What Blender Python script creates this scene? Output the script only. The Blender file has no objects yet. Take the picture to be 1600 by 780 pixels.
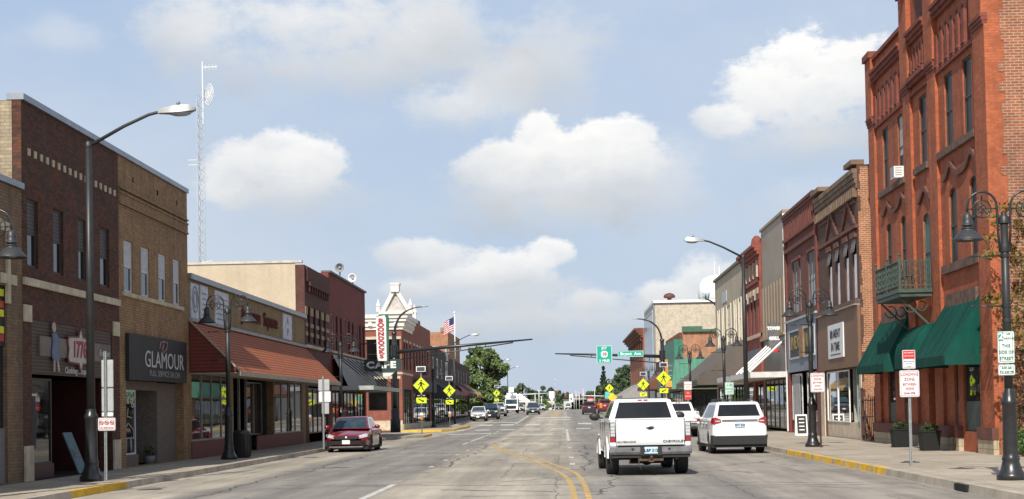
import bpy, bmesh, math, random
from mathutils import Vector, Matrix
random.seed(7)
S = bpy.context.scene
COL = S.collection
R = math.radians

# ------------------------------------------------------------------ ground profile: flat, then the street climbs gently towards the crossing
def g(y):
    if y < 135: return 0.0
    if y < 215: return 0.75 * (y - 135) / 80
    if y < 320: return 0.75 + 0.25 * (y - 215) / 105
    return 1.0 + 0.1 * min(1, (y - 320) / 300)

# ------------------------------------------------------------------ materials
MC = {}
def newmat(name):
    m = bpy.data.materials.new(name); m.use_nodes = True
    nt = m.node_tree
    b = nt.nodes['Principled BSDF']
    return m, nt, b
def N(nt, t, **kw):
    n = nt.nodes.new(t)
    for k, v in kw.items(): setattr(n, k, v)
    return n
def ramp(nt, src, p0, c0, p1, c1):
    r = N(nt, 'ShaderNodeValToRGB')
    r.color_ramp.elements[0].position = p0; r.color_ramp.elements[0].color = c0 if len(c0) == 4 else (*c0, 1)
    r.color_ramp.elements[1].position = p1; r.color_ramp.elements[1].color = c1 if len(c1) == 4 else (*c1, 1)
    nt.links.new(src, r.inputs[0]); return r.outputs[0]
def mix(nt, fac, a, b, mode='MIX'):
    m = N(nt, 'ShaderNodeMix', data_type='RGBA', blend_type=mode)
    for s, v in ((0, fac), (6, a), (7, b)):
        if isinstance(v, (int, float)): m.inputs[s].default_value = v
        elif isinstance(v, tuple): m.inputs[s].default_value = v if len(v) == 4 else (*v, 1)
        else: nt.links.new(v, m.inputs[s])
    return m.outputs[2]
def math_(nt, op, a, b=None, c=None):
    m = N(nt, 'ShaderNodeMath', operation=op)
    for s, v in ((0, a), (1, b), (2, c)):
        if v is None: continue
        if isinstance(v, (int, float)): m.inputs[s].default_value = v
        else: nt.links.new(v, m.inputs[s])
    return m.outputs[0]
def noise(nt, vec, scale, detail=4, rough=.55):
    n = N(nt, 'ShaderNodeTexNoise'); n.inputs['Scale'].default_value = scale
    n.inputs['Detail'].default_value = detail; n.inputs['Roughness'].default_value = rough
    if vec is not None: nt.links.new(vec, n.inputs['Vector'])
    return n.outputs[0]
def pos(nt):
    return N(nt, 'ShaderNodeNewGeometry').outputs['Position']
def flatvec(nt):
    """world position as (along the wall, height) whatever way the wall faces"""
    geo = N(nt, 'ShaderNodeNewGeometry')
    s = N(nt, 'ShaderNodeSeparateXYZ'); nt.links.new(geo.outputs['Position'], s.inputs[0])
    n = N(nt, 'ShaderNodeSeparateXYZ'); nt.links.new(geo.outputs['True Normal'], n.inputs[0])
    ax = math_(nt, 'GREATER_THAN', math_(nt, 'ABSOLUTE', n.outputs[0]), .7)
    u = N(nt, 'ShaderNodeMix', data_type='FLOAT'); nt.links.new(ax, u.inputs[0]); nt.links.new(s.outputs[0], u.inputs[2]); nt.links.new(s.outputs[1], u.inputs[3])
    c = N(nt, 'ShaderNodeCombineXYZ'); nt.links.new(u.outputs[0], c.inputs[0]); nt.links.new(s.outputs[2], c.inputs[1])
    return c.outputs[0], geo.outputs['Position']
def bump(nt, b, h, st=.3, d=.01):
    n = N(nt, 'ShaderNodeBump'); n.inputs['Strength'].default_value = st; n.inputs['Distance'].default_value = d
    nt.links.new(h, n.inputs['Height']); nt.links.new(n.outputs[0], b.inputs['Normal'])

def plain(name, col, rough=.6, metal=0, var=.18, sc=3.0, spec=.5, coat=0, emit=0):
    if name in MC: return MC[name]
    m, nt, b = newmat(name)
    tc = N(nt, 'ShaderNodeTexCoord').outputs['Object']
    n = noise(nt, tc, sc, 5, .6)
    dk = tuple(c * (1 - var) for c in col); lt = tuple(min(1, c * (1 + var)) for c in col)
    nt.links.new(ramp(nt, n, .3, dk, .7, lt), b.inputs['Base Color'])
    b.inputs['Roughness'].default_value = rough; b.inputs['Metallic'].default_value = metal
    b.inputs['Specular IOR Level'].default_value = spec; b.inputs['Coat Weight'].default_value = coat
    if emit:
        b.inputs['Emission Color'].default_value = (*col, 1); b.inputs['Emission Strength'].default_value = emit
    MC[name] = m; return m

def brick(name, c1, c2, mortar, stain=.45, w=.21, h=.075, ms=.011, grime=(.05, .045, .04), paint=0.0):
    if name in MC: return MC[name]
    m, nt, b = newmat(name)
    v, p = flatvec(nt)
    t = N(nt, 'ShaderNodeTexBrick'); nt.links.new(v, t.inputs['Vector'])
    t.inputs['Scale'].default_value = 1; t.inputs['Brick Width'].default_value = w; t.inputs['Row Height'].default_value = h
    t.inputs['Mortar Size'].default_value = ms; t.inputs['Mortar Smooth'].default_value = .2; t.inputs['Bias'].default_value = -.1
    t.inputs['Color1'].default_value = (*c1, 1); t.inputs['Color2'].default_value = (*c2, 1); t.inputs['Mortar'].default_value = (*mortar, 1)
    n1 = noise(nt, p, .55, 6, .65); n2 = noise(nt, p, 7, 3, .6)
    s = N(nt, 'ShaderNodeMapping'); s.inputs['Scale'].default_value = (2.2, 2.2, .22); nt.links.new(p, s.inputs['Vector'])
    n3 = noise(nt, s.outputs[0], 1, 5, .6)
    f1 = math_(nt, 'MULTIPLY', ramp(nt, n1, .42, (0,0,0), .75, (1,1,1)), stain)
    c = mix(nt, f1, t.outputs[0], mix(nt, .55, t.outputs[0], grime))
    c = mix(nt, math_(nt, 'MULTIPLY', ramp(nt, n3, .45, (0,0,0), .72, (1,1,1)), min(.75, stain*1.6)), c, mix(nt, .6, c, grime))
    c = mix(nt, .35, c, ramp(nt, n2, .3, (.55,.55,.55), .7, (1.15,1.15,1.15)), 'MULTIPLY')
    if paint: c = mix(nt, paint, c, c1)
    n4 = noise(nt, p, 1.7, 7, .72)
    c = mix(nt, .5, c, ramp(nt, n4, .36, (.58,.56,.55), .6, (1.12,1.12,1.12)), 'MULTIPLY')
    nt.links.new(c, b.inputs['Base Color']); b.inputs['Roughness'].default_value = .85
    bump(nt, b, t.outputs[1], -.35, .006)
    MC[name] = m; return m

def stucco(name, col, rough=.85, streak=.35, cell=None, dark=(.09,.08,.07)):
    if name in MC: return MC[name]
    m, nt, b = newmat(name)
    v, p = flatvec(nt)
    s = N(nt, 'ShaderNodeMapping'); s.inputs['Scale'].default_value = (1.6, 1.6, .16); nt.links.new(p, s.inputs['Vector'])
    n1 = noise(nt, s.outputs[0], 1, 6, .65); n2 = noise(nt, p, .5, 5, .6); n3 = noise(nt, p, 12, 3)
    c = ramp(nt, n2, .3, tuple(x * .85 for x in col), .7, tuple(x * 1.08 for x in col))
    c = mix(nt, math_(nt, 'MULTIPLY', ramp(nt, n1, .48, (0,0,0), .85, (1,1,1)), streak), c, dark)
    c = mix(nt, .2, c, ramp(nt, n3, .3, (.6,.6,.6), .7, (1.2,1.2,1.2)), 'MULTIPLY')
    if cell:
        t = N(nt, 'ShaderNodeTexBrick'); nt.links.new(v, t.inputs['Vector']); t.offset = .5 if cell[2] else 0
        t.inputs['Scale'].default_value = 1; t.inputs['Brick Width'].default_value = cell[0]; t.inputs['Row Height'].default_value = cell[1]
        t.inputs['Mortar Size'].default_value = cell[3]; t.inputs['Color1'].default_value = (1,1,1,1); t.inputs['Color2'].default_value = (.86,.86,.86,1); t.inputs['Mortar'].default_value = (.55,.53,.5,1)
        c = mix(nt, 1, c, t.outputs[0], 'MULTIPLY')
    nt.links.new(c, b.inputs['Base Color']); b.inputs['Roughness'].default_value = rough
    bump(nt, b, n3, .15, .01)
    MC[name] = m; return m

def stripes(name, col, axis, period, depth=.45, rough=.6, col2=None, duty=.5, metal=0):
    """ribs / slats / shingle courses: axis 2 = by height, 1 = by y, 0 = by x"""
    if name in MC: return MC[name]
    m, nt, b = newmat(name)
    p = pos(nt); s = N(nt, 'ShaderNodeSeparateXYZ'); nt.links.new(p, s.inputs[0])
    fr = math_(nt, 'FRACT', math_(nt, 'DIVIDE', math_(nt, 'ADD', s.outputs[axis], 500), period))
    n = noise(nt, p, 1.5, 5, .6)
    nn = noise(nt, p, 14, 3, .6)
    c = ramp(nt, n, .3, tuple(x * .8 for x in col), .7, tuple(x * 1.15 for x in col))
    c = mix(nt, .4, c, ramp(nt, nn, .3, (.6,.6,.6), .7, (1.3,1.3,1.3)), 'MULTIPLY')
    lo = tuple(x * (1 - depth) for x in col) if col2 is None else col2
    e = ramp(nt, fr, duty, (0,0,0), duty + .08, (1,1,1))
    c = mix(nt, e, c, lo)
    nt.links.new(c, b.inputs['Base Color']); b.inputs['Roughness'].default_value = rough; b.inputs['Metallic'].default_value = metal
    bump(nt, b, fr, .5, .02)
    MC[name] = m; return m

def glass(name, col=(.02,.022,.024), rough=.03, ior=1.55, var=.5, sc=.7):
    if name in MC: return MC[name]
    m, nt, b = newmat(name)
    p = pos(nt)
    n = noise(nt, p, sc, 4, .6)
    nt.links.new(ramp(nt, n, .35, tuple(c * (1 - var) for c in col), .7, tuple(c * (1 + var) for c in col)), b.inputs['Base Color'])
    b.inputs['Roughness'].default_value = rough; b.inputs['IOR'].default_value = ior
    bump(nt, b, noise(nt, p, .9, 2), .04, .05)
    MC[name] = m; return m

def leafmat(name, c1, c2, c3=None):
    if name in MC: return MC[name]
    m, nt, b = newmat(name)
    p = pos(nt)
    n = noise(nt, p, 1.1, 4, .6); n2 = noise(nt, p, 9, 2)
    c = ramp(nt, n, .35, c1, .65, c2)
    c = mix(nt, ramp(nt, n2, .4, (0,0,0), .62, (1,1,1)), c, c3 or tuple(x * 1.5 for x in c2))
    nt.links.new(c, b.inputs['Base Color']); b.inputs['Roughness'].default_value = .55
    b.inputs['Transmission Weight'].default_value = 0
    b.inputs['Specular IOR Level'].default_value = .3
    MC[name] = m; return m

M = {}
M['black'] = plain('black_metal', (.022,.023,.025), .32, 0, .3, 6, .6)
M['lampgrey'] = plain('charcoal_lamp_metal', (.045,.046,.05), .45, .1, .25, 5)
M['pole'] = plain('dark_grey_pole', (.026,.027,.028), .45, .0, .25, 3)
M['galv'] = plain('galvanized_metal', (.36,.38,.39), .42, .6, .2, 8)
M['galvlight'] = plain('aluminium_sheet', (.48,.50,.51), .45, .3, .1, 3)
M['white'] = plain('white_paint', (.8,.8,.79), .5, 0, .06, 3)
M['offwhite'] = plain('cream_paint', (.66,.6,.48), .6, 0, .12, 2)
M['cream'] = plain('stone_cream', (.55,.47,.34), .85, 0, .25, 2.5)
M['yellowpaint'] = plain('worn_yellow_paint', (.75,.45,.04), .7, 0, .3, 5)
M['glass'] = glass('window_glass');
def seeglass(name):
    m, nt, b = newmat(name); tr = N(nt, 'ShaderNodeBsdfTransparent'); tr.inputs[0].default_value = (.8,.85,.84,1); gl = N(nt, 'ShaderNodeBsdfGlossy'); gl.inputs['Roughness'].default_value = .02
    fr = N(nt, 'ShaderNodeFresnel'); fr.inputs[0].default_value = 1.5; n_ = noise(nt, pos(nt), .8, 2); mx = N(nt, 'ShaderNodeMixShader'); nt.links.new(math_(nt, 'ADD', fr.outputs[0], math_(nt, 'MULTIPLY', n_, .05)), mx.inputs[0]); nt.links.new(tr.outputs[0], mx.inputs[1]); nt.links.new(gl.outputs[0], mx.inputs[2])
    nt.links.new(mx.outputs[0], nt.nodes['Material Output'].inputs[0]); nt.nodes.remove(b); return m
M['see'] = seeglass('clear_display_glass'); M['glass2'] = glass('shop_glass', (.03,.034,.036), .02, 1.6, .7, .5)
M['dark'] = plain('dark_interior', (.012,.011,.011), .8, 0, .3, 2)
M['rubber'] = plain('tyre_rubber', (.02,.02,.021), .8, 0, .25, 12)
M['signwhite'] = plain('white_sign_sheet', (.76,.77,.77), .4, 0, .05, 4)
M['signback'] = plain('sign_back_aluminium', (.42,.44,.45), .4, .4, .2, 3)
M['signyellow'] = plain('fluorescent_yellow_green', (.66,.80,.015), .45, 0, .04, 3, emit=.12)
M['signgreen'] = plain('green_sign_sheet', (.01,.27,.19), .4, 0, .08, 3)
M['signred'] = plain('red_sign_sheet', (.6,.03,.03), .45, 0, .08, 3)
M['ink'] = plain('black_ink', (.015,.015,.015), .6, 0, .1, 3)
M['redink'] = plain('red_ink', (.42,.03,.04), .6, 0, .1, 3)
M['carwhite'] = plain('white_car_paint', (.82,.83,.84), .22, 0, .02, 1, .5, .6)
M['chrome'] = plain('chrome', (.55,.56,.58), .18, .95, .12, 4)
M['bumpgrey'] = plain('grey_bumper_metal', (.34,.34,.35), .3, .8, .25, 5)
M['blackplastic'] = plain('black_plastic', (.02,.021,.022), .55, 0, .2, 6)
M['carglass'] = glass('car_glass', (.012,.014,.016), .04, 1.5, .3, 1.5)
M['screen'] = glass('windscreen_glass', (.03,.05,.065), .04, 1.6, .5, 2)
M['tailred'] = plain('tail_light_red', (.35,.01,.012), .2, 0, .15, 12, .6, .5)
M['lampclear'] = plain('clear_lamp_lens', (.6,.62,.63), .15, .2, .3, 25, .7, .6)
M['plateblue'] = plain('pale_blue_plate', (.5,.66,.76), .4, 0, .08, 10)
M['stone'] = plain('rough_brownstone', (.14,.085,.065), .9, 0, .45, 5)
M['limestone'] = stucco('limestone_base', (.5,.42,.29), .9, .5, (.6,.3,True,.012))
M['greenpaint'] = plain('dark_green_paint', (.035,.075,.06), .5, 0, .25, 4)
M['greenmetal'] = plain('grey_green_ironwork', (.06,.09,.072), .5, .1, .3, 6)
M['canvasgreen'] = plain('green_awning_canvas', (.003,.06,.046), .85, 0, .3, 1.3, .15)
def canvas(name, c):
    m, nt, b = newmat(name); p = pos(nt); s = N(nt, 'ShaderNodeSeparateXYZ'); nt.links.new(p, s.inputs[0])
    w_ = N(nt, 'ShaderNodeMapping'); w_.inputs['Scale'].default_value = (1, 2.2, .5); nt.links.new(p, w_.inputs['Vector'])
    n1 = noise(nt, w_.outputs[0], 1.3, 5, .6); n2 = noise(nt, p, 25, 2); q = ramp(nt, n1, .3, tuple(x*.7 for x in c), .7, tuple(x*1.25+.006 for x in c))
    fr = math_(nt, 'FRACT', math_(nt, 'DIVIDE', s.outputs[1], 1.05)); q = mix(nt, ramp(nt, fr, .955, (0,0,0), .97, (1,1,1)), q, tuple(x*.5 for x in c))
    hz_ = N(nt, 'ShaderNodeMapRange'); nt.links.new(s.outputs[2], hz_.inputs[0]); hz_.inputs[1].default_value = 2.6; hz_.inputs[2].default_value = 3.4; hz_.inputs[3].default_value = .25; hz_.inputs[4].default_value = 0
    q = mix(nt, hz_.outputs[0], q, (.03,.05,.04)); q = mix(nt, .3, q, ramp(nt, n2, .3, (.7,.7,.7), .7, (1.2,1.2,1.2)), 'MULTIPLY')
    nt.links.new(q, b.inputs['Base Color']); b.inputs['Roughness'].default_value = .9; b.inputs['Specular IOR Level'].default_value = .15; bump(nt, b, n1, .8, .12); return m
M['canvasgreen'] = canvas('green_awning_canvas_weathered', (.003,.066,.05))
M['roof'] = stucco('flat_roof_gravel', (.2,.19,.18), .9, .3)
M['flash'] = plain('metal_coping', (.3,.32,.36), .4, .5, .15, 2)
M['wood'] = stripes('weathered_wood', (.4,.26,.11), 2, .14, .5, .8)

# ------------------------------------------------------------------ mesh builder
ORG = {}
SPLIT = set('stone_block awning_side stone_sill entry_wall limestone_foot brownstone_course pilaster pilaster_cap rough_lintel hood_mould canopy_rod maroon_post chimney stone_shopfront bracket window_trim ledge arcade_corbel strap panel_gap door_handle door_gap gable_trim stone_trim wheel_flare rib side_coping bulkhead antenna brick_relief coping wall_panel post tailgate cowl visor batten base_plate sign_frame trim pebble_wall side_panel window_arch arcade_recess stone_banding painted_skin parapet_cap rail clear_lens cornice headlight'.split())
class MB:
    def __init__(s): s.v = []; s.f = []; s.mi = []; s.cur = 0; s.sm = []; s.smooth = False; s.pid = []; s.np = 0
    def face(s, pts):
        i = len(s.v); s.v += [tuple(p) for p in pts]; s.f.append(tuple(range(i, i + len(pts)))); s.mi.append(s.cur); s.sm.append(s.smooth); s.np += 1; s.pid.append(s.np)
    def raw(s, vs, fs, smooth=None):
        i = len(s.v); s.v += [tuple(p) for p in vs]; s.np += 1
        for f in fs: s.pid.append(s.np); s.f.append(tuple(i + k for k in f)); s.mi.append(s.cur); s.sm.append(s.smooth if smooth is None else smooth)
    def box(s, x0, x1, y0, y1, z0, z1):
        if x0 > x1: x0, x1 = x1, x0
        if y0 > y1: y0, y1 = y1, y0
        if z0 > z1: z0, z1 = z1, z0
        v = [(x0,y0,z0),(x1,y0,z0),(x1,y1,z0),(x0,y1,z0),(x0,y0,z1),(x1,y0,z1),(x1,y1,z1),(x0,y1,z1)]
        s.raw(v, [(3,2,1,0),(4,5,6,7),(0,1,5,4),(1,2,6,5),(2,3,7,6),(3,0,4,7)], False)
    def prism(s, poly, d):
        n = len(poly); d = Vector(d); v = [Vector(p) for p in poly]; w = [p + d for p in v]
        s.raw(v + w, [tuple(range(n))[::-1], tuple(range(n, 2 * n))] + [(i, (i + 1) % n, n + (i + 1) % n, n + i) for i in range(n)], False)
    def bar(s, a, b, w, h=None, up=(0,0,1)):
        h = h or w; a = Vector(a); b = Vector(b); d = (b - a).normalized(); up = Vector(up)
        if abs(d.dot(up)) > .98: up = Vector((1,0,0))
        sx = d.cross(up).normalized() * w / 2; sy = sx.cross(d).normalized() * h / 2
        s.prism([a - sx - sy, a + sx - sy, a + sx + sy, a - sx + sy], b - a)
    def tube(s, pts, r, n=8, cap=True):
        pts = [Vector(p) for p in pts]; k = len(pts); rs = r if isinstance(r, (list, tuple)) else [r] * k
        vs = []; prev = None
        for i, p in enumerate(pts):
            d = (pts[min(i + 1, k - 1)] - pts[max(i - 1, 0)]).normalized()
            if prev is None:
                u = Vector((0,0,1)) if abs(d.z) < .9 else Vector((1,0,0))
                a = d.cross(u).normalized()
            else:
                a = (prev - d * prev.dot(d)).normalized()
            prev = a; b_ = d.cross(a)
            for j in range(n):
                t = 2 * math.pi * j / n; vs.append(p + (a * math.cos(t) + b_ * math.sin(t)) * rs[i])
        fs = [(i*n+j, i*n+(j+1)%n, (i+1)*n+(j+1)%n, (i+1)*n+j) for i in range(k-1) for j in range(n)]
        base = len(s.v); s.raw(vs, fs, True)
        if cap:
            s.f.append(tuple(base + j for j in range(n))[::-1]); s.mi.append(s.cur); s.sm.append(False); s.pid += [s.np, s.np]
            s.f.append(tuple(base + (k-1)*n + j for j in range(n))); s.mi.append(s.cur); s.sm.append(False)
    def lathe(s, c, prof, n=16, axis='z', arc=None):
        c = Vector(c); vs = []
        for r_, h in prof:
            for j in range(n):
                t = 2 * math.pi * j / n
                if axis == 'z': vs.append(c + Vector((r_*math.cos(t), r_*math.sin(t), h)))
                elif axis == 'x': vs.append(c + Vector((h, r_*math.cos(t), r_*math.sin(t))))
                else: vs.append(c + Vector((r_*math.cos(t), h, r_*math.sin(t))))
        k = len(prof)
        s.raw(vs, [(i*n+j, i*n+(j+1)%n, (i+1)*n+(j+1)%n, (i+1)*n+j) for i in range(k-1) for j in range(n)], True)
    def ball(s, c, r, n=10, m=6, sq=(1,1,1)):
        c = Vector(c); vs = []; fs = []
        for i in range(m + 1):
            a = math.pi * i / m
            for j in range(n):
                t = 2 * math.pi * j / n; vs.append(c + Vector((r*sq[0]*math.sin(a)*math.cos(t), r*sq[1]*math.sin(a)*math.sin(t), r*sq[2]*math.cos(a))))
        for i in range(m):
            for j in range(n): fs.append((i*n+j, i*n+(j+1)%n, (i+1)*n+(j+1)%n, (i+1)*n+j))
        s.raw(vs, fs, True)
    def grid_wall(s, P, u0, u1, z0, z1, holes, reveal=.22):
        """P(u, z, d): point on the wall, d metres inwards. Rectangular holes get reveals."""
        us = sorted({u0, u1, *[h[0] for h in holes], *[h[1] for h in holes]}); zs = sorted({z0, z1, *[h[2] for h in holes], *[h[3] for h in holes]})
        us = [u for u in us if u0 <= u <= u1]; zs = [z for z in zs if z0 <= z <= z1]
        for a, b in zip(us, us[1:]):
            for c, d in zip(zs, zs[1:]):
                mu, mz = (a + b) / 2, (c + d) / 2
                if any(h[0] < mu < h[1] and h[2] < mz < h[3] for h in holes): continue
                s.face([P(a, c, 0), P(b, c, 0), P(b, d, 0), P(a, d, 0)])
        for h in holes:
            a, b, c, d = h[:4]
            for q in (((a,c),(a,d)), ((b,c),(b,d)), ((a,c),(b,c)), ((a,d),(b,d))):
                (ua, za), (ub, zb) = q
                s.face([P(ua, za, 0), P(ub, zb, 0), P(ub, zb, reveal), P(ua, za, reveal)])
    def pbox(s, P, u0, u1, z0, z1, d0, d1):
        """box in wall coordinates; d positive = inwards, negative = proud"""
        a = [P(u0,z0,d0),P(u1,z0,d0),P(u1,z1,d0),P(u0,z1,d0),P(u0,z0,d1),P(u1,z0,d1),P(u1,z1,d1),P(u0,z1,d1)]
        s.raw(a, [(0,1,2,3),(7,6,5,4),(0,4,5,1),(1,5,6,2),(2,6,7,3),(3,7,4,0)], False)
    def build(s, name, mats, parent=None, sharp=None, norm=True):
        if not isinstance(mats, (list, tuple)): mats = [mats]
        if parent and name in SPLIT:
            isl = s.islands()
            if 1 < len(isl) <= 24:
                for q in isl: o = q.build0(name, mats, parent, sharp, norm)
                return o
        return s.build0(name, mats, parent, sharp, norm)
    def islands(s, gap=.03):
        ids = sorted(set(s.pid)); bb = {}
        for f, p in zip(s.f, s.pid):
            b = bb.setdefault(p, [9e9, 9e9, 9e9, -9e9, -9e9, -9e9])
            for k in f:
                for a in range(3): b[a] = min(b[a], s.v[k][a]); b[a+3] = max(b[a+3], s.v[k][a])
        par = {p: p for p in ids}
        def fd(p):
            while par[p] != p: p = par[p]
            return p
        for i, p in enumerate(ids):
            for q in ids[i+1:]:
                A, B = bb[p], bb[q]
                if all(A[a] <= B[a+3] + gap and B[a] <= A[a+3] + gap for a in range(3)): par[fd(p)] = fd(q)
        out = {}
        for k, (f, p) in enumerate(zip(s.f, s.pid)):
            r_ = fd(p); m = out.setdefault(r_, MB()); i = len(m.v); m.v += [s.v[j] for j in f]
            m.f.append(tuple(range(i, i+len(f)))); m.mi.append(s.mi[k]); m.sm.append(s.sm[k]); m.pid.append(0)
        return list(out.values())
    def build0(s, name, mats, parent=None, sharp=None, norm=True):
        o0 = ORG.get(parent.name, Vector((0,0,0))) if parent else Vector((0,0,0))
        if not parent and s.v:
            xs = [v[0] for v in s.v]; ys = [v[1] for v in s.v]; zs = [v[2] for v in s.v]
            o0 = Vector(((min(xs)+max(xs))/2, (min(ys)+max(ys))/2, min(zs)))
        me = bpy.data.meshes.new(name)
        me.from_pydata([(v[0]-o0.x, v[1]-o0.y, v[2]-o0.z) for v in s.v], [], s.f)
        for m in mats: me.materials.append(m)
        me.polygons.foreach_set('material_index', s.mi); me.polygons.foreach_set('use_smooth', s.sm)
        me.update()
        if norm:
            bm = bmesh.new(); bm.from_mesh(me)
            bmesh.ops.recalc_face_normals(bm, faces=bm.faces)
            if sharp is not None:
                bmesh.ops.remove_doubles(bm, verts=bm.verts, dist=.0005)
                bmesh.ops.recalc_face_normals(bm, faces=bm.faces)
                for f in bm.faces: f.smooth = True
                for e in bm.edges:
                    if len(e.link_faces) != 2 or e.calc_face_angle(0) > R(sharp): e.smooth = False
            bm.to_mesh(me); bm.free()
        o = bpy.data.objects.new(name, me); COL.objects.link(o)
        if parent: o.parent = parent; ORG[o.name] = o0
        else: o.location = o0; ORG[o.name] = o0
        return o

def tag(o, label=None, cat=None, group=None, kind=None):
    if label: o['label'] = label
    if cat: o['category'] = cat
    if group: o['group'] = group
    if kind: o['kind'] = kind
    return o
def thing(name, label, cat, loc=(0,0,0), group=None):
    o = bpy.data.objects.new(name, None); COL.objects.link(o); o.location = loc; o.empty_display_size = .3
    ORG[o.name] = Vector(loc); return tag(o, label, cat, group)
def kids(o): return [c for c in bpy.data.objects if c.parent == o]
def dup(root, loc, rz=None, label=None, group=None):
    r = root.copy(); COL.objects.link(r); r.location = loc
    if rz is not None: r.rotation_euler = (0,0,rz)
    if label: r['label'] = label
    if group: r['group'] = group
    for ch in kids(root):
        c = ch.copy(); COL.objects.link(c); c.parent = r
        for gch in kids(ch):
            d = gch.copy(); COL.objects.link(d); d.parent = c
    return r

def text(s, size, org, xdir, updir, mat, parent, name='lettering', align='CENTER', bold=0, wid=1.0, extr=.004, spacing=1.0, shear=0):
    cu = bpy.data.curves.new('t', 'FONT'); cu.body = s; cu.size = size; cu.align_x = align; cu.align_y = 'CENTER'
    cu.extrude = extr; cu.offset = bold; cu.space_character = spacing; cu.shear = shear; cu.resolution_u = 3
    o = bpy.data.objects.new('t', cu); COL.objects.link(o)
    dg = bpy.context.evaluated_depsgraph_get(); dg.update()
    me = bpy.data.meshes.new_from_object(o.evaluated_get(dg)); bpy.data.objects.remove(o); bpy.data.curves.remove(cu)
    X = Vector(xdir).normalized(); U = Vector(updir).normalized(); Z = X.cross(U)
    po = ORG.get(parent.name, Vector((0,0,0)))
    for v in me.vertices:
        p = Vector(org) + X * v.co.x * wid + U * v.co.y + Z * v.co.z
        v.co = p - po
    me.materials.clear(); me.materials.append(mat); me.name = name
    o = bpy.data.objects.new(name, me); COL.objects.link(o); o.parent = parent; ORG[o.name] = po
    return o

def boolean_cut(o, cutter):
    md = o.modifiers.new('b', 'BOOLEAN'); md.operation = 'DIFFERENCE'; md.solver = 'EXACT'; md.object = cutter
    dg = bpy.context.evaluated_depsgraph_get(); dg.update()
    me = bpy.data.meshes.new_from_object(o.evaluated_get(dg))
    o.modifiers.clear(); old = o.data; o.data = me; bpy.data.meshes.remove(old); me.name = o.name
    bpy.data.objects.remove(cutter)
    bm = bmesh.new(); bm.from_mesh(me)
    for f in bm.faces: f.smooth = True
    for e in bm.edges:
        e.smooth = not (len(e.link_faces) != 2 or e.calc_face_angle(0) > R(28))
    bm.to_mesh(me); bm.free()

# ------------------------------------------------------------------ camera (its place in the street, its aim and its lens)
FPX = 2350.0; PPX, PPY = 800.0, 560.0
cY = Vector((80, -77, -FPX)).normalized()
cZ = Vector((-math.sin(R(1.1)), math.cos(R(1.1)), 0)); cZ = (cZ - cY * cZ.dot(cY)).normalized()
cX = cY.cross(cZ)
rot = Matrix((cX, cY, cZ))            # columns: camera axes in world space
cam = bpy.data.cameras.new('camera'); co = bpy.data.objects.new('camera', cam); COL.objects.link(co)
co.matrix_world = Matrix.Translation((0,0,1.68)) @ rot.to_4x4()
cam.sensor_width = 36; cam.lens = 36 * FPX / 1600; cam.shift_y = (PPY - 390) / 1600; cam.clip_start = .2; cam.clip_end = 6000
S.camera = co

# ------------------------------------------------------------------ sky and sun
SUN = Vector((.24, 1.12, -1)).normalized()
sun = bpy.data.lights.new('sun', 'SUN'); sun.energy = 5.0; sun.angle = R(.55); sun.color = (1, .94, .84)
so = bpy.data.objects.new('sun', sun); COL.objects.link(so); so.rotation_euler = SUN.to_track_quat('-Z', 'Y').to_euler(); so.location = (-20,-40,60)
W = bpy.data.worlds.new('World'); S.world = W; W.use_nodes = True
nt = W.node_tree; nt.nodes.clear()
sky = N(nt, 'ShaderNodeTexSky', sky_type='NISHITA'); sky.sun_disc = False
sky.sun_elevation = math.asin(-SUN.z); sky.sun_rotation = math.atan2(-SUN.x, -SUN.y)
sky.air_density = 1.0; sky.dust_density = 1.6; sky.ozone_density = 1.2
tc = N(nt, 'ShaderNodeTexCoord').outputs['Generated']
sp = N(nt, 'ShaderNodeSeparateXYZ'); nt.links.new(tc, sp.inputs[0])
az = math_(nt, 'ARCTAN2', sp.outputs[0], sp.outputs[1]); el = math_(nt, 'ARCSINE', sp.outputs[2])
mp = N(nt, 'ShaderNodeCombineXYZ'); nt.links.new(az, mp.inputs[0]); nt.links.new(math_(nt, 'MULTIPLY', el, 1.5), mp.inputs[1])
nA = noise(nt, mp.outputs[0], 9, 8, .58); nB = noise(nt, mp.outputs[0], 34, 9, .66); nC = noise(nt, mp.outputs[0], 3.2, 5, .55)
edge = math_(nt, 'ADD', math_(nt, 'MULTIPLY', math_(nt, 'SUBTRACT', nA, .5), 2.3), math_(nt, 'MULTIPLY', math_(nt, 'SUBTRACT', nB, .5), 1.5))
skyc = mix(nt, .75, sky.outputs[0], (4.7, 6.2, 8.6))
skyc = mix(nt, ramp(nt, el, .34, (0,0,0), .62, (1,1,1)), skyc, mix(nt, .5, sky.outputs[0], (1.5,2.1,3.3)))
hz = ramp(nt, el, 0, (1,1,1), .30, (0,0,0))
hz2 = math_(nt, 'MULTIPLY', hz, .55)
skyc = mix(nt, hz2, skyc, (5.6, 6.4, 7.4))
# thin haze veils
veil = math_(nt, 'MULTIPLY', ramp(nt, nC, .36, (0,0,0), .68, (1,1,1)), .55)
skyc = mix(nt, veil, skyc, (7.2, 7.6, 8.2))
def pxdir(px, py):
    v = rot @ Vector((px - PPX, -(py - PPY), -FPX)); v.normalize()
    return math.atan2(v.x, v.y), math.asin(v.z)
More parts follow.
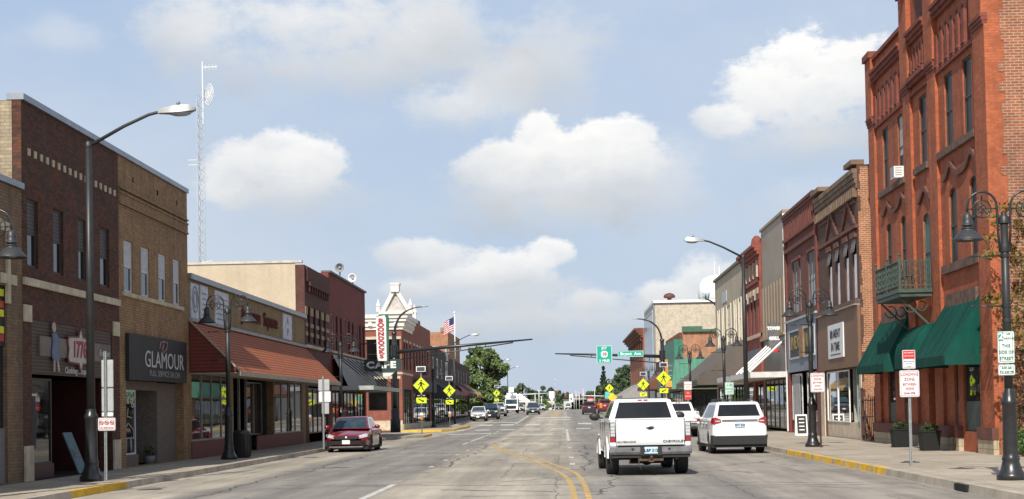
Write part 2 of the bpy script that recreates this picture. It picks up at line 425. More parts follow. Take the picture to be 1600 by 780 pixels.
# (centre x, centre y, half width, half height, softness, opacity, brightness) of each cloud seen from the street
CL = [(560, 105, 300, 60, .95, .75, .82), (860, 95, 110, 95, .95, .7, .85), (430, 300, 150, 60, .95, .7, .84), (870, 315, 190, 62, .95, .85, .80), (1045, 285, 70, 70, .95, .5, .93),
      (1265, 215, 150, 48, .95, .85, .82), (780, 462, 180, 34, .95, .7, .85), (930, 495, 270, 34, .95, .6, .84), (720, 510, 240, 26, .95, .5, .82), (1280, 320, 90, 45, .95, .35, .92), (100, 60, 85, 34, .95, .35, .97),
      (310, 45, 100, 60, .7, .85, .93), (470, 30, 170, 75, .75, .95, .96), (650, 45, 150, 75, .8, .9, .93), (720, 168, 110, 42, .6, .75, .92), (780, 130, 70, 40, .8, .6, .9),
      (350, 295, 55, 38, .5, .8, .97), (400, 268, 75, 45, .4, .9, 1.0), (455, 228, 48, 34, .32, .92, 1.02), (500, 250, 50, 44, .35, .9, 1.0), (440, 275, 90, 40, .5, .9, .99),
      (845, 218, 42, 36, .26, .97, 1.03), (955, 215, 60, 34, .26, .97, 1.04), (900, 240, 90, 44, .3, .97, 1.03), (795, 262, 66, 40, .35, .95, 1.0), (985, 255, 55, 42, .35, .9, 1.0), (880, 268, 110, 40, .5, .95, .99),
      (1245, 82, 68, 50, .24, .98, 1.06), (1310, 105, 75, 62, .28, .98, 1.03), (1188, 140, 62, 48, .3, .97, 1.04), (1145, 190, 52, 30, .35, .9, 1.0), (1255, 150, 110, 58, .4, .98, 1.01),
      (862, 395, 42, 22, .32, .92, 1.01), (800, 420, 74, 32, .36, .92, 1.0), (730, 432, 74, 24, .45, .85, .96), (668, 404, 62, 26, .4, .85, .97), (640, 455, 50, 16, .6, .7, .92),
      (1095, 438, 56, 32, .4, .85, .98), (1030, 458, 56, 24, .45, .85, .95), (930, 470, 70, 20, .6, .7, .92), (1070, 475, 80, 20, .6, .7, .9)]
col = skyc
for (cx, cy, hw, hh, soft, op, br) in CL:
    a0, e0 = pxdir(cx, cy); a1, _ = pxdir(cx + hw, cy); _, e1 = pxdir(cx, cy - hh)
    ra, re = abs(a1 - a0)*1.16, abs(e1 - e0)*1.18
    da = math_(nt, 'DIVIDE', math_(nt, 'SUBTRACT', az, a0), ra); de = math_(nt, 'DIVIDE', math_(nt, 'SUBTRACT', el, e0), re)
    d = math_(nt, 'SQRT', math_(nt, 'ADD', math_(nt, 'MULTIPLY', da, da), math_(nt, 'MULTIPLY', de, de)))
    d = math_(nt, 'ADD', d, edge)
    mr = N(nt, 'ShaderNodeMapRange', interpolation_type='SMOOTHSTEP'); nt.links.new(d, mr.inputs[0])
    mr.inputs[1].default_value = 1.05; mr.inputs[2].default_value = 1.05 - min(1, soft*1.35); mr.inputs[3].default_value = 0; mr.inputs[4].default_value = op
    sh = math_(nt, 'ADD', math_(nt, 'MULTIPLY', de, .42), math_(nt, 'ADD', math_(nt, 'MULTIPLY', math_(nt, 'SUBTRACT', nA, .5), 1.7), math_(nt, 'MULTIPLY', math_(nt, 'SUBTRACT', nB, .5), .5)))
    lit = tuple(x * br for x in (9.7, 9.65, 9.5)); drk = tuple(x * br for x in (6.6, 7.0, 7.5))
    cc = ramp(nt, math_(nt, 'ADD', sh, .55), .15, drk, .8, lit)
    col = mix(nt, mr.outputs[0], col, cc)
bg = N(nt, 'ShaderNodeBackground'); bg.inputs[1].default_value = .1; nt.links.new(col, bg.inputs[0])
ow = N(nt, 'ShaderNodeOutputWorld'); nt.links.new(bg.outputs[0], ow.inputs[0])
S.view_settings.view_transform = 'Standard'; S.view_settings.look = 'None'; S.view_settings.exposure = 0; S.view_settings.gamma = 1
S.render.engine = 'CYCLES'
# ================================================================== GROUND
def roadmat():
    m, nt, b = newmat('old_road_surface')
    p = pos(nt); s = N(nt, 'ShaderNodeSeparateXYZ'); nt.links.new(p, s.inputs[0])
    wob = noise(nt, p, .35, 4, .6); x = math_(nt, 'ADD', s.outputs[0], math_(nt, 'MULTIPLY', math_(nt, 'SUBTRACT', wob, .5), .9))
    r = N(nt, 'ShaderNodeValToRGB'); r.color_ramp.interpolation = 'LINEAR'
    nt.links.new(math_(nt, 'DIVIDE', math_(nt, 'ADD', x, 12), 24), r.inputs[0])
    conc = (.47,.425,.355); asp = (.305,.285,.262); mid = (.39,.355,.31)
    st = [(-12, conc), (-8.2, conc), (-7.6, asp), (-4.1, asp), (-3.6, conc), (-.1, conc), (.3, mid), (.8, asp), (3.6, asp), (4.2, mid), (7, mid), (12, conc)]
    el = r.color_ramp.elements
    el[0].position = 0; el[0].color = (*conc, 1); el[1].position = 1; el[1].color = (*conc, 1)
    for xx, c in st[1:-1]:
        e = el.new((xx + 12) / 24); e.color = (*c, 1)
    st_ = N(nt, 'ShaderNodeMapping'); st_.inputs['Scale'].default_value = (1.3, .10, 1); nt.links.new(p, st_.inputs['Vector'])
    n1 = noise(nt, st_.outputs[0], 1.2, 6, .65)
    n2 = noise(nt, p, .22, 5, .6); n3 = noise(nt, p, 22, 3, .65)
    c = mix(nt, .75, r.outputs[0], ramp(nt, n1, .32, (.62,.61,.6), .68, (1.22,1.22,1.2)), 'MULTIPLY')
    c = mix(nt, .55, c, ramp(nt, n2, .35, (.7,.7,.7), .65, (1.18,1.17,1.15)), 'MULTIPLY')
    # rectangular utility patches
    t = N(nt, 'ShaderNodeTexBrick'); t.offset = .37; t.inputs['Scale'].default_value = 1; t.inputs['Brick Width'].default_value = 3.65; t.inputs['Row Height'].default_value = 9.2
    t.inputs['Mortar Size'].default_value = .018; t.inputs['Color1'].default_value = (1,1,1,1); t.inputs['Color2'].default_value = (.82,.82,.82,1); t.inputs['Mortar'].default_value = (.42,.41,.4,1)
    w2 = N(nt, 'ShaderNodeTexNoise'); w2.inputs['Scale'].default_value = .8; w2.inputs['Detail'].default_value = 5; nt.links.new(p, w2.inputs['Vector'])
    wv = N(nt, 'ShaderNodeVectorMath', operation='SCALE'); nt.links.new(w2.outputs['Color'], wv.inputs[0]); wv.inputs['Scale'].default_value = .35
    av = N(nt, 'ShaderNodeVectorMath', operation='ADD'); nt.links.new(p, av.inputs[0]); nt.links.new(wv.outputs[0], av.inputs[1])
    nt.links.new(av.outputs[0], t.inputs['Vector'])
    c = mix(nt, .8, c, t.outputs[0], 'MULTIPLY')
    # random cracks
    wv2 = N(nt, 'ShaderNodeVectorMath', operation='SCALE'); nt.links.new(w2.outputs['Color'], wv2.inputs[0]); wv2.inputs['Scale'].default_value = 2.6
    av2 = N(nt, 'ShaderNodeVectorMath', operation='ADD'); nt.links.new(p, av2.inputs[0]); nt.links.new(wv2.outputs[0], av2.inputs[1])
    vo = N(nt, 'ShaderNodeTexVoronoi', feature='DISTANCE_TO_EDGE'); vo.inputs['Scale'].default_value = .17; nt.links.new(av2.outputs[0], vo.inputs['Vector'])
    ck = ramp(nt, vo.outputs[0], .006, (1,1,1), .014, (0,0,0))
    gate = ramp(nt, noise(nt, p, .3, 3), .46, (0,0,0), .56, (1,1,1))
    c = mix(nt, math_(nt, 'MULTIPLY', math_(nt, 'MULTIPLY', ck, gate), .5), c, (.08,.075,.07))
    c = mix(nt, .45, c, ramp(nt, n3, .3, (.7,.7,.7), .7, (1.25,1.25,1.25)), 'MULTIPLY')
    wx_ = math_(nt, 'ADD', s.outputs[0], math_(nt, 'MULTIPLY', noise(nt, st_.outputs[0], .6, 3), .5))
    tr_ = math_(nt, 'ABSOLUTE', math_(nt, 'SINE', math_(nt, 'MULTIPLY', math_(nt, 'ADD', wx_, .95), 1.72)))
    c = mix(nt, math_(nt, 'MULTIPLY', ramp(nt, tr_, .55, (0,0,0), 1, (1,1,1)), .2), c, (.10,.095,.09))
    blot = noise(nt, p, 1.6, 2, .5)
    c = mix(nt, math_(nt, 'MULTIPLY', ramp(nt, blot, .68, (0,0,0), .74, (1,1,1)), .35), c, (.07,.065,.06))
    nt.links.new(c, b.inputs['Base Color']); b.inputs['Roughness'].default_value = .82; b.inputs['Specular IOR Level'].default_value = .35
    bump(nt, b, n3, .4, .01)
    return m
def walkmat():
    m, nt, b = newmat('sidewalk_concrete')
    p = pos(nt); s = N(nt, 'ShaderNodeSeparateXYZ')
    t = N(nt, 'ShaderNodeTexBrick'); nt.links.new(p, t.inputs['Vector']); t.offset = 0
    t.inputs['Scale'].default_value = 1; t.inputs['Brick Width'].default_value = 1.55; t.inputs['Row Height'].default_value = 1.55; t.inputs['Mortar Size'].default_value = .014
    t.inputs['Color1'].default_value = (1.05,1.04,1.02,1); t.inputs['Color2'].default_value = (.86,.85,.83,1); t.inputs['Mortar'].default_value = (.42,.4,.36,1)
    n1 = noise(nt, p, .4, 6, .65); n2 = noise(nt, p, 16, 3, .6); n3 = noise(nt, p, 2.3, 5, .7)
    c = ramp(nt, n1, .3, (.37,.32,.255), .7, (.50,.44,.355))
    c = mix(nt, .8, c, t.outputs[0], 'MULTIPLY')
    c = mix(nt, .4, c, ramp(nt, n3, .35, (.66,.65,.63), .6, (1.1,1.1,1.1)), 'MULTIPLY')
    c = mix(nt, .3, c, ramp(nt, n2, .3, (.7,.7,.7), .7, (1.2,1.2,1.2)), 'MULTIPLY')
    sp_ = N(nt, 'ShaderNodeTexVoronoi'); sp_.inputs['Scale'].default_value = 2.2; nt.links.new(p, sp_.inputs['Vector'])
    c = mix(nt, math_(nt, 'MULTIPLY', ramp(nt, sp_.outputs[0], .05, (1,1,1), .09, (0,0,0)), .5), c, (.08,.07,.06))
    n5 = noise(nt, p, .9, 6, .7); c = mix(nt, math_(nt, 'MULTIPLY', ramp(nt, n5, .52, (0,0,0), .68, (1,1,1)), .3), c, (.13,.11,.09))
    nt.links.new(c, b.inputs['Base Color']); b.inputs['Roughness'].default_value = .85; bump(nt, b, n2, .3, .008)
    return m
M['road'] = roadmat(); M['walk'] = walkmat()
M['kerb'] = plain('kerb_concrete', (.42,.37,.30), .85, 0, .3, 1.5)
M['kerbyellow'] = plain('yellow_kerb_paint', (.72,.43,.03), .7, 0, .3, 3)
M['roadwhite'] = plain('worn_white_road_paint', (.55,.54,.5), .75, 0, .22, 4)
M['roadyellow'] = plain('worn_yellow_road_paint', (.50,.34,.13), .8, 0, .45, 5)
M['grass'] = leafmat('grass_ground', (.05,.08,.025), (.08,.12,.035))

YS = [-60, 0, 20, 40, 60, 80, 100, 120, 135, 150, 165, 180, 195, 215, 240, 270, 300, 320, 400, 500, 620, 900, 1500, 3000]
def strip(mb, x0, x1, y0, y1, dz):
    ys = sorted({y0, y1, *[y for y in YS if y0 < y < y1]})
    for a, b in zip(ys, ys[1:]): mb.face([(x0, a, g(a)+dz), (x1, a, g(a)+dz), (x1, b, g(b)+dz), (x0, b, g(b)+dz)])
m = MB(); strip(m, -1500, 1500, -60, 3000, -.03); tag(m.build('ground', M['grass']), kind='structure')
m = MB(); strip(m, -13.5, 13.5, -60, 900, 0); tag(m.build('road', M['road']), kind='structure')
m = MB(); strip(m, -120, -13.5, 100.2, 115.2, 0); strip(m, 13.5, 120, 121.4, 145, 0); tag(m.build('side_street', M['road']), kind='structure')

def kerbed(name, path, inner, yellow=()):
    """sidewalk sheet between the kerb line `path` (list of (x, y)) and x = inner, plus its kerb"""
    s = 1 if inner > path[0][0] else -1
    sw = MB(); kb = MB(); kw = .16
    pts = []
    for (xa, ya), (xb, yb) in zip(path, path[1:]):
        n = max(1, int(math.hypot(xb-xa, yb-ya) / 10)); pts += [(xa + (xb-xa)*i/n, ya + (yb-ya)*i/n) for i in range(n)]
    pts.append(path[-1])
    nn = []
    for i, p in enumerate(pts):
        a = Vector(pts[max(0, i-1)]); b = Vector(pts[min(len(pts)-1, i+1)]); d = (b - a).normalized(); q = Vector((d.y, -d.x)) * s
        nn.append((p[0] + q.x*kw, p[1] + q.y*kw))
    for i in range(len(pts) - 1):
        (xa, ya), (xb, yb) = pts[i], pts[i+1]; (ia, ja), (ib, jb) = nn[i], nn[i+1]
        za, zb = g(ya) + .15, g(yb) + .15
        if jb > ja + 1e-4: sw.face([(ia, ja, za), (ib, jb, zb), (inner, jb, zb), (inner, ja, za)])
        kb.cur = 1 if any(a <= (ya+yb)/2 <= b for a, b in yellow) else 0
        kb.face([(xa + .0, ya, za - .15), (xb, yb, zb - .15), (xb + s*.02, yb, zb), (xa + s*.02, ya, za)])
        kb.face([(xa + s*.02, ya, za), (xb + s*.02, yb, zb), (ib, jb, zb + .001), (ia, ja, za + .001)])
    o = tag(sw.build(name, M['walk']), kind='structure')
    o2 = tag(kb.build('kerb', [M['kerb'], M['kerbyellow']]), kind='structure')
def dense(y0, y1, st): 
    r_ = []; y = y0
    while y < y1: r_.append(y); y += st
    return r_
# left kerb, near block with a bump-out at the corner
kerbed('sidewalk', [(-10.1, -60), (-10.1, 30.6), (-10.1, 34.5), (-10.1, 88), (-8.5, 91.5), (-8.5, 97.2), (-9.4, 99.6), (-12.4, 100.2), (-12.69, 100.2)], -12.72, [(30.6, 34.5), (91, 99.5)])
kerbed('sidewalk', [(-12.69, 115.2), (-12.4, 115.2), (-9.4, 115.8), (-8.6, 118.2), (-8.6, 132), (-8.6, 139), (-10.1, 143), (-10.1, 620)], -12.72, [(115.5, 142)])
yl = []; y = 34.9
pr = [(7.35, -60), (7.35, 27.4), (7.35, 28.6)]
while y < 49.2: pr += [(7.35, y), (7.35, y + 1.35)]; yl.append((y, y + 1.35)); y += 1.72
kerbed('sidewalk', pr + [(7.35, 84), (7.35, 112), (7.35, 118.5), (8.3, 120.9), (11.6, 121.4), (12.05, 121.4)], 16.2, yl)
kerbed('sidewalk', [(12.05, 145), (11.6, 145), (8.3, 145.6), (7.35, 148), (7.35, 620)], 12.1, [(146, 156)])
m = MB(); strip(m, -40, -12.72, 97, 100.2, .15); strip(m, -40, -12.72, 115.2, 118.5, .15); tag(m.build('sidewalk', M['walk']), kind='structure')
m = MB(); strip(m, 16.2, 60, 118.2, 121.4, .15); strip(m, 12.1, 60, 145, 149.8, .15); tag(m.build('sidewalk', M['walk']), kind='structure')
m = MB(); m.box(7.30, 7.52, 27.75, 28.55, .012, .135); dr = m.build('storm_drain', M['dark']); tag(dr, 'dark storm drain opening in the right hand kerb', 'drain')

# painted markings, thin worn sheets above the road
mk = MB(); WEAR = random.Random(3)
def mark(x0, x1, y0, y1, c=0, worn=0):
    mk.cur = c; n = max(1, int((y1-y0)/2)) if y1-y0 > x1-x0 else max(1, int((x1-x0)/.8))
    for i in range(n):
        if y1-y0 > x1-x0: a, b, cx, d = x0, x1, y0+(y1-y0)*i/n, y0+(y1-y0)*(i+1)/n
        else: a, b, cx, d = x0+(x1-x0)*i/n, x0+(x1-x0)*(i+1)/n, y0, y1
        if WEAR.random() < worn: continue
        mk.face([(a, cx, g(cx)+.004), (b, cx, g(cx)+.004), (b, d, g(d)+.004), (a, d, g(d)+.004)])
mark(-3.95, -3.8, 22, 34.2)
for a in (39, 44, 49.5, 55, 61): mark(-4.0, -3.85, a, a + .9, 0, .1)
mark(.16, .32, 76, 116, 0, .06); mark(.16, .32, 44, 45.6); mark(.16, .32, 50, 51.4); mark(.18, .30, 62, 63.5)
for x in range(-9, 7, 2): mark(x, x + 1.15, 117.6, 121.4)
mark(-2.6, -.7, 95.3, 97.3); mark(3.2, 6.9, 95.3, 97.3, 0, .3); mark(-7.8, -4.6, 101.0, 103.3, 0, .3)
for x in (-8.2, -6.1, -3.6, 1.4, 3.6, 5.6): mark(x, x + 1.3, 143, 148.6)
mark(-3.0, .8, 166.5, 171); mark(-3.0, .9, 182, 188); mark(3, 5, 166.5, 171); mark(-8.1, -4.6, 157, 160)
mark(-4.85, -4.65, 150, 205); mark(-1.6, -1.3, 200, 330, 1, .1); mark(-1.1,-.8, 200, 330, 1, .1)
mark(.2, .45, 185, 196); mark(.2,.45, 215, 228); mark(.2,.45, 250, 262)
def pline(pts, w, c):
    mk.cur = c
    for (xa, ya), (xb, yb) in zip(pts, pts[1:]):
        d = Vector((xb-xa, yb-ya)).normalized(); q = Vector((-d.y, d.x)) * w / 2
        mk.face([(xa+q.x, ya+q.y, .0045), (xb+q.x, yb+q.y, .0045), (xb-q.x, yb-q.y, .0045), (xa-q.x, ya-q.y, .0045)])
def smooth(pts, n=6):
    o = []
    for i in range(len(pts) - 1):
        p0 = Vector(pts[max(0, i-1)]); p1 = Vector(pts[i]); p2 = Vector(pts[i+1]); p3 = Vector(pts[min(len(pts)-1, i+2)])
        for k in range(n):
            t = k / n; o.append(tuple(.5 * ((2*p1) + (-p0+p2)*t + (2*p0-5*p1+4*p2-p3)*t*t + (-p0+3*p1-3*p2+p3)*t**3)))
    o.append(tuple(pts[-1])); return o
pline(smooth([(-3.3, 70.5), (-2.2, 59.5), (-.92, 50), (-.2, 43.5), (.28, 38.6), (.42, 33), (.44, 27.5), (.42, 10)]), .115, 1)
pline(smooth([(-3.3, 69.3), (-2.33, 58.6), (-1.2, 49.8), (-.5, 43), (-.03, 37.6), (.14, 32.5), (.17, 27.3), (.17, 10)]), .115, 1)
mark(-4.9, -4.78, 72, 112, 0, .2)
tag(mk.build('road_markings', [M['roadwhite'], M['roadyellow']], norm=False), kind='structure')
# tar-sealed cracks across the lanes
tc_ = MB(); rc = random.Random(11)
def crack(x0, x1, y0, y1, w=.05):
    n = int(max(abs(x1-x0), abs(y1-y0)) / .35); p = []; q = 0
    for i in range(n + 1):
        q = q * .8 + rc.uniform(-.13, .13); t = i / n
        p.append((x0+(x1-x0)*t + (q if abs(y1-y0) > abs(x1-x0) else 0), y0+(y1-y0)*t + (q*1.6 if abs(x1-x0) >= abs(y1-y0) else 0)))
    for a, b in zip(p, p[1:]):
        d = Vector((b[0]-a[0], b[1]-a[1])).normalized(); s_ = Vector((-d.y, d.x)) * w / 2 * rc.uniform(.4, 1.2)
        tc_.face([(a[0]+s_.x, a[1]+s_.y, .003), (b[0]+s_.x, b[1]+s_.y, .003), (b[0]-s_.x, b[1]-s_.y, .003), (a[0]-s_.x, a[1]-s_.y, .003)])
for a in [(-6.5, 7.2, 34.6, 30.6, .07), (-6.2, 1, 45.5, 46, .06), (-5.4, 3, 58, 57.6, .05), (-9.8, -7, 42.5, 42.2, .07), (-3.6, -3.2, 44, 80, .06), (.6, .9, 40, 66, .06), (2.6, 7.3, 33, 31.5, .05), (-2.6, -.2, 31.5, 30, .12), (-2, 2, 29.3, 29, .05),
          (4, 7.2, 41, 47, .05), (-7.5, -7.2, 30, 78, .04), (-3, 3, 66, 66.5, .06), (-9, 4, 74, 74.5, .05), (-9, 7, 87, 86.5, .06), (.8, 7.3, 38, 37.2, .04), (.7, 1.4, 29, 38, .05), (-1.4, .5, 34.5, 37, .06)]:
    crack(a[0], a[1], a[2], a[3], a[4])
tag(tc_.build('sealed_cracks', plain('tar_crack_seal', (.075,.07,.065), .7), norm=False), kind='structure')

# ================================================================== BUILDING HELPERS
LX, RX = -12.7, 12.05
def PL(u, z, d=0): return (LX - d, u, z)       # left row, looking out over the street
def PR(u, z, d=0): return (RX + d, u, z)
def PF(Y): return lambda u, z, d=0: (u, Y + d, z)   # walls facing the camera
def shell(P, name, mats, root, u0, u1, z1, depth, holes, reveal=.22, z0=-.1, roof=True, parapet=.5):
    m = MB(); m.grid_wall(P, u0, u1, z0, z1, holes, reveal)
    m.face([P(u0, z0, 0), P(u0, z0, depth), P(u0, z1, depth), P(u0, z1, 0)])
    m.face([P(u1, z0, 0), P(u1, z0, depth), P(u1, z1, depth), P(u1, z1, 0)])
    m.face([P(u0, z0, depth), P(u1, z0, depth), P(u1, z1, depth), P(u0, z1, depth)])
    w = m.build('wall', mats, root, norm=False)
    if roof:
        r_ = MB(); r_.face([P(u0, z1-parapet, .01), P(u1, z1-parapet, .01), P(u1, z1-parapet, depth), P(u0, z1-parapet, depth)])
        for a, b in ((u0, u0+.25), (u1-.25, u1)): r_.pbox(P, a+.003, b-.003, z1-parapet+.002, z1-.002, .02, depth-.01)
        r_.pbox(P, u0+.26, u1-.26, z1-parapet+.002, z1-.002, .02, .25)
        r_.build('roof', M['roof'], root)
    return w
def window(P, root, u0, u1, z0, z1, d=.16, fm=None, gm=None, rail=True, blind=None, mull=0, fw=.06, arch=0, name='window'):
    fm = fm or M['dark']; gm = gm or M['glass']
    d = d * .35 if d < .3 else d
    f = MB()
    f.pbox(P, u0+.002, u0+fw, z0+.002, z1-.002, d-.02, d+.03); f.pbox(P, u1-fw, u1-.002, z0+.002, z1-.002, d-.02, d+.03)
    f.pbox(P, u0+fw, u1-fw, z1-fw, z1-.002, d-.02, d+.03); f.pbox(P, u0+fw, u1-fw, z0+.002, z0+fw, d-.02, d+.03)
    if rail: zm = (z0+z1)/2; f.pbox(P, u0+fw, u1-fw, zm-.03, zm+.03, d-.017, d+.025)
    for k in range(mull):
        um = u0 + (u1-u0)*(k+1)/(mull+1); f.pbox(P, um-.03, um+.03, z0+fw, z1-fw, d-.025, d+.026)
    w = f.build(name, fm, root)
    p = MB(); p.face([P(u0+.01, z0+.01, d+.01), P(u1-.01, z0+.01, d+.01), P(u1-.01, z1-.01, d+.01), P(u0+.01, z1-.01, d+.01)]); p.build('pane', gm, w, norm=False)
    if blind:
        b = MB(); zb = z1 - (z1-z0)*blind[0]; b.face([P(u0+fw, zb, d-.002), P(u1-fw, zb, d-.002), P(u1-fw, z1-fw, d-.002), P(u0+fw, z1-fw, d-.002)]); b.build('blind', blind[1], w, norm=False)
    return w
def sheet(P, root, name, mat, u0, u1, z0, z1, d0, d1):
    m = MB(); m.pbox(P, u0, u1, z0, z1, d0, d1); return m.build(name, mat, root)
def door(P, root, u0, u1, z0, z1, d, fm, gm=None):
    f = MB(); fw = .09
    f.pbox(P, u0, u0+fw, z0, z1, d-.05, d+.03); f.pbox(P, u1-fw, u1, z0, z1, d-.05, d+.03); f.pbox(P, u0+fw, u1-fw, z1-fw, z1, d-.05, d+.03); f.pbox(P, u0+fw, u1-fw, z0, z0+.22, d-.05, d+.03)
    o = f.build('door', fm, root)
    p = MB(); p.face([P(u0+.01, z0+.01, d+.01), P(u1-.01, z0+.01, d+.01), P(u1-.01, z1-.01, d+.01), P(u0+.01, z1-.01, d+.01)]); p.build('pane', gm or M['glass2'], o, norm=False)
    h = MB(); h.pbox(P, u0+.16, u0+.20, z0+.95, z0+1.25, d-.12, d-.06); h.build('handle', M['chrome'], o)
    return o

B1776 = brick('dark_red_brick', (.17,.044,.014), (.045,.015,.008), (.06,.032,.02), .5)
BTAN = brick('tan_brick', (.47,.27,.115), (.34,.185,.075), (.20,.14,.09), .35)
BTAN2 = brick('brown_tan_brick', (.30,.18,.09), (.21,.12,.06), (.15,.11,.08), .5)
BYEL = brick('pale_yellow_common_brick', (.52,.42,.26), (.40,.30,.18), (.32,.28,.22), .5, .24, .085, .014)
BJS = brick('sandy_brick', (.40,.27,.11), (.30,.19,.08), (.24,.18,.11), .35)
BRED = brick('old_red_brick', (.17,.04,.028), (.10,.026,.02), (.09,.05,.04), .45)
BPAINT = brick('red_painted_brick', (.23,.045,.035), (.20,.04,.03), (.17,.035,.03), .35, paint=.45)
BORANGE = brick('orange_red_brick', (.52,.14,.052), (.37,.09,.036), (.33,.11,.06), .6, ms=.009, paint=.1, grime=(.12,.035,.02))
BCOMMON = brick('mortared_red_brick', (.40,.115,.055), (.27,.075,.04), (.42,.31,.21), .35, .23, .08, .014)
BBROWN = brick('brown_pressed_brick', (.165,.07,.045), (.11,.048,.032), (.10,.06,.045), .45)
BMAROON = brick('maroon_brick', (.24,.065,.045), (.175,.045,.033), (.15,.06,.045), .35)
BVIC = brick('victorian_red_brick', (.36,.085,.05), (.28,.06,.04), (.22,.08,.06), .3)
BSALMON = brick('salmon_brick', (.48,.20,.10), (.40,.15,.075), (.42,.3,.2), .25)
STUC = stucco('tan_stucco', (.56,.47,.34), .9, .3)

# ================================================================== LEFT ROW
# --- leftmost tan building
t = thing('brick_building', 'low tan brick building with striped panel at the left edge of the picture', 'building', (LX, 30, .1))
holes = [(27.5, 34.0, .2, 4.7)]
shell(PL, 'w', BTAN2, t, 24, 34.99, 7.05, 14, holes, .4)
sheet(PL, t, 'coping', M['flash'], 24, 34.98, 7.06, 7.2, -.08, .4)
m = MB(); m.pbox(PL, 28, 34.1, 5.95, 6.15, -.06, .02); m.pbox(PL, 33.95, 34.12, 4.3, 5.94, -.06, .02); m.build('stone_trim', M['cream'], t)
sheet(PL, t, 'stone_block', M['cream'], 33.6, 34.6, 4.75, 4.98, -.03, .02)
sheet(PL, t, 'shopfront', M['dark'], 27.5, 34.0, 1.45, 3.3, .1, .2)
m = MB(); m.pbox(PL, 27.5, 34.0, 3.31, 4.7, .05, .15)
sp_ = m.build('sign_panel', M['ink'], t)
for k, (z, c) in enumerate([(4.45, (.72,.70,.03)), (4.18, (.5,.06,.03)), (3.98, (.72,.70,.03)), (3.6, (.72,.70,.03)), (3.42, (.42,.03,.03))]):
    q = MB(); q.pbox(PL, 27.6, 33.9, z, z+.16, .03, .049); q.build('stripe', plain('sign_stripe_%d' % k, c, .6), sp_)
sheet(PL, t, 'plinth', stucco('grey_stone_plinth', (.2,.19,.18)), 27.5, 34.0, .1, 1.44, .06, .16)

# --- dark red brick shop (1776)
t = thing('brick_building', 'dark red brick two storey clothing shop with 1776 sign and shaded doorway', 'building', (LX, 38.9, .15))
W3 = [(35.35, 36.1), (37.2, 37.95), (39.15, 39.85), (41.0, 41.85)]
holes = [(a, b, 5.28, 6.92) for a, b in W3] + [(35.6, 42.0, .16, 4.03)]
shell(PL, 'w', B1776, t, 35.0, 42.74, 9.2, 18, holes, .35)
cur = plain('grey_curtain', (.30,.31,.33), .8, 0, .2, 6)
for a, b in W3: window(PL, t, a, b, 5.28, 6.92, .22, plain('brown_sash', (.06,.05,.045), .6), blind=(.5, stripes('venetian_blind', (.10,.10,.105), 2, .09, .5)))
sheet(PL, t, 'coping', M['flash'], 34.98, 50.72, 9.21, 9.36, -.07, .35)
m = MB()
for k in range(17): m.pbox(PL, 35.4 + k*.43, 35.55 + k*.43, 7.95, 8.12, -.03, .02)
m.build('stone_dentils', M['cream'], t)
sheet(PL, t, 'sill_band', M['cream'], 35.02, 42.7, 4.82, 5.0, -.07, .02)
m = MB(); m.pbox(PL, 35.03, 35.55, 3.95, 4.35, -.04, .02); m.pbox(PL, 42.1, 42.68, 3.95, 4.35, -.04, .02); m.pbox(PL, 35.03, 35.58, .16, 1.0, -.05, .02); m.pbox(PL, 42.05, 42.68, .16, 1.0, -.05, .02)
m.build('stone_block', M['cream'], t)
sg = sheet(PL, t, 'sign_board', stripes('ribbed_brown_board', (.10,.065,.05), 2, .085, .6), 35.6, 42.0, 2.72, 4.03, .02, .12)
q = MB(); q.pbox(PL, 36.1, 41.8, 3.17, 3.66, -.03, .019); q.build('name_band', plain('dusky_mauve_band', (.17,.14,.12), .6, 0, .4, 1), sg)
q = MB(); q.prism([PL(39.08+(u-39.42)*.74, z, -.032) for u, z in [(38.1,3.05),(38.0,3.2),(38.12,3.4),(38.0,3.6),(38.1,3.75),(39.2,3.78),(39.42,4.0),(39.64,3.78),(40.7,3.75),(40.8,3.6),(40.68,3.4),(40.8,3.2),(40.7,3.05),(39.64,3.02),(39.42,2.8),(39.2,3.02)]], (.03, 0, 0)); q.build('badge', plain('dull_maroon_rim', (.16,.04,.045), .6), sg)
q = MB(); q.prism([PL(39.08+(u-39.42)*.74, z, -.064) for u, z in [(38.17,3.09),(38.08,3.2),(38.19,3.4),(38.08,3.6),(38.17,3.70),(39.24,3.73),(39.42,3.93),(39.6,3.73),(40.63,3.70),(40.72,3.6),(40.61,3.4),(40.72,3.2),(40.63,3.09),(39.6,3.07),(39.42,2.88),(39.24,3.07)]], (.012, 0, 0)); q.build('badge_face', plain('cream_badge', (.5,.46,.43), .6), sg)
E_ = (0,1,0); Uz = (0,0,1)
text('1776', .6, (LX + .09, 38.95, 3.4), E_, Uz, M['redink'], sg, bold=.01, wid=.95)
text('Clothing', .22, (LX - .005, 38.5, 2.86), E_, Uz, plain('dull_white_letters', (.5,.47,.46), .6), sg, bold=.006, wid=1.3)
text('Company', .22, (LX - .005, 39.5, 2.86), E_, Uz, MC['dull_white_letters'], sg, bold=.006, wid=1.1)
text('Boutique', .25, (LX + .05, 41.15, 3.4), E_, Uz, MC['dull_white_letters'], sg, bold=.004, wid=1.0, shear=.3)
q = MB()   # painted figure of a woman in a dress on the band
q.prism([PL(u, z, -.05) for u, z in [(36.9,3.14),(36.85,3.3),(36.95,3.55),(36.88,3.72),(37.0,3.78),(37.18,3.78),(37.28,3.7),(37.55,3.6),(37.35,3.48),(37.28,3.3),(37.5,3.16),(37.4,3.08),(37.0,3.08)]], (.012,0,0)); q.build('painted_dress', plain('sign_blue', (.12,.17,.27), .6), sg)
q = MB()
q.prism([PL(u, z, -.048) for u, z in [(36.98,3.8),(36.9,3.9),(36.95,4.02),(37.1,4.04),(37.18,3.92),(37.14,3.8)]], (.012,0,0))
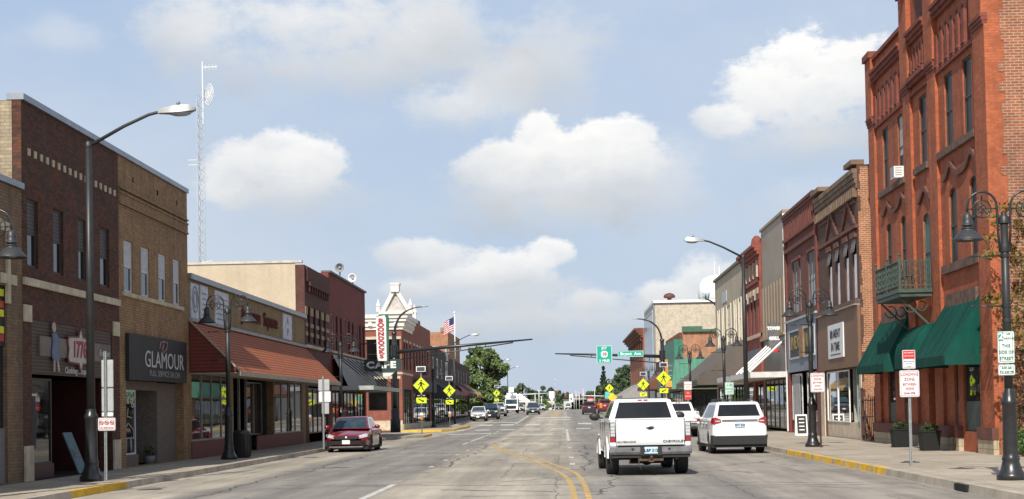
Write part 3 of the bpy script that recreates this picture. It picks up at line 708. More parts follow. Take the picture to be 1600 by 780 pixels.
q.prism([PL(u, z, -.045) for u, z in [(37.02,3.08),(37.0,2.82),(37.1,2.80),(37.12,3.08)]], (.012,0,0)); q.prism([PL(u, z, -.045) for u, z in [(37.26,3.08),(37.34,2.82),(37.46,2.80),(37.36,3.08)]], (.012,0,0))
q.build('painted_skin', plain('sign_skin', (.5,.38,.33), .6), sg)
# recessed entry: side walls, back wall, glass
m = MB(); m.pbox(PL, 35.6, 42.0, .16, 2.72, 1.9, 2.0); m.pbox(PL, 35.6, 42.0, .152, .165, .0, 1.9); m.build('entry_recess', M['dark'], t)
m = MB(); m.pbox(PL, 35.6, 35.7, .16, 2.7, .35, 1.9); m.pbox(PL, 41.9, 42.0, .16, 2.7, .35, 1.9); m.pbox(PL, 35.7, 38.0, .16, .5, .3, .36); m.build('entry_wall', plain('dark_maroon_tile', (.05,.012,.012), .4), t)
window(PL, t, 35.72, 37.9, .5, 2.65, .34, plain('dark_bronze_frame', (.03,.028,.026), .4), M['glass2'], rail=False)
door(PL, t, 39.2, 40.2, .17, 2.5, 1.7, MC['dark_bronze_frame'])
m = MB(); m.box(LX-.6, LX-.3, 36.3, 36.7, .9, 2.2); o = m.build('display_figure', plain('dim_cloth', (.06,.055,.06), .9), t)
m = MB(); m.pbox(PL, 35.75, 36.15, 2.35, 2.55, .26, .28); m.pbox(PL, 35.85, 36.1, 1.9, 1.98, .26, .28); m.build('door_notice', plain('dim_white_paper', (.28,.27,.27), .7), t)
t = thing('sandwich_board', 'pale blue leaning board sign inside the dark shop doorway beside the lamp post', 'board', (LX-.3, 39.5, .17))
m = MB(); m.prism([(LX-.1, 39.3, .17), (LX-.1, 40.0, .17), (LX-.45, 39.75, 1.25), (LX-.45, 39.05, 1.25)], (.03,0,.01)); m.build('panel', plain('pale_teal_board', (.10,.17,.19), .6), t)
text('Sale', .34, (LX-.21, 39.53, .72), (0,1,.0), (-.3,-.12,1), MC['dim_white_paper'], t, wid=.9)
# dummies: pale yellow side wall of this building shows above its lower neighbour
m = MB(); m.box(LX-17.9, LX-.22, 34.985, 34.995, 6.5, 9.19); m.build('common_brick_side', BYEL, thing_ := bpy.data.objects['brick_building.001'])

# --- tan brick salon
t = thing('brick_building', 'tan brick two storey salon with four upper windows beside the dark red brick shop', 'building', (LX, 46.7, .15))
W4 = [(43.25, 44.15), (45.05, 45.95), (47.0, 47.9), (48.8, 49.65)]
holes = [(a, b, 5.3, 6.8) for a, b in W4] + [(43.35, 49.95, .16, 4.0)]
shell(PL, 'w', BTAN, t, 42.76, 50.72, 9.2, 18, holes, .3)
wf = plain('white_sash_frame', (.62,.62,.6), .5)
for a, b in W4: window(PL, t, a, b, 5.3, 6.8, .16, wf, blind=(.52, plain('white_curtain', (.55,.57,.6), .8, 0, .15, 6)))
m = MB()
for z in (8.25, 8.12, 7.8): m.pbox(PL, 42.78, 50.7, z, z+.06, -.06, .02)
m.pbox(PL, 42.78, 50.7, 7.86, 8.12, -.03, .02); m.build('brick_band', BTAN, t)
sheet(PL, t, 'sill', M['cream'], 43.0, 50.0, 5.16, 5.28, -.06, .03)
m = MB()
for a in (44.2, 46.9, 46.92, 49.3): m.pbox(PL, a, a+.12, 8.62, 8.78, -.01, .02)
m.build('vent_brick', M['dark'], t)
sg = sheet(PL, t, 'sign_board', plain('matt_black_board', (.018,.017,.018), .6), 43.3, 50.0, 2.72, 4.08, -.12, .05)
lw = plain('silver_letters', (.55,.54,.54), .5)
text('GLAMOUR', .72, (LX+.135, 47.2, 3.36), E_, Uz, lw, sg, wid=1.35)
text('FULL SERVICE SALON', .26, (LX+.135, 47.2, 2.95), E_, Uz, plain('dull_grey_letters', (.30,.29,.29), .6), sg, wid=1.45)
q = MB(); q.tube([(LX+.135, 46.55, 3.75), (LX+.135, 46.7, 3.95), (LX+.135, 47.05, 4.0), (LX+.135, 46.9, 3.75), (LX+.135, 46.95, 3.62)], .02, 5); q.tube([(LX+.135, 47.1, 4.0), (LX+.135, 47.5, 3.95), (LX+.135, 47.35, 3.75), (LX+.135, 47.1, 3.66)], .02, 5); q.build('scroll_logo', plain('dusty_pink', (.45,.25,.24), .6), sg)
PEB = stucco('pebble_dash', (.20,.16,.13), .9, .3)
nt_ = PEB.node_tree; b_ = nt_.nodes['Principled BSDF']; vo = N(nt_, 'ShaderNodeTexVoronoi'); vo.inputs['Scale'].default_value = 14; nt_.links.new(pos(nt_), vo.inputs['Vector'])
lk = b_.inputs['Base Color'].links[0].from_socket; nt_.links.new(mix(nt_, .75, lk, vo.outputs['Color'], 'MULTIPLY'), b_.inputs['Base Color']); nt_.links.new(mix(nt_, .5, b_.inputs['Base Color'].links[0].from_socket, (.22,.17,.14)), b_.inputs['Base Color'])
m = MB(); m.pbox(PL, 47.6, 49.95, .16, 2.7, .25, 2.2); m.pbox(PL, 43.35, 45.35, .16, .5, .22, .4); m.pbox(PL, 43.35, 47.6, 2.45, 2.72, .25, 2.2); m.pbox(PL, 43.35, 47.6, .16, 2.45, 2.2, 2.3); m.build('pebble_wall', PEB, t)
w = window(PL, t, 43.4, 45.3, .5, 2.45, .3, wf, glass('window_black', (.01,.01,.01)), rail=False)
text('ing', .5, (LX-.285, 44.75, 2.18), E_, Uz, lw, w, wid=1.4)
q = MB(); q.tube([(LX-.285, 44.2, 1.3), (LX-.285, 44.5, 1.45), (LX-.285, 45.0, 1.25), (LX-.285, 45.1, 1.0), (LX-.285, 44.3, 1.0), (LX-.285, 44.3, .6)], .025, 5); q.tube([(LX-.285, 44.5, 1.9), (LX-.285, 44.4, 1.65), (LX-.285, 44.9, 1.6)], .025, 5); q.tube([(LX-.285, 44.75, 1.0), (LX-.285, 44.8, .6)], .05, 5); q.build('window_decal', plain('pale_decal', (.4,.36,.38), .6), w)
door(PL, t, 46.1, 47.0, .17, 2.42, 1.3, wf); sheet(PL, t, 'side_light', MC['window_black'], 45.3, 46.1, .5, 2.42, 1.28, 1.33)
t2 = thing('planter', 'small planter with greenery on the step by the salon door', 'planter', (LX-.4, 47.2, .15))
m = MB(); m.lathe((LX-.4, 47.2, .15), [(.0,0),(.14,0),(.19,.25),(.17,.25),(.16,.2),(0,.2)], 12); m.build('pot', plain('grey_pot', (.2,.2,.2)), t2)
def leafblob(mb, c, r, n, s, rnd, sq=(1,1,1)):
    for _ in range(n):
        while True:
            d = Vector((rnd.uniform(-1,1), rnd.uniform(-1,1), rnd.uniform(-1,1)))
            if .1 < d.length < 1: break
        p = Vector(c) + Vector((d.x*r*sq[0], d.y*r*sq[1], d.z*r*sq[2]))
        a = Vector((rnd.gauss(0,1), rnd.gauss(0,1), rnd.gauss(0,1))).normalized(); b = a.cross(Vector((rnd.gauss(0,1), rnd.gauss(0,1), rnd.gauss(0,1)))).normalized()
        k = s * rnd.uniform(.6, 1.3); mb.face([p - a*k, p + b*k*.55, p + a*k, p - b*k*.55])
rl = random.Random(5)
M['leafgreen'] = leafmat('garden_leaves', (.03,.07,.02), (.06,.13,.03)); M['leafdark'] = leafmat('dark_leaves', (.012,.028,.01), (.03,.06,.02))
m = MB(); leafblob(m, (LX-.4, 47.2, .5), .2, 60, .07, rl); m.build('leaves', M['leafdark'], t2, norm=False)

# --- Johnson Square: long sandy brick shop with a shingled mansard
t = thing('shop_building', 'long single storey sandy brick shop with orange shingled mansard awning over its windows', 'building', (LX, 62, .15))
DW = plain('dark_window_frame', (.05,.035,.03), .5)
holes = [(51.1, 57.2, .75, 3.2), (57.6, 65.6, .16, 3.2), (65.9, 72.9, .75, 3.2)]
shell(PL, 'w', BJS, t, 50.76, 73.9, 6.3, 20, holes, .3)
sheet(PL, t, 'coping', M['flash'], 50.76, 73.88, 6.31, 6.5, -.12, .35)
sheet(PL, t, 'awning_flashing', plain('grey_flashing', (.36,.36,.38), .6), 50.78, 73.9, 4.86, 4.98, -.12, .02)
SH = stripes('orange_asphalt_shingles', (.47,.135,.052), 2, .115, .5, .85)
aw = MB(); a0, a1 = 50.8, 73.8; zt, zb, px_ = 4.86, 3.12, 1.72
aw.face([(LX+.02, a0, zt), (LX+.02, a1, zt), (LX+px_, a1, zb), (LX+px_, a0, zb)]); aw.build('awning_roof', SH, t, norm=False)
aw = MB(); aw.face([(LX+.02, a0, zt-.03), (LX+px_-.02, a0, zb-.01), (LX+.02, a0, zb-.01)]); aw.face([(LX+.02, a1, zt-.03), (LX+px_-.02, a1, zb-.01), (LX+.02, a1, zb-.01)]); aw.build('awning_side', stripes('maroon_lap_siding', (.20,.035,.025), 2, .12, .4), t, norm=False)
aw = MB(); aw.bar((LX+.03, a0-.01, zt+.02), (LX+px_+.01, a0-.01, zb+.02), .07, .05); aw.box(LX+px_-.02, LX+px_+.05, a0-.04, a1+.02, zb-.16, zb+.005); aw.build('awning_trim', plain('beige_trim', (.40,.33,.26), .6), t)
aw = MB(); aw.box(LX+.01, LX+px_-.03, a0+.02, a1-.02, zb-.07, zb-.03); aw.build('awning_soffit', plain('beige_soffit', (.36,.30,.24), .8), t)
M['shopglass'] = glass('clear_shop_glass', (.045,.045,.045), .015, 1.75, .8, .35)
for a, b, mu in ((51.1, 57.2, 3), (65.9, 72.9, 3)): window(PL, t, a, b, .75, 3.15, .12, plain('aluminium_frame', (.30,.29,.28), .4, .4), M['shopglass'], rail=False, mull=mu)
m = MB(); m.pbox(PL, 57.6, 65.6, .16, 3.2, 1.8, 1.9); m.pbox(PL, 57.5, 57.6, .16, 3.2, .3, 1.8); m.pbox(PL, 65.6, 65.7, .16, 3.2, .3, 1.8); m.build('entry_recess', plain('dim_interior', (.05,.047,.045), .8), t)
m = MB(); m.pbox(PL, 50.95, 57.25, .16, .74, -.03, .02); m.pbox(PL, 61.9, 73.0, .16, .74, -.03, .02); m.build('bulkhead', plain('maroon_panel', (.16,.03,.025), .6, 0, .25, 2), t)
window(PL, t, 62.0, 65.55, .75, 3.0, .5, MC['aluminium_frame'], M['shopglass'], rail=False, mull=1)
door(PL, t, 58.4, 59.4, .17, 2.5, 1.0, MC['aluminium_frame'], M['shopglass']); door(PL, t, 59.5, 60.5, .17, 2.5, 1.0, MC['aluminium_frame'], M['shopglass'])
m = MB(); m.pbox(PL, 58.3, 62, 2.5, 2.6, .93, 1.05); m.pbox(PL, 60.55, 60.65, .16, 3.15, .4, .5); m.pbox(PL, 61.9, 62, .16, 3.15, .4, .5); m.build('door_frame', MC['aluminium_frame'], t)
rdl = plain('faded_red_letters', (.10,.008,.01), .85, spec=.1)
text('Johnson  Square', .78, (LX+.05, 62.9, 5.65), E_, Uz, rdl, t, bold=.022, wid=1.45)
po = plain('faded_poster', (.6,.63,.7), .6, 0, .25, 3)
for a, b, z0, z1, s_ in ((51.05, 52.1, 5.0, 6.2, ''), (52.35, 53.5, 5.05, 6.22, ''), (54.6, 56.8, 5.0, 6.22, ''), (68.0, 70.2, 5.05, 6.2, 'A\nP')):
    p_ = sheet(PL, t, 'poster', po, a, b, z0, z1, -.035, .01)
    lm = plain('poster_grey_print', (.25,.28,.33), .6)
    if s_ == 'A\nP':
        text('A', .5, (LX+.045, 69.1, 5.92), E_, Uz, lm, p_, wid=1.6); text('P', .5, (LX+.045, 69.1, 5.38), E_, Uz, lm, p_, wid=1.6)
    elif a < 52:
        q = MB(); q.tube([(LX+.045, 51.57 + .4*math.cos(k*.524), 5.65 + .45*math.sin(k*.524)) for k in range(13)], .02, 5); q.tube([(LX+.045, 51.57 + .22*math.cos(k*.524), 5.65 + .28*math.sin(k*.524)) for k in range(13)], .02, 5); q.build('oval_emblem', lm, p_)
    else:
        q = MB()
        for k in range(5): q.pbox(PL, a+.25, b-.25-.15*(k % 2), z1-.3-k*.19, z1-.25-k*.19, -.045, -.036)
        q.build('print_lines', lm, p_)
t = thing('litter_bin', 'dark slatted litter bin beside the double lamp outside the shingled shop', 'bin', (-11.1, 51.6, .15))
m = MB(); m.lathe((-11.1, 51.6, .15), [(0,0),(.27,0),(.3,.05),(.3,.82),(.32,.84),(.32,.88),(.2,.95),(0,.95)], 18); m.build('drum', M['black'], t)
m = MB()
for k in range(18):
    a = k*math.pi/9; m.box(-11.1+.305*math.cos(a)-.012, -11.1+.305*math.cos(a)+.012, 51.6+.305*math.sin(a)-.012, 51.6+.305*math.sin(a)+.012, .22, .96)
m.build('slats', M['blackplastic'], t)

# --- dark red building with cream banding and stucco side wall
t = thing('brick_building', 'dark red brick building with cream striped window bay and tan stucco side wall', 'building', (LX, 78, .15))
WS = [(74.7, 75.5), (76.4, 77.2), (78.1, 78.9), (79.8, 80.5)]
holes = [(a, b, 5.15, 7.0) for a, b in WS] + [(74.8, 81.0, .16, 3.0)]
shell(PL, 'w', [BRED], t, 74.0, 81.7, 9.0, 22, holes, .25)
m = MB(); m.box(LX-22, LX-.45, 73.97, 73.995, 5.0, 9.05); m.box(LX-14, LX-.45, 73.96, 73.995, 9.06, 9.2); m.build('stucco_side', STUC, t)
m = MB(); m.box(LX-10.5, LX-.1, 73.9, 74.2, 9.1, 9.22); m.box(LX-22, LX-10.5, 73.9, 74.2, 8.75, 8.87); m.build('side_coping', plain('pale_coping', (.55,.5,.42), .7), t)
for a, b in WS: window(PL, t, a, b, 5.15, 7.0, .16, M['dark'])
m = MB()
for k, (a, b) in enumerate([(74.05, 74.68), (75.52, 76.38), (77.22, 78.08), (78.92, 79.78), (80.52, 81.6)]):
    m.pbox(PL, a, b, 6.55, 6.95, -.04, .02); m.pbox(PL, a, b, 5.95, 6.15, -.04, .02); m.pbox(PL, a, b, 5.5, 5.7, -.04, .02)
m.build('stone_banding', plain('ochre_stone', (.36,.26,.16), .8), t)
m = MB(); m.pbox(PL, 74.3, 81.5, 8.2, 8.95, -.10, .02); m.pbox(PL, 74.5, 80.9, 8.0, 8.2, -.22, .02)
for k in range(9): m.pbox(PL, 74.6+k*.75, 74.85+k*.75, 7.7, 8.0, -.16, .02)
m.build('cornice', BRED, t)
m = MB(); m.pbox(PL, 74.05, 81.6, 4.9, 5.05, -.1, .02); m.build('sill', M['cream'], t)
window(PL, t, 75, 80.8, .6, 2.9, .2, DW, M['shopglass'], rail=False, mull=3)

# --- red painted building with row of tall windows, cafe canopy
t = thing('brick_building', 'plain red painted brick building with tall narrow windows and loudspeakers on its roof', 'building', (LX, 89, .15))
WS = [(82.5+k*1.62, 83.25+k*1.62) for k in range(9)]
holes = [(a, b, 5.08, 7.1) for a, b in WS] + [(82.6, 96.0, .16, 2.85)]
shell(PL, 'w', BPAINT, t, 81.72, 96.8, 9.3, 22, holes, .25)
for k, (a, b) in enumerate(WS): window(PL, t, a, b, 5.08, 7.1, .17, plain('dark_red_frame', (.06,.015,.015), .6) if k % 3 else plain('cream_sash', (.35,.33,.28)), M['glass'])
sheet(PL, t, 'coping', plain('dark_coping', (.12,.1,.1), .6), 81.7, 96.85, 9.31, 9.42, -.12, .4)
sheet(PL, t, 'sill', M['cream'], 82.3, 96.5, 4.94, 5.06, -.08, .02)
for a in (82.8, 87.3, 91.8): window(PL, t, a, a+4, .55, 2.8, .2, DW, M['shopglass'], rail=False, mull=2)
sheet(PL, t, 'bulkhead', plain('brown_bulkhead', (.12,.07,.05)), 82.7, 95.9, .16, .54, .02, .1)
m = MB(); m.box(LX+.02, LX+2.3, 82.2, 96.6, 2.88, 3.02); m.build('canopy', plain('grey_green_canopy', (.16,.19,.17), .5, .3), t)
m = MB(); m.box(LX+2.3, LX+2.34, 82.2, 96.6, 2.85, 3.08); m.box(LX+.02, LX+2.3, 82.17, 82.2, 2.85, 3.08); m.build('canopy_fascia', plain('pale_fascia', (.42,.44,.42), .5, .2), t)
m = MB(); m.face([(LX+.05, 82.4, 4.85), (LX+.05, 96.4, 4.85), (LX+.9, 96.4, 3.1), (LX+.9, 82.4, 3.1)]); m.build('upper_screen', stucco('grey_corrugated_screen', (.30,.29,.26), .6, .5, (.35,6,False,.02)), t, norm=False)
m = MB()
for k in range(7): m.tube([(LX+.06, 84+k*1.9, 4.8), (LX+2.2, 82.6+k*1.9+1.2, 3.05)], .035, 6)
m.build('canopy_rod', M['black'], t)
for k, (y, z) in enumerate(((85.4, 9.75), (90.6, 9.6))):
    h = thing('horn_loudspeaker', ['grey horn loudspeaker on the red roof edge, the nearer one', 'white horn loudspeaker on the red roof edge, the farther one'][k], 'loudspeaker', (LX, y, 9.42), 'loudspeakers on the roof')
    m = MB(); m.lathe((LX+.1, y, z+.15), [(.05,.35),(.08,.2),(.12,.05),(.23,-.2),(.27,-.25),(.22,-.2),(.0,.1)], 16, 'y'); m.build('horn', [plain('grey_horn', (.3,.31,.32)), M['white']][k], h)
    m = MB(); m.box(LX+.05, LX+.13, y-.04, y+.04, 9.4, z+.12); m.ball((LX+.1, y-.12, z+.15), .09, 8, 5); m.build('bracket', M['galv'], h)

# BOONDOCKS CAFE blade sign, on its own post at the corner of the building
t = thing('cafe_sign', 'tall white and green vertical cafe sign with red letters over a dark cafe board', 'sign', (-11.2, 95, 3.0))
YS_ = 93.5; sc = YS_/2350
def atp(px, py, Y):
    v = rot @ Vector((px-PPX, -(py-PPY), -FPX)); k = Y / v.y; return (v.x*k, Y, 1.68 + v.z*k)
poly = [(587,500),(588.5,495),(601,492.5),(603,497),(604.5,564),(589.5,564)]
q = MB(); q.prism([atp(a, b, YS_) for a, b in poly], (0,.04,0)); q.build('sign_face', M['signwhite'], t)
poly2 = [(600,492),(606,489.5),(608.5,495),(607,562),(603,570),(596,571.5)]
q = MB(); q.prism([atp(a, b, YS_+.06) for a, b in [(588,494),(597,491),(605,491.3),(608,497),(607.5,530),(606.5,564),(590.5,564.3)]], (0,.1,0)); q.build('sign_edge', plain('dull_green_edge', (.02,.13,.08), .5), t)
for k, ch in enumerate('BOONDOCKS'):
    p_ = atp(594.7 + .2*k, 501.2 + 7.0*k, YS_-.012); text(ch, .33 , p_, (1,0,.01), Uz, M['redink'], t, bold=.018, wid=1.55)
bx = MB(); p0 = atp(569, 562, YS_+.3); p1 = atp(627, 579.5, YS_+.3); bx.box(p0[0], p1[0], YS_+.3, YS_+.5, p1[2], p0[2]); cb = bx.build('cafe_board', plain('black_green_board', (.02,.05,.04), .5), t)
text('CAFE', .56, ((p0[0]+p1[0])/2 - .1, YS_+.28, (p0[2]+p1[2])/2), (1,0,.0), Uz, M['white'], cb, bold=.03, wid=1.25, spacing=1.2)
bx = MB(); bx.tube([(LX, YS_+.4, p1[2]+.5), (p0[0]+.4, YS_+.4, p1[2]+.5)], .05, 6); bx.tube([(LX, YS_+.4, 5.9), (-11.4, YS_+.4, 5.9)], .04, 6); bx.tube([(-11.35, YS_+.2, p1[2]-.1), (-11.35, YS_+.2, 5.9)], .05, 6); bx.build('bracket', M['black'], t)
bx = MB(); a_ = atp(574, 580, YS_+.5); c_ = atp(612, 588, YS_+.5); bx.prism([(a_[0], YS_+.42, a_[2]), (c_[0]+.3, YS_+.42, a_[2]), (c_[0]-.1, YS_+.42, c_[2]), (a_[0]+.2, YS_+.42, c_[2])], (0,.06,0)); bx.build('under_panel', M['signwhite'], t)

# --- corner building with white pediment, across the side street
t = thing('corner_building', 'red brick corner building with tall white pointed gable and white cornice', 'building', (LX, 130, .15))
YC = 118.7
PC = PF(YC)
WF = [(-17.2, -16.2), (-15.5, -14.6), (-13.6, -12.95)]
H = 8.5
front = [(-15.5, -14.3, 5.0, 7.35), (-13.75, -12.85, 5.0, 7.35), (-15.4, -13.9, 1.7, 4.2), (-13.6, -12.95, .2, 4.2), (-18.6, -16.6, 5.0, 7.35), (-18.6, -16, 1.7, 4.2)]
m = MB(); m.grid_wall(PC, -26, LX, -.1, H, front, .25)
sideh = [(120.2, 121.2, 5.0, 7.2), (122.2, 123.2, 5.0, 7.2), (124.8, 125.8, 5.0, 7.2), (119.8, 126, .3, 3.4)] + [(128+k*2.6, 129.1+k*2.6, 5.0, 7.2) for k in range(6)] + [(127.5, 143, .4, 3.2)]
m.grid_wall(PL, YC, 144.6, -.1, H, sideh, .25)
m.face([PC(-26,-.1,0), PC(-26,-.1,26), PC(-26,H,26), PC(-26,H,0)]); m.face([(-26,144.6,-.1),(LX,144.6,-.1),(LX,144.6,H),(-26,144.6,H)])
m.grid_wall(PL, 127.0, 144.6, H, 9.3, [], .1); m.face([(-26,127,H),(LX,127,H),(LX,127,9.3),(-26,127,9.3)]); m.face([(-26,144.6,H),(LX,144.6,H),(LX,144.6,9.3),(-26,144.6,9.3)])
m.build('wall', BMAR2 := brick('corner_red_brick', (.36,.10,.06), (.28,.075,.05), (.24,.1,.07), .3), t, norm=False)
m = MB(); m.face([(-25.9,YC+.1,8.3),(LX-.02,YC+.1,8.3),(LX-.02,144.5,8.3),(-25.9,144.5,8.3)]); m.build('roof', M['roof'], t)
for a, b, c, d in front: window(PC, t, a, b, c, d, .15, M['dark'], glass('black_glass', (.008,.008,.009)), rail=(c > 4))
for a, b, c, d in sideh: window(PL, t, a, b, c, d, .15, M['dark'], M['glass'], rail=(c > 4), mull=(3 if b-a > 4 else 0))
m = MB()
for a, b, c, d in front: m.pbox(PC, a-.12, b+.12, d, d+.22, -.04, .02)
for a, b, c, d in sideh:
    if c > 4: m.pbox(PL, a-.1, b+.1, d, d+.2, -.04, .02)
m.pbox(PC, -26, LX-.02, 4.55, 4.72, -.06, .02); m.pbox(PC, -12.98+.02, LX-.02, 3.2, 3.35, -.05, .02); m.pbox(PC, -26, -12.7, .14, .9, -.08, .02); m.pbox(PL, YC+.02, 144.5, .14, .6, -.08, .02)
m.pbox(PL, YC, 127, 4.55, 4.72, -.06, .02); m.build('stone_band', M['cream'], t)
WP = plain('white_cornice_paint', (.78,.74,.68), .6, 0, .12, 1.5)
m = MB()
for k, (z0, z1, d) in enumerate([(8.1, 8.35, -.12), (8.35, 8.75, -.25), (8.75, 9.0, -.42), (9.0, 9.3, -.55)]):
    m.pbox(PC, -26, LX - d, z0+.001, z1, d, .3); m.pbox(PL, YC+.31, 126.4, z0+.001, z1, d, .2)
for k in range(13): m.pbox(PC, -25.5+k*1.02, -25.2+k*1.02, 8.4, 8.72, -.36, -.25)
for k in range(7): m.pbox(PL, 119.3+k*1.02, 119.6+k*1.02, 8.4, 8.72, -.36, -.25)
m.build('cornice', WP, t)
m = MB()   # gable
gx0, gx1, gz0, gza = -14.0, -12.1, 9.3, 11.15; gc = (gx0+gx1)/2 - .05
m.prism([(gx0, YC-.35, gz0), (gx1, YC-.35, gz0), (gc+.12, YC-.35, gza), (gc-.12, YC-.35, gza)], (0,.6,0))
m.build('gable', brick('white_painted_brick', (.72,.68,.62), (.66,.62,.57), (.5,.47,.44), .2), t)
m = MB()
m.bar((gx0-.25, YC-.45, gz0-.05), (gc-.1, YC-.45, gza+.05), .28, .3); m.bar((gx1+.25, YC-.45, gz0-.05), (gc+.1, YC-.45, gza+.05), .28, .3)
m.box(gc-.32, gc+.32, YC-.75, YC+.2, gza-.1, gza+.45); m.box(gc-.38, gc+.38, YC-.8, YC+.25, gza+.45, gza+.6); m.box(gx0-.4, gx1+.4, YC-.7, YC+.2, 9.302, 9.5)
for x in (gx0-.45, gx1+.2): m.lathe((x, YC-.5, 9.5), [(.18,0),(.16,.4),(.2,.45),(.08,.8),(.0,1.05)], 8)
m.lathe((-12.3, 125.5, 9.3), [(.22,0),(.2,.5),(.26,.55),(.1,1.0),(.0,1.3)], 8)
m.build('gable_trim', WP, t)
m = MB(); m.box(-13.4, -13.0, 131, 132, 9.3, 10.2); m.box(-13.5, -13.1, 137, 139, 9.3, 9.9); m.build('chimney', plain('dark_chimney', (.1,.09,.09)), t)
m = MB(); m.box(LX+.02, LX+.6, 127.2, 144.3, 3.3, 4.3); m.build('shop_awning', plain('dark_grey_awning', (.06,.065,.075), .8), t)

# --- dark row beyond
t = thing('brick_building', 'dark brown brick building with white framed upper windows beyond the corner building', 'building', (LX, 157, .15))
DB = brick('sooty_brown_brick', (.10,.06,.045), (.07,.042,.034), (.06,.045,.04), .4)
WS = [(147, 148.2), (151.5, 153.5), (157.5, 158.5), (163, 166.5)]
shell(PL, 'w', DB, t, 144.7, 168.6, 7.9, 24, [(a, b, 4.9, 6.9) for a, b in WS] + [(146, 167, .3, 3.2)], .25, z0=-.2)
for a, b in WS: window(PL, t, a, b, 4.9, 6.9, .12, M['white'], M['glass'], mull=1 if b-a > 1.5 else 0, fw=.16)
window(PL, t, 146, 167, .4, 3.1, .2, DW, M['shopglass'], rail=False, mull=7)
for k, (a, b, c) in enumerate(((145.5, 151.5, (.05,.055,.065)), (152, 160, (.03,.03,.032)), (161, 168, (.04,.022,.02)))):
    m = MB(); m.prism([(LX+.02, a, 4.6), (LX+1.9, a, 3.2), (LX+1.9, a, 2.9), (LX+.02, a, 2.9)], (0, b-a, 0)); m.build('awning', plain('dark_awning_%d' % k, c, .85), t)
m = MB(); m.pbox(PL, 163.5, 166, 7.0, 8.6, -.1, .02); m.build('sign_frame', M['galvlight'], t)
t = thing('brick_building', 'low dark brick shop with tan awning at the far end of the left row', 'building', (LX, 182, .4))
shell(PL, 'w', DB, t, 168.7, 205, 7.4, 22, [(172+k*5.2, 173.3+k*5.2, 4.9, 6.5) for k in range(6)] + [(170, 203, .7, 3.2)], .25, z0=-.2)
for k in range(6): window(PL, t, 172+k*5.2, 173.3+k*5.2, 4.9, 6.5, .12, M['white'] if k == 2 else wf, M['glass'])
window(PL, t, 170, 203, .8, 3.1, .2, DW, M['shopglass'], rail=False, mull=10)
for k, (a, b, c) in enumerate(((170, 181, (.09,.02,.025)), (182, 190, (.05,.05,.06)), (191, 203, (.42,.28,.12)))):
    m = MB(); m.prism([(LX+.02, a, 4.9), (LX+1.9, a, 3.5), (LX+1.9, a, 3.2), (LX+.02, a, 3.2)], (0, b-a, 0)); m.build('awning', plain('far_awning_%d' % k, c, .85), t)
t = thing('brick_building', 'orange brick block rising behind the dark left row near the flag', 'building', (-18, 178, .3))
m = MB(); m.box(-30, -12.95, 172, 190, 0, 10.6); m.box(-13.9, -12.93, 171.9, 173.4, 10.6, 11.1); m.build('wall', BSALMON, t)
m = MB(); m.box(-30, -14, 171.93, 171.99, 8.7, 9.0); m.build('band', M['cream'], t)
t = thing('flagpole', 'white flagpole rising above the left row of roofs', 'flagpole', (-12.6, 171, 8))
m = MB(); m.tube([(-12.15, 170.5, 7.4), (-12.15, 170.5, 12.6)], .07, 8); m.build('pole', M['white'], t)
m = MB(); m.ball((-12.15, 170.5, 12.7), .14, 8, 6); m.build('finial', M['white'], t)
t = thing('flag', 'United States flag hanging from the white pole above the left row', 'flag', (-12.2, 170.5, 10.5))
fl = {k: MB() for k in ('stripe_red', 'stripe_white', 'canton')}
nU, nV = 14, 13
def fp(i, j):
    u = i/nU; v = j/nV; x = -12.22 - 1.95*u*.62 + .0; z = 12.3 - 1.95*v*.82 - .75*u*(1-.15*v); 
    return (x + .05*math.sin(u*8+v), 170.5 + .16*math.sin(u*9 + v*2), z)
for i in range(nU):
    for j in range(nV):
        kk = 'canton' if (i < 6 and j < 7) else ('stripe_red' if j % 2 == 0 else 'stripe_white')
        fl[kk].face([fp(i,j), fp(i+1,j), fp(i+1,j+1), fp(i,j+1)])
for k, c in (('stripe_red', (.45,.03,.05)), ('stripe_white', (.75,.75,.75)), ('canton', (.03,.045,.16))): fl[k].build(k, plain('flag_' + k, c, .8), t, norm=False)
# ================================================================== RIGHT ROW
_E = (0,-1,0)
BS = plain('brownstone_trim', (.15,.06,.042), .85, 0, .35, 3)
BSR = plain('red_brown_ledge', (.20,.055,.035), .85, 0, .3, 3)
# --- big red three storey building
t = red = thing('brick_building', 'three storey orange red brick building with green awnings and an iron balcony', 'building', (RX, 50, .15))
y0, y1 = 42.15, 58.1
TOP = 14.6
w3 = [(43.9, 44.85), (46.05, 47.0), (49.35, 50.3), (52.75, 53.55), (55.1, 56.05)]
w2 = [(43.6, 44.45), (45.9, 46.8), (49.25, 50.2), (52.6, 53.45), (54.9, 55.8)]
holes = [(a, b, 9.5, 11.78) for a, b in w3] + [(a, b, 5.9, 8.2) for a, b in w2[:2]] + [(49.25, 50.2, 5.3, 7.85)] + [(a, b, 5.9, 8.2) for a, b in w2[3:]]
gh = [(43.9, 45.7, .75, 3.3), (46.3, 46.75, .75, 3.3), (48.35, 50.0, .16, 3.1), (52.5, 53.6, .75, 3.1), (55.0, 56.2, .75, 3.1)]
holes += gh
shell(PR, 'w', BORANGE, t, y0, y1, TOP, 22, holes, .28, parapet=1.2)
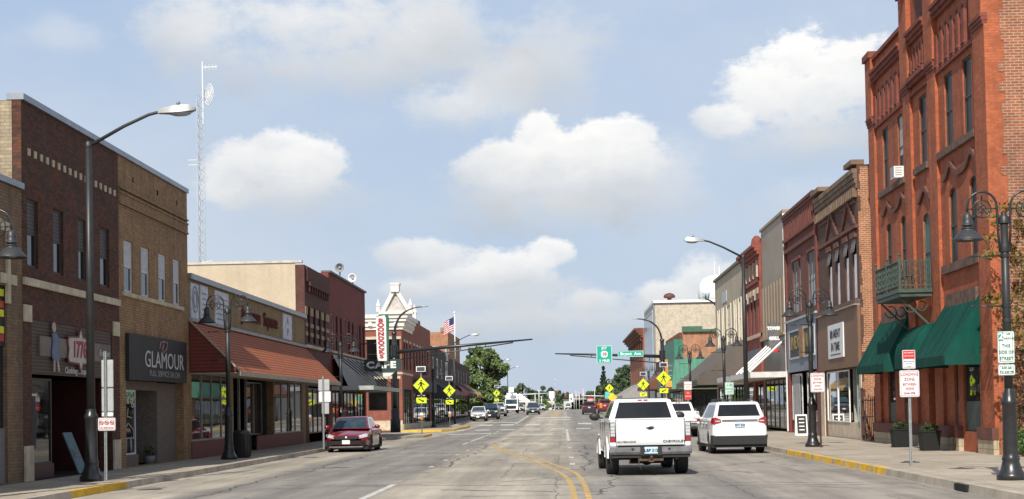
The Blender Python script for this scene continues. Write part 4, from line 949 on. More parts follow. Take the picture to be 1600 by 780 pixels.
# the side wall: older mortared brick beyond a painted corner strip
m = MB(); rr = random.Random(4)
z = .1
while z < 14.6:
    h = .29; a = 12.32 + rr.choice([0, .1, .16, .05]) ; m.face([(a, 42.135, z), (34, 42.135, z), (34, 42.135, z+h), (a, 42.135, z+h)]); z += h
m.build('common_brick_side', BCOMMON, t, norm=False)
up = plain('upper_window_glass_frame', (.03,.045,.04), .5)
shade = glass('shaded_glass', (.035,.03,.028), .4, 1.25, .4)
for k, (a, b) in enumerate(w3): 
    window(PR, t, a, b, 9.5, 11.78, .2, up, shade, blind=(.62, plain('pale_curtain', (.42,.42,.4), .8)) if k == 3 else None)
for k, (a, b) in enumerate(w2):
    if k == 2: continue
    window(PR, t, a, b, 5.9, 8.2, .2, up, shade)
door_ = window(PR, t, 49.25, 50.2, 5.3, 7.85, .2, plain('teal_grey_door', (.06,.11,.10), .5), plain('teal_curtain', (.10,.17,.15), .7), name='balcony_door')
def archfill(P, mb, a, b, zt, r=.22):
    n = 8; c = (a+b)/2; h = (b-a)/2
    pts = [(a + (b-a)*i/n, zt - r + r*math.sqrt(max(0, 1-((a+(b-a)*i/n-c)/h)**2))) for i in range(n+1)]
    for (u0_, z0_), (u1_, z1_) in zip(pts, pts[1:]): mb.raw([P(u0_, z0_, .002), P(u1_, z1_, .002), P(u1_, zt+.0, .002), P(u0_, zt+.0, .002), P(u0_, z0_, .2), P(u1_, z1_, .2)], [(0,1,2,3), (0,4,5,1)], False)
m = MB()
for k, (a, b) in enumerate(w2): archfill(PR, m, a, b, 7.85 if k == 2 else 8.2)
m.build('window_arch', BORANGE, t, norm=False)
# eyebrow hoods over second floor windows
m = MB()
def hood(spans, zt):
    for u_, zz in spans: pass
def hoodline(pts, w=.17):
    pp = smooth(pts, 5)
    for (a, z_), (b, z2) in zip(pp, pp[1:]): m.prism([PR(a, z_, -.09), PR(b, z2, -.09), PR(b, z2 + w, -.09), PR(a, z_ + w, -.09)], (.1,0,0))
hoodline([(43.25, 8.55), (43.5, 8.55), (44.0, 8.85), (44.5, 8.55), (45.2, 8.45), (45.85, 8.55), (46.35, 8.85), (46.85, 8.55), (47.3, 8.5)])
hoodline([(48.95, 8.25), (49.2, 8.3), (49.72, 8.58), (50.25, 8.3), (50.6, 8.25)])
hoodline([(52.3, 8.55), (52.6, 8.6), (53.0, 8.85), (53.4, 8.6), (54.2, 8.45), (54.9, 8.6), (55.35, 8.85), (55.8, 8.6), (56.3, 8.55)])
m.build('hood_mould', BS, t)
m = MB(); m.pbox(PR, 43.3, 47.5, 5.62, 5.88, -.12, .03); m.pbox(PR, 43.5, 47.7, 9.27, 9.48, -.12, .03); m.pbox(PR, 49.1, 50.9, 9.27, 9.48, -.12, .03); m.pbox(PR, 52.35, 56.6, 9.27, 9.48, -.12, .03); m.build('stone_sill', M['stone'], t)
# pilasters
m = MB()
PIL = [(42.15, 43.35, 14.75), (47.75, 48.75, 15.6), (51.2, 52.2, 15.6), (57.1, 58.1, 14.75)]
for a, b, zt in PIL:
    m.pbox(PR, a+(.004 if a < 43 else 0), b-.004, .9, 12.3, -.10, .02)
    m.pbox(PR, a-.04+(.05 if a < 43 else 0), b+.04-(.05 if b > 58 else 0), 12.5, zt, -.17, .02)
m.build('pilaster', BORANGE, t)
m = MB()
for a, b, zt in PIL:
    for k in range(3): m.pbox(PR, a+.003, b-.003, 12.2+k*.11, 12.3+k*.11, -.14-.03*k, .015)
    m.pbox(PR, a-.08, b+.08, zt-.02, zt+.22, -.26, .5)
m.build('pilaster_cap', BSR, t)
# bands, corbel tables, arcades
m = MB(); dk = MB()
for a, b in ((43.4, 47.7), (48.8, 51.15), (52.25, 57.05)):
    m.pbox(PR, a, b, 11.98, 12.1, -.10, .02)
    m.pbox(PR, a, b, 13.75, 13.87, -.12, .02); m.pbox(PR, a, b, 13.87, 14.02, -.2, .02); m.pbox(PR, a, b, 14.02, 14.14, -.27, .02)
for a, b in ((48.8, 51.15),): 
    m.pbox(PR, a, b, 12.3, 12.42, -.15, .02); m.pbox(PR, a, b, 12.42, 12.58, -.24, .02)
m.build('ledge', BSR, t)
m = MB()
for a, b, n, z0_, z1_ in ((43.7, 47.6, 6, 12.2, 13.45), (52.6, 56.9, 6, 12.2, 13.45), (48.95, 51.0, 5, 12.75, 13.6)):
    st = (b-a)/n
    for k in range(n):
        c = a + st*(k+.5); hw = st*.24
        pts = [(c-hw, z0_), (c+hw, z0_)] + [(c + hw*math.cos(q*math.pi/8), z1_-hw + hw*math.sin(q*math.pi/8)) for q in range(9)]
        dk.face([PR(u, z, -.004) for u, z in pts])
        m.pbox(PR, c+hw+.01, c+st-hw-.01, z0_+.0, z1_-.25, -.10, .01)
        for q in range(3): m.pbox(PR, c+hw+.0, c+st-hw, z0_-.02-q*.09, z0_+.06-q*.09, -.13+.03*q, .008)
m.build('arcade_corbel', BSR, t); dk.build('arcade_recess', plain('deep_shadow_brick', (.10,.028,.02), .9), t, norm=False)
m = MB(); m.pbox(PR, 52.2, 57.1, 14.6, 14.75, -.12, .3); m.pbox(PR, 43.35, 47.75, 14.6, 14.75, -.12, .3); m.build('parapet_cap', BSR, t)
m = MB(); m.prism([PR(48.6, 14.61, .0), PR(51.3, 14.61, .0), PR(51.3, 15.4, 0), PR(49.95, 17.1, 0), PR(48.6, 15.4, 0)], (.4, 0, 0)); m.build('gable', BORANGE, t)
m = MB(); m.bar(PR(48.4, 15.35, -.1), PR(49.95, 17.25, -.1), .4, .25); m.bar(PR(51.5, 15.35, -.1), PR(49.95, 17.25, -.1), .4, .25); m.build('gable_trim', BSR, t)
m = MB(); m.face([PR(u, z, -.006) for u, z in [(49.4, 14.4), (50.5, 14.4)] + [(49.95+.55*math.cos(q*math.pi/8), 15.1+.45*math.sin(q*math.pi/8)) for q in range(9)]]); m.build('lunette', plain('lunette_carving', (.14,.06,.045), .9, 0, .6, 9), t, norm=False)
m = MB(); m.pbox(PR, y0+.01, 43.75, .15, .55, -.15, .02); m.pbox(PR, 45.85, 46.2, .15, .55, -.15, .02); m.pbox(PR, 46.85, 48.3, .15, .55, -.15, .02); m.pbox(PR, 50.1, 52.4, .15, .55, -.15, .02); m.pbox(PR, 53.7, 58.2, .15, .55, -.15, .02); m.build('limestone_foot', M['limestone'], t)
m = MB(); m.pbox(PR, y0+.01, 43.75, .56, .9, -.18, .02); m.pbox(PR, 45.85, 46.2, .56, .9, -.18, .02); m.pbox(PR, 46.85, 48.3, .56, .9, -.18, .02); m.pbox(PR, 50.1, 52.4, .56, .9, -.18, .02); m.pbox(PR, 53.7, 58.2, .56, .9, -.18, .02); m.build('brownstone_course', BS, t)
gp = plain('dark_teal_joinery', (.035,.06,.055), .5)
for a, b, c, d in gh:
    if c > .5: window(PR, t, a, b, c, d, .25, gp, M['glass2'], rail=False); sheet(PR, t, 'panel', gp, a+.05, b-.05, .8, 1.65, .05, .084)
door(PR, t, 48.4, 49.95, .17, 3.0, .25, gp)
m = MB()
for a, b in ((43.6, 47.0), (52.4, 56.4)): m.pbox(PR, a, b, 4.55, 4.95, -.14, .02)
m.build('rough_lintel', M['stone'], t)
def awning(a, b, zt, zb, proj, val=.28):
    q = MB(); X0, X1 = RX-.02, RX-proj
    q.face([(X0, a, zt), (X0, b, zt), (X1, b, zb), (X1, a, zb)]); q.face([(X1, a, zb), (X1, b, zb), (X1, b, zb-val), (X1, a, zb-val)])
    for y in (a, b): q.face([(X0, y, zt), (X1, y, zb), (X1, y, zb-val), (X0, y, zb-val)])
    return q.build('awning', M['canvasgreen'], t, norm=False)
awning(43.4, 47.3, 4.75, 2.98, 1.12); awning(52.3, 57.0, 4.75, 3.0, .98)
q = MB(); n = 10     # domed canvas over the door
for i in range(n):
    a0_, a1_ = math.pi/2*i/n, math.pi/2*(i+1)/n
    pa = (RX-.95*math.sin(a0_), 3.05+1.15*math.cos(a0_)); pb = (RX-.95*math.sin(a1_), 3.05+1.15*math.cos(a1_))
    q.face([(pa[0], 48.2, pa[1]), (pa[0], 50.7, pa[1]), (pb[0], 50.7, pb[1]), (pb[0], 48.2, pb[1])])
    for y in (48.2, 50.7): q.face([(RX, y, 3.05), (pa[0], y, pa[1]), (pb[0], y, pb[1])])
q.face([(RX-.95, 48.2, 3.05), (RX-.95, 50.7, 3.05), (RX-.95, 50.7, 2.75), (RX-.95, 48.2, 2.75)])
for y in (48.2, 50.7): q.face([(RX, y, 3.05), (RX-.95, y, 3.05), (RX-.95, y, 2.75), (RX, y, 2.75)])
q.build('awning', M['canvasgreen'], t, norm=False)
# balcony, carried by the wall: part of the building
b = MB(); b.box(RX-1.15, RX-.13, 48.7, 52.3, 5.05, 5.2); b.box(RX-1.21, RX-.13, 48.64, 52.36, 5.18, 5.3)
bal = b.build('balcony', M['greenmetal'], t)
b = MB(); rr = random.Random(2)
def railrun(p, q_, scroll=False):
    p = Vector(p); q_ = Vector(q_); L_ = (q_-p).length; d = (q_-p)/L_
    for z in (5.42, 6.2): b.bar(p+Vector((0,0,z)), q_+Vector((0,0,z)), .05, .04)
    k = int(L_/.16)
    for i in range(k+1):
        c = p + d*(L_*i/k)
        b.bar(c+Vector((0,0,5.32)), c+Vector((0,0,6.2)), .022)
    for i in range(int(L_/.22)):
        c = p + d*(L_*(i+.5)/int(L_/.22))
        for zz in (5.62, 5.85, 6.05):
            b.tube([c + d*.09*math.cos(w) + Vector((0,0,zz+.11*math.sin(w))) for w in [j*math.pi/4 for j in range(9)]], .013, 4, False)
railrun((RX-1.15, 48.7, 0), (RX-1.15, 52.3, 0)); railrun((RX-1.15, 48.7, 0), (RX-.16, 48.7, 0)); railrun((RX-1.15, 52.3, 0), (RX-.16, 52.3, 0))
for y in (48.7, 50.5, 52.3): b.bar((RX-1.15, y, 5.3), (RX-1.15, y, 6.35), .07); b.ball((RX-1.15, y, 6.4), .05, 6, 4)
b.build('railing', M['greenmetal'], bal)
b = MB()
for y in (49.0, 52.0):
    b.bar((RX-1.05, y, 5.03), (RX-.02, y, 4.0), .06); 
    b.tube([(RX-.75-.2*math.cos(w), y, 4.75-.2*math.sin(w)) for w in [j*math.pi/5 for j in range(9)]], .02, 5); b.tube([(RX-.4-.16*math.cos(w), y, 4.75-.16*math.sin(w)) for w in [j*math.pi/5 for j in range(9)]], .02, 5)
b.build('bracket', M['greenmetal'], bal)
# chairs on the balcony
for k, y in enumerate((49.5, 50.6)):
    c = thing('garden_chair', ['scrolled iron garden chair at the near end of the green balcony', 'scrolled iron garden chair further along the green balcony'][k], 'chair', (RX-.7, y, 5.33), 'balcony chairs')
    m = MB(); m.lathe((RX-.7, y, 5.33), [(0,.44),(.2,.44),(.2,.47),(0,.47)], 12); m.build('seat', M['greenmetal'], c)
    m = MB()
    for w in (0, 1): m.tube([(RX-.9, y-.18+.36*w, 5.75), (RX-.92, y-.2+.4*w, 6.1), (RX-.92, y, 6.28)], .016, 5)
    for zz in (5.9, 6.05): m.tube([(RX-.92, y+.1*math.cos(j*math.pi/4), zz+.09*math.sin(j*math.pi/4)) for j in range(9)], .012, 4)
    m.build('backrest', M['greenmetal'], c)
    for sx in (-1, 1):
        for sy in (-1, 1): m = MB(); m.tube([(RX-.7+.15*sx, y+.15*sy, 5.77), (RX-.7+.2*sx, y+.2*sy, 5.33)], .014, 5); m.build('leg', M['greenmetal'], c)
# window air conditioner
c = thing('air_conditioner', 'white window air conditioner sticking out of a third floor window of the red building', 'air conditioner', (RX-.2, 53.15, 9.52))
m = MB(); m.box(RX-.32, RX+.15, 52.82, 53.42, 9.52, 9.92); m.build('casing', M['white'], c)
m = MB()
for k in range(6): m.box(RX-.328, RX-.32, 52.87, 53.38, 9.57+k*.06, 9.6+k*.06)
for k in range(4): m.box(RX-.28, RX-.05, 52.812, 52.82, 9.6+k*.08, 9.63+k*.08)
m.build('grille', plain('grey_grille', (.3,.3,.3)), c)
# planters
for k, y in enumerate((46.9, 50.9)):
    c = thing('planter_box', ['black square planter with trailing leaves nearest the red building corner', 'black square planter with leaves by the red building door, the farther one'][k], 'planter', (RX-.75, y, .15), 'planters against the red building')
    m = MB(); m.prism([(RX-1.05, y-.28, .15), (RX-.5, y-.28, .15), (RX-.5, y+.28, .15), (RX-1.05, y+.28, .15)], (0,0,.02)); 
    m.raw([(RX-1.02,y-.25,.15),(RX-.52,y-.25,.15),(RX-.52,y+.25,.15),(RX-1.02,y+.25,.15),(RX-1.06,y-.29,.72),(RX-.49,y-.29,.72),(RX-.49,y+.29,.72),(RX-1.06,y+.29,.72)], [(0,1,5,4),(1,2,6,5),(2,3,7,6),(3,0,4,7),(4,5,6,7)]); m.box(RX-1.08, RX-.47, y-.31, y+.31, .72, .77)
    m.build('box', plain('matt_black_planter', (.009,.009,.009), .8), c)
    m = MB(); leafblob(m, (RX-.77, y, .82), .28, 240, .05, rl, (1,1,.6)); m.build('leaves', M['leafdark'], c, norm=False)
    m = MB(); leafblob(m, (RX-.77, y, .9), .3, 8, .035, rl, (1,1,.6)); m.build('flowers', plain('red_petals', (.45,.03,.04)), c, norm=False)
def fence(name, label, pts, h, n, mat, z=.15):
    c = thing(name, label, 'fence', (pts[0][0], pts[0][1], z))
    a, b_ = Vector((*pts[0], z)), Vector((*pts[1], z)); m = MB()
    for i in range(n+1):
        p = a.lerp(b_, i/n); m.bar(p, p+Vector((0,0,h)), .03)
        if i % 4 == 0: m.tube([p+Vector((.0,0,h)), p+Vector((0,0,h+.12))], [.03, .004], 5)
    m.build('picket', mat, c); m = MB()
    for zz in (.2, h*.55, h-.15): m.bar(a+Vector((0,0,zz)), b_+Vector((0,0,zz)), .04)
    m.build('rail', mat, c); m = MB()
    for p in (a, b_): m.bar(p, p+Vector((0,0,h+.25)), .09); m.ball(p+Vector((0,0,h+.3)), .07, 8, 5)
    m.build('post', mat, c); return c
rust = plain('rusty_brown_iron', (.06,.03,.022), .7, 0, .4, 6)
fence('iron_gate', 'rusty iron gate closing the gap between the brown and the red building', [(12.0, 58.2), (12.0, 60.9)], 1.75, 8, rust)
fence('iron_fence', 'dark iron fence right of the red building behind the nearest street lamp', [(12.1, 41.4), (20, 41.4)], 1.95, 44, rust)
m = MB(); m.box(13.0, 13.35, 41.35, 41.39, 1.45, 1.75); tag(m.build('mailbox', M['galv']), 'small grey metal box hanging on the dark iron fence', 'box')

# --- brown pressed brick: moment in time
t = thing('brick_building', 'brown brick two storey building with stepped parapet and brown panelled shopfront', 'building', (RX, 65, .15))
y0, y1 = 61.0, 70.6
w4 = [(61.5, 62.3), (63.2, 63.95), (65.25, 66.0), (67.1, 67.85)]
holes = [(a, b, 5.9, 8.35) for a, b in w4] + [(61.4, 69.6, .16, 3.1)]
shell(PR, 'w', BBROWN, t, y0, y1, 11.3, 22, holes, .3)
m = MB(); z = .1; rr = random.Random(9)
while z < 11.2: h = .3; a = 12.07+rr.choice([0,.06,.1]); m.face([(a, 60.985, z), (34, 60.985, z), (34, 60.985, z+h), (a, 60.985, z+h)]); z += h
m.build('orange_brick_side', brick('lit_orange_mortared_brick', (.46,.15,.06), (.33,.10,.045), (.5,.38,.25), .25, .23, .08, .014), t, norm=False)
sashw = plain('bright_window_board', (.75,.75,.76), .5)
for a, b in w4:
    w = window(PR, t, a, b, 5.9, 8.35, .2, M['dark'], M['glass'], blind=None)
    q = MB(); q.face([PR(a+.06, 5.95, .045), PR(b-.06, 5.95, .045), PR(b-.06, 7.75, .045), PR(a+.06, 7.75, .045)]); q.build('blind', sashw, w, norm=False)
    q = MB(); q.prism([PR(a, 7.8, -.1), PR(a, 7.92, -.1), PR(a, 8.38, -.01), PR(a, 8.28, -.01)], (0, b-a, 0)); q.build('slatted_hood', stripes('grey_slats', (.2,.18,.165), 2, .12, .35), w)
m = MB()
for k in range(4): m.pbox(PR, y0+.01, y1-.01, 10.35+k*.2, 10.54+k*.2, -.06-.05*k, .02)
for k in range(24): m.pbox(PR, 61.1+k*.39, 61.3+k*.39, 10.0, 10.36, -.2, .02)
m.pbox(PR, y0, 62.6, 11.31, 11.5, -.24, .3); m.pbox(PR, 68.5, y1, 11.31, 11.5, -.3, .3); m.build('cornice', plain('weathered_brown_stone', (.21,.14,.095), .9, 0, .35, 2), t)
m = MB()
for c, w_ in ((62.9, 1.5), (66.8, 1.5)):     # paired triangular brick peaks
    for s_ in (-1, 1):
        m.prism([PR(c+s_*w_, 8.95, -.1), PR(c+s_*(w_-.3), 8.95, -.1), PR(c, 10.0-.0, -.1), PR(c+s_*.15, 10.15, -.1)], (.1,0,0))
m.pbox(PR, 61.1, 70.2, 8.75, 8.9, -.12, .02); m.pbox(PR, 61.3, 64.6, 9.8, 9.92, -.06, .02); m.pbox(PR, 66.2, 70, 9.8, 9.92, -.06, .02)
for a, b in w4: m.pbox(PR, a-.18, b+.18, 8.4, 8.62, -.1, .02)
m.build('brick_relief', BS, t)
m = MB(); m.pbox(PR, 61.03, 70.5, 5.66, 5.86, -.2, .02); m.build('sill', M['stone'], t)
pan = stucco('brown_flat_panel', (.21,.115,.065), .6, .12)
m = MB(); m.pbox(PR, 61.03, 70.4, 3.15, 5.62, -.12, .02); pn = m.build('fascia_panel', pan, t)
m = MB(); m.pbox(PR, 61.03, 70.4, 5.622, 5.66, -.26, .02); m.build('panel_flashing', plain('pale_flashing', (.4,.38,.36)), t)
m = MB(); m.pbox(PR, 64.0, 67.6, 3.62, 5.1, -.17, -.12); s1 = m.build('shop_sign', M['signwhite'], pn)
text('M  MENT', .5, (RX-.18, 65.8, 4.66), _E, Uz, plain('slate_letters', (.06,.07,.09), .6), pn, wid=1.2, bold=.012)
text('IN TIME', .5, (RX-.18, 65.8, 4.1), _E, Uz, MC['slate_letters'], pn, wid=1.2, bold=.012)
q = MB(); q.tube([(RX-.18, 66.55+.2*math.cos(j*math.pi/6), 4.66+.17*math.sin(j*math.pi/6)) for j in range(13)], .018, 5); q.tube([(RX-.18, 66.55, 4.66), (RX-.18, 66.55, 4.78)], .015, 4); q.box(RX-.182, RX-.17, 64.6, 67.0, 3.76, 3.8); q.build('clock_logo', MC['slate_letters'], pn)
crm = plain('cream_shopfront', (.55,.47,.36), .8, 0, .2, 2)
m = MB(); m.pbox(PR, 61.03, 61.4, .15, 3.14, -.05, .02); m.pbox(PR, 69.6, 70.5, .15, 3.14, -.05, .02); m.pbox(PR, 62.0, 69.6, .15, .82, .1, .6); m.pbox(PR, 61.41, 62.4, .15, .8, .12, .4); m.build('stone_shopfront', crm, t)
window(PR, t, 64.2, 69.5, .83, 3.08, .25, M['white'], M['see'], rail=False, mull=1)
m = MB(); m.pbox(PR, 62.5, 64.1, .16, 3.1, 1.2, 1.3); m.pbox(PR, 64.1, 64.2, .83, 3.1, .25, 1.2); m.pbox(PR, 61.4, 69.6, .16, 3.1, 1.9, 2.0); m.build('entry_recess', plain('pale_green_wall', (.33,.36,.30), .8), t)
window(PR, t, 61.42, 62.4, .82, 3.08, .2, plain('grey_blue_frame', (.22,.26,.29), .5), M['see'], rail=False)
for k in range(3):
    m = MB(); m.box(RX+.3, RX+.34, 64.9+k*.9, 65.4+k*.9, .9, 1.25); tag(m.build('picture_frame', plain('frame_%d' % k, [(.2,.1,.05),(.1,.2,.3),(.3,.25,.2)][k])), ['brown picture frame in the brown shop window', 'blue picture frame in the brown shop window', 'beige picture frame in the brown shop window'][k], 'picture frame', 'frames standing in the shop window')

# --- maroon brick with blue grey shopfront
t = thing('brick_building', 'maroon brick two storey building with blue grey sign panel above its shopfront', 'building', (RX, 75.6, .15))
y0, y1 = 70.63, 80.75
w4 = [(71.6, 73.6), (75.7, 76.3), (76.6, 78.4)]
shell(PR, 'w', BMAROON, t, y0, y1, 11.65, 22, [(a, b, 6.3, 8.95) for a, b in w4] + [(71.0, 80.3, .16, 3.3)], .3)
for a, b in w4: window(PR, t, a, b, 6.3, 8.95, .18, plain('sage_sash', (.16,.19,.17), .5), M['glass'], mull=1 if b-a > 1 else 0, blind=(.4, stripes('dark_blind', (.16,.17,.17), 2, .1, .4)))
m = MB()
for k in range(3): m.pbox(PR, y0+.01, y1-.01, 11.2+k*.16, 11.35+k*.16, -.1-.06*k, .02)
for k in range(20): m.pbox(PR, 70.9+k*.49, 71.1+k*.49, 10.35, 11.2, -.13, .02); m.pbox(PR, 70.86+k*.49, 71.14+k*.49, 10.2, 10.35, -.2, .02)
m.pbox(PR, 70.9, 80.5, 9.6, 9.8, -.15, .02); m.pbox(PR, y0, 71.0, .2, 11.2, -.1, .02); m.pbox(PR, 80.3, y1, 3.5, 11.2, -.1, .02)
for a, b in w4: m.pbox(PR, a-.1, b+.1, 8.97, 9.12, -.08, .02)
m.build('cornice', BMAROON, t)
m = MB(); m.pbox(PR, 71.0, 80.3, 6.05, 6.28, -.1, .02); m.build('sill', BS, t)
blu = stucco('blue_grey_board', (.21,.25,.30), .6, .25)
m = MB(); m.pbox(PR, 70.8, 80.2, 3.3, 5.9, -.1, .02); pn = m.build('fascia_panel', blu, t)
m = MB(); m.pbox(PR, 70.7, 80.3, 5.9, 6.0, -.2, .02); m.pbox(PR, 71.4, 79.3, 3.95, 4.05, -.15, -.1); m.pbox(PR, 71.4, 79.3, 5.35, 5.43, -.15, -.1); m.pbox(PR, 79.2, 79.3, 4.05, 5.35, -.15, -.1); m.pbox(PR, 71.4, 71.5, 4.05, 5.35, -.15, -.1); m.build('sign_frame', plain('pale_blue_trim', (.42,.46,.5)), pn)
sb = plain('black_sign_field', (.03,.03,.028)); gold = plain('gold_letters', (.36,.25,.07), .5)
m = MB(); m.pbox(PR, 75.9, 79.18, 4.07, 5.33, -.13, -.1); m.pbox(PR, 71.52, 74.3, 4.07, 5.33, -.13, -.1); m.build('sign_field', sb, pn)
text('UNEX', .95, (RX-.14, 77.55, 4.75), _E, Uz, gold, pn, bold=.015, wid=1.25); text('RGE', .95, (RX-.14, 72.95, 4.75), _E, Uz, gold, pn, bold=.015, wid=1.2)
m = MB(); m.pbox(PR, 74.5, 75.7, 3.98, 5.5, -.2, -.1); lg = m.build('sign_ornament', plain('bronze_ornament', (.28,.17,.08), .6, 0, .4, 4), pn)
m = MB(); m.pbox(PR, 70.7, 71.1, .15, 3.28, -.12, .02); m.pbox(PR, 79.9, 80.3, .15, 3.28, -.12, .02); m.build('maroon_post', plain('maroon_paint', (.17,.03,.025)), t)
m = MB(); m.pbox(PR, 71.1, 79.9, .16, .8, .1, .3); m.build('bulkhead', plain('grey_blue_panel', (.17,.2,.23)), t)
w = window(PR, t, 71.1, 75.0, .8, 3.2, .2, plain('white_shop_frame', (.6,.6,.58)), M['shopglass'], rail=False, mull=1)
q = MB(); q.tube([(RX+.05, 73.0+.5*math.cos(j*math.pi/6), 1.8+.5*math.sin(j*math.pi/6)) for j in range(11)], .03, 5); q.tube([(RX+.05, 72.7, 1.5), (RX+.05, 73.2, 1.9), (RX+.05, 73.0, 2.3)], .025, 5); q.build('window_decal', M['ink'], w)
window(PR, t, 76.6, 79.9, .8, 3.2, .2, MC['white_shop_frame'], M['shopglass'], rail=False, mull=2)
m = MB(); m.pbox(PR, 77.2, 79.6, .85, 3.1, .045, .06); m.build('curtain', stripes('white_curtain_folds', (.5,.51,.52), 1, .25, .3), t)
door(PR, t, 75.1, 76.5, .17, 2.9, .9, M['dark'])
t2 = thing('sandwich_board', 'small white framed black sandwich board on the right sidewalk by the blue shopfront', 'board', (RX-.75, 71.9, .15))
for s_ in (-1, 1):
    m = MB(); a_ = (RX-.75, 71.9+.22*s_, .15)
    m.prism([(RX-1.05, 71.9+.22*s_, .15), (RX-.5, 71.9+.22*s_, .15), (RX-.5, 71.9+.02*s_, 1.15), (RX-1.05, 71.9+.02*s_, 1.15)], (0, .025*s_, 0)); p_ = m.build('frame', M['white'], t2)
    m = MB(); m.prism([(RX-.99, 71.9+.20*s_+.025*s_, .25), (RX-.56, 71.9+.20*s_+.025*s_, .25), (RX-.56, 71.9+.035*s_+.025*s_, 1.08), (RX-.99, 71.9+.035*s_+.025*s_, 1.08)], (0, .008*s_, 0)); m.build('board_face', M['ink'], p_)
    m = MB()
    for k in range(4): m.prism([(RX-.9, 71.9+(.175-.035*k)*s_+.04*s_, .4+.17*k), (RX-.65, 71.9+(.175-.035*k)*s_+.04*s_, .4+.17*k), (RX-.65, 71.9+(.165-.035*k)*s_+.04*s_, .45+.17*k), (RX-.9, 71.9+(.165-.035*k)*s_+.04*s_, .45+.17*k)], (0,.004*s_,0))
    m.build('chalk_line', M['signwhite'], p_)

# --- tan metal clad
t = thing('clad_building', 'tall building clad in flat and ribbed tan metal with white canopy rods', 'building', (RX, 85.3, .15))
y0, y1 = 80.85, 90.4
shell(PR, 'w', stucco('tan_metal_panel', (.34,.275,.20), .55, .15), t, y0, y1, 11.95, 22, [(y0+.3, y1-.3, .16, 3.1), (87.2, 87.8, 5.9, 7.4)], .2)
m = MB()
for k in range(8):
    a = y0+.25+k*1.16; m.pbox(PR, a, a+.62, 5.55, 8.5, -.14, .01)
m.build('rib', stucco('tan_rib_panel', (.27,.205,.135), .55, .15), t)
m = MB(); m.pbox(PR, y0+.01, y1-.01, 5.4, 5.54, -.2, .02); m.pbox(PR, y0, y1, 11.96, 12.1, -.1, .3); m.build('trim', plain('ochre_trim', (.33,.26,.16)), t)
m = MB(); m.pbox(PR, y0-.08, y0, .2, 11.9, -.12, .0); m.build('corner_trim', M['white'], t)
window(PR, t, 87.2, 87.8, 5.9, 7.4, .1, M['dark'])
m = MB(); m.pbox(PR, y0+.1, y1-.1, 3.4, 5.38, -.02, .01); m.build('upper_glazing', stucco('dull_brown_panel', (.10,.08,.07), .35, .4), t)
window(PR, t, y0+.35, 84.6, .3, 3.05, .12, plain('bronze_frame', (.1,.09,.08)), M['shopglass'], rail=False, mull=1); window(PR, t, 84.7, y1-.35, .3, 3.05, .12, MC['bronze_frame'], M['shopglass'], rail=False, mull=2)
m = MB(); m.box(RX-2.0, RX-.03, y0+.1, 98.4, 3.1, 3.4); m.build('canopy', plain('white_canopy', (.62,.62,.6), .5, 0, .15), t)
m = MB()
for k in range(4): m.tube([(RX-.03, y0+1.4+k*2.0, 5.1), (RX-1.95, y0+1.0+k*2.0, 3.42)], .06, 6)
m.build('canopy_rod', M['white'], t)
s_ = thing('projecting_sign', 'grey projecting sign with white letters hanging over the canopy', 'sign', (RX-.9, 84.5, 4.7))
Y_ = 82.6
m = MB(); m.box(RX-.75, RX-.14, Y_, Y_+.12, 4.75, 6.1); m.build('panel', plain('grey_sign_panel', (.12,.12,.125)), s_)
text('TOWER', .24, (RX-.445, Y_-.01, 5.8), (1,0,0), Uz, M['white'], s_, bold=.02, wid=.85); text('GRILL', .24, (RX-.445, Y_-.01, 5.25), (1,0,0), Uz, M['white'], s_, bold=.02, wid=.9)
m = MB(); m.box(RX-.14, RX+.02, Y_+.03, Y_+.09, 5.9, 5.96); m.box(RX-.14, RX+.02, Y_+.03, Y_+.09, 4.9, 4.96); m.box(RX-.6, RX-.2, Y_+.0, Y_+.1, 4.5, 4.68); m.build('bracket', M['signred'], s_)

# --- victorian red brick
t = thing('brick_building', 'narrow ornate red brick building with pale keystones between tan neighbours', 'building', (RX, 94.5, .15))
y0, y1 = 90.5, 98.9
w4 = [(91.6, 92.5), (93.6, 94.5), (95.2, 96.1), (97.2, 97.9)]
shell(PR, 'w', BVIC, t, y0, y1, 11.2, 22, [(a, b, 6.0, 8.4) for a, b in w4] + [(91, 98.4, .16, 3.0)], .3)
for a, b in w4: window(PR, t, a, b, 6.0, 8.4, .18, plain('maroon_sash', (.1,.03,.03)), M['glass'])
m = MB()
for k in range(4): m.pbox(PR, y0+.01, y1-.01, 10.5+k*.2, 10.69+k*.2, -.12-.14*k, .02)
m.pbox(PR, y0+.02, y1-.02, 9.1, 9.3, -.15, .02); m.pbox(PR, y0, y0+.5, 3.3, 10.5, -.15, .02); m.pbox(PR, y1-.5, y1, 3.3, 10.5, -.15, .02)
m.lathe((RX-.2, y0+.4, 11.3), [(.35,0),(.3,.3),(.15,.5),(0,.55)], 8); m.build('cornice', BVIC, t)
m = MB()
for y in (91.4, 93.1, 94.85, 96.6): m.pbox(PR, y, y+.18, 9.4, 10.4, -.2, .02)
m.pbox(PR, y0, y1, 5.75, 5.95, -.18, .02)
for a, b in w4: m.pbox(PR, a-.28, b+.28, 8.4, 8.75, -.16, .02); m.pbox(PR, a-.3, a-.05, 8.1, 8.4, -.1, .02); m.pbox(PR, b+.05, b+.3, 8.1, 8.4, -.1, .02)
m.build('stone_trim', plain('pale_stone_trim', (.55,.42,.32), .8), t)
m = MB(); m.pbox(PR, 91.2, 98.2, 4.3, 5.1, -.02, .03); m.build('transom_panel', plain('slate_panel', (.12,.13,.15)), t)
window(PR, t, 91.1, 94.2, .3, 2.95, .12, BS, M['shopglass'], rail=False, mull=1); window(PR, t, 95.2, 98.3, .3, 2.95, .12, BS, M['shopglass'], rail=False)
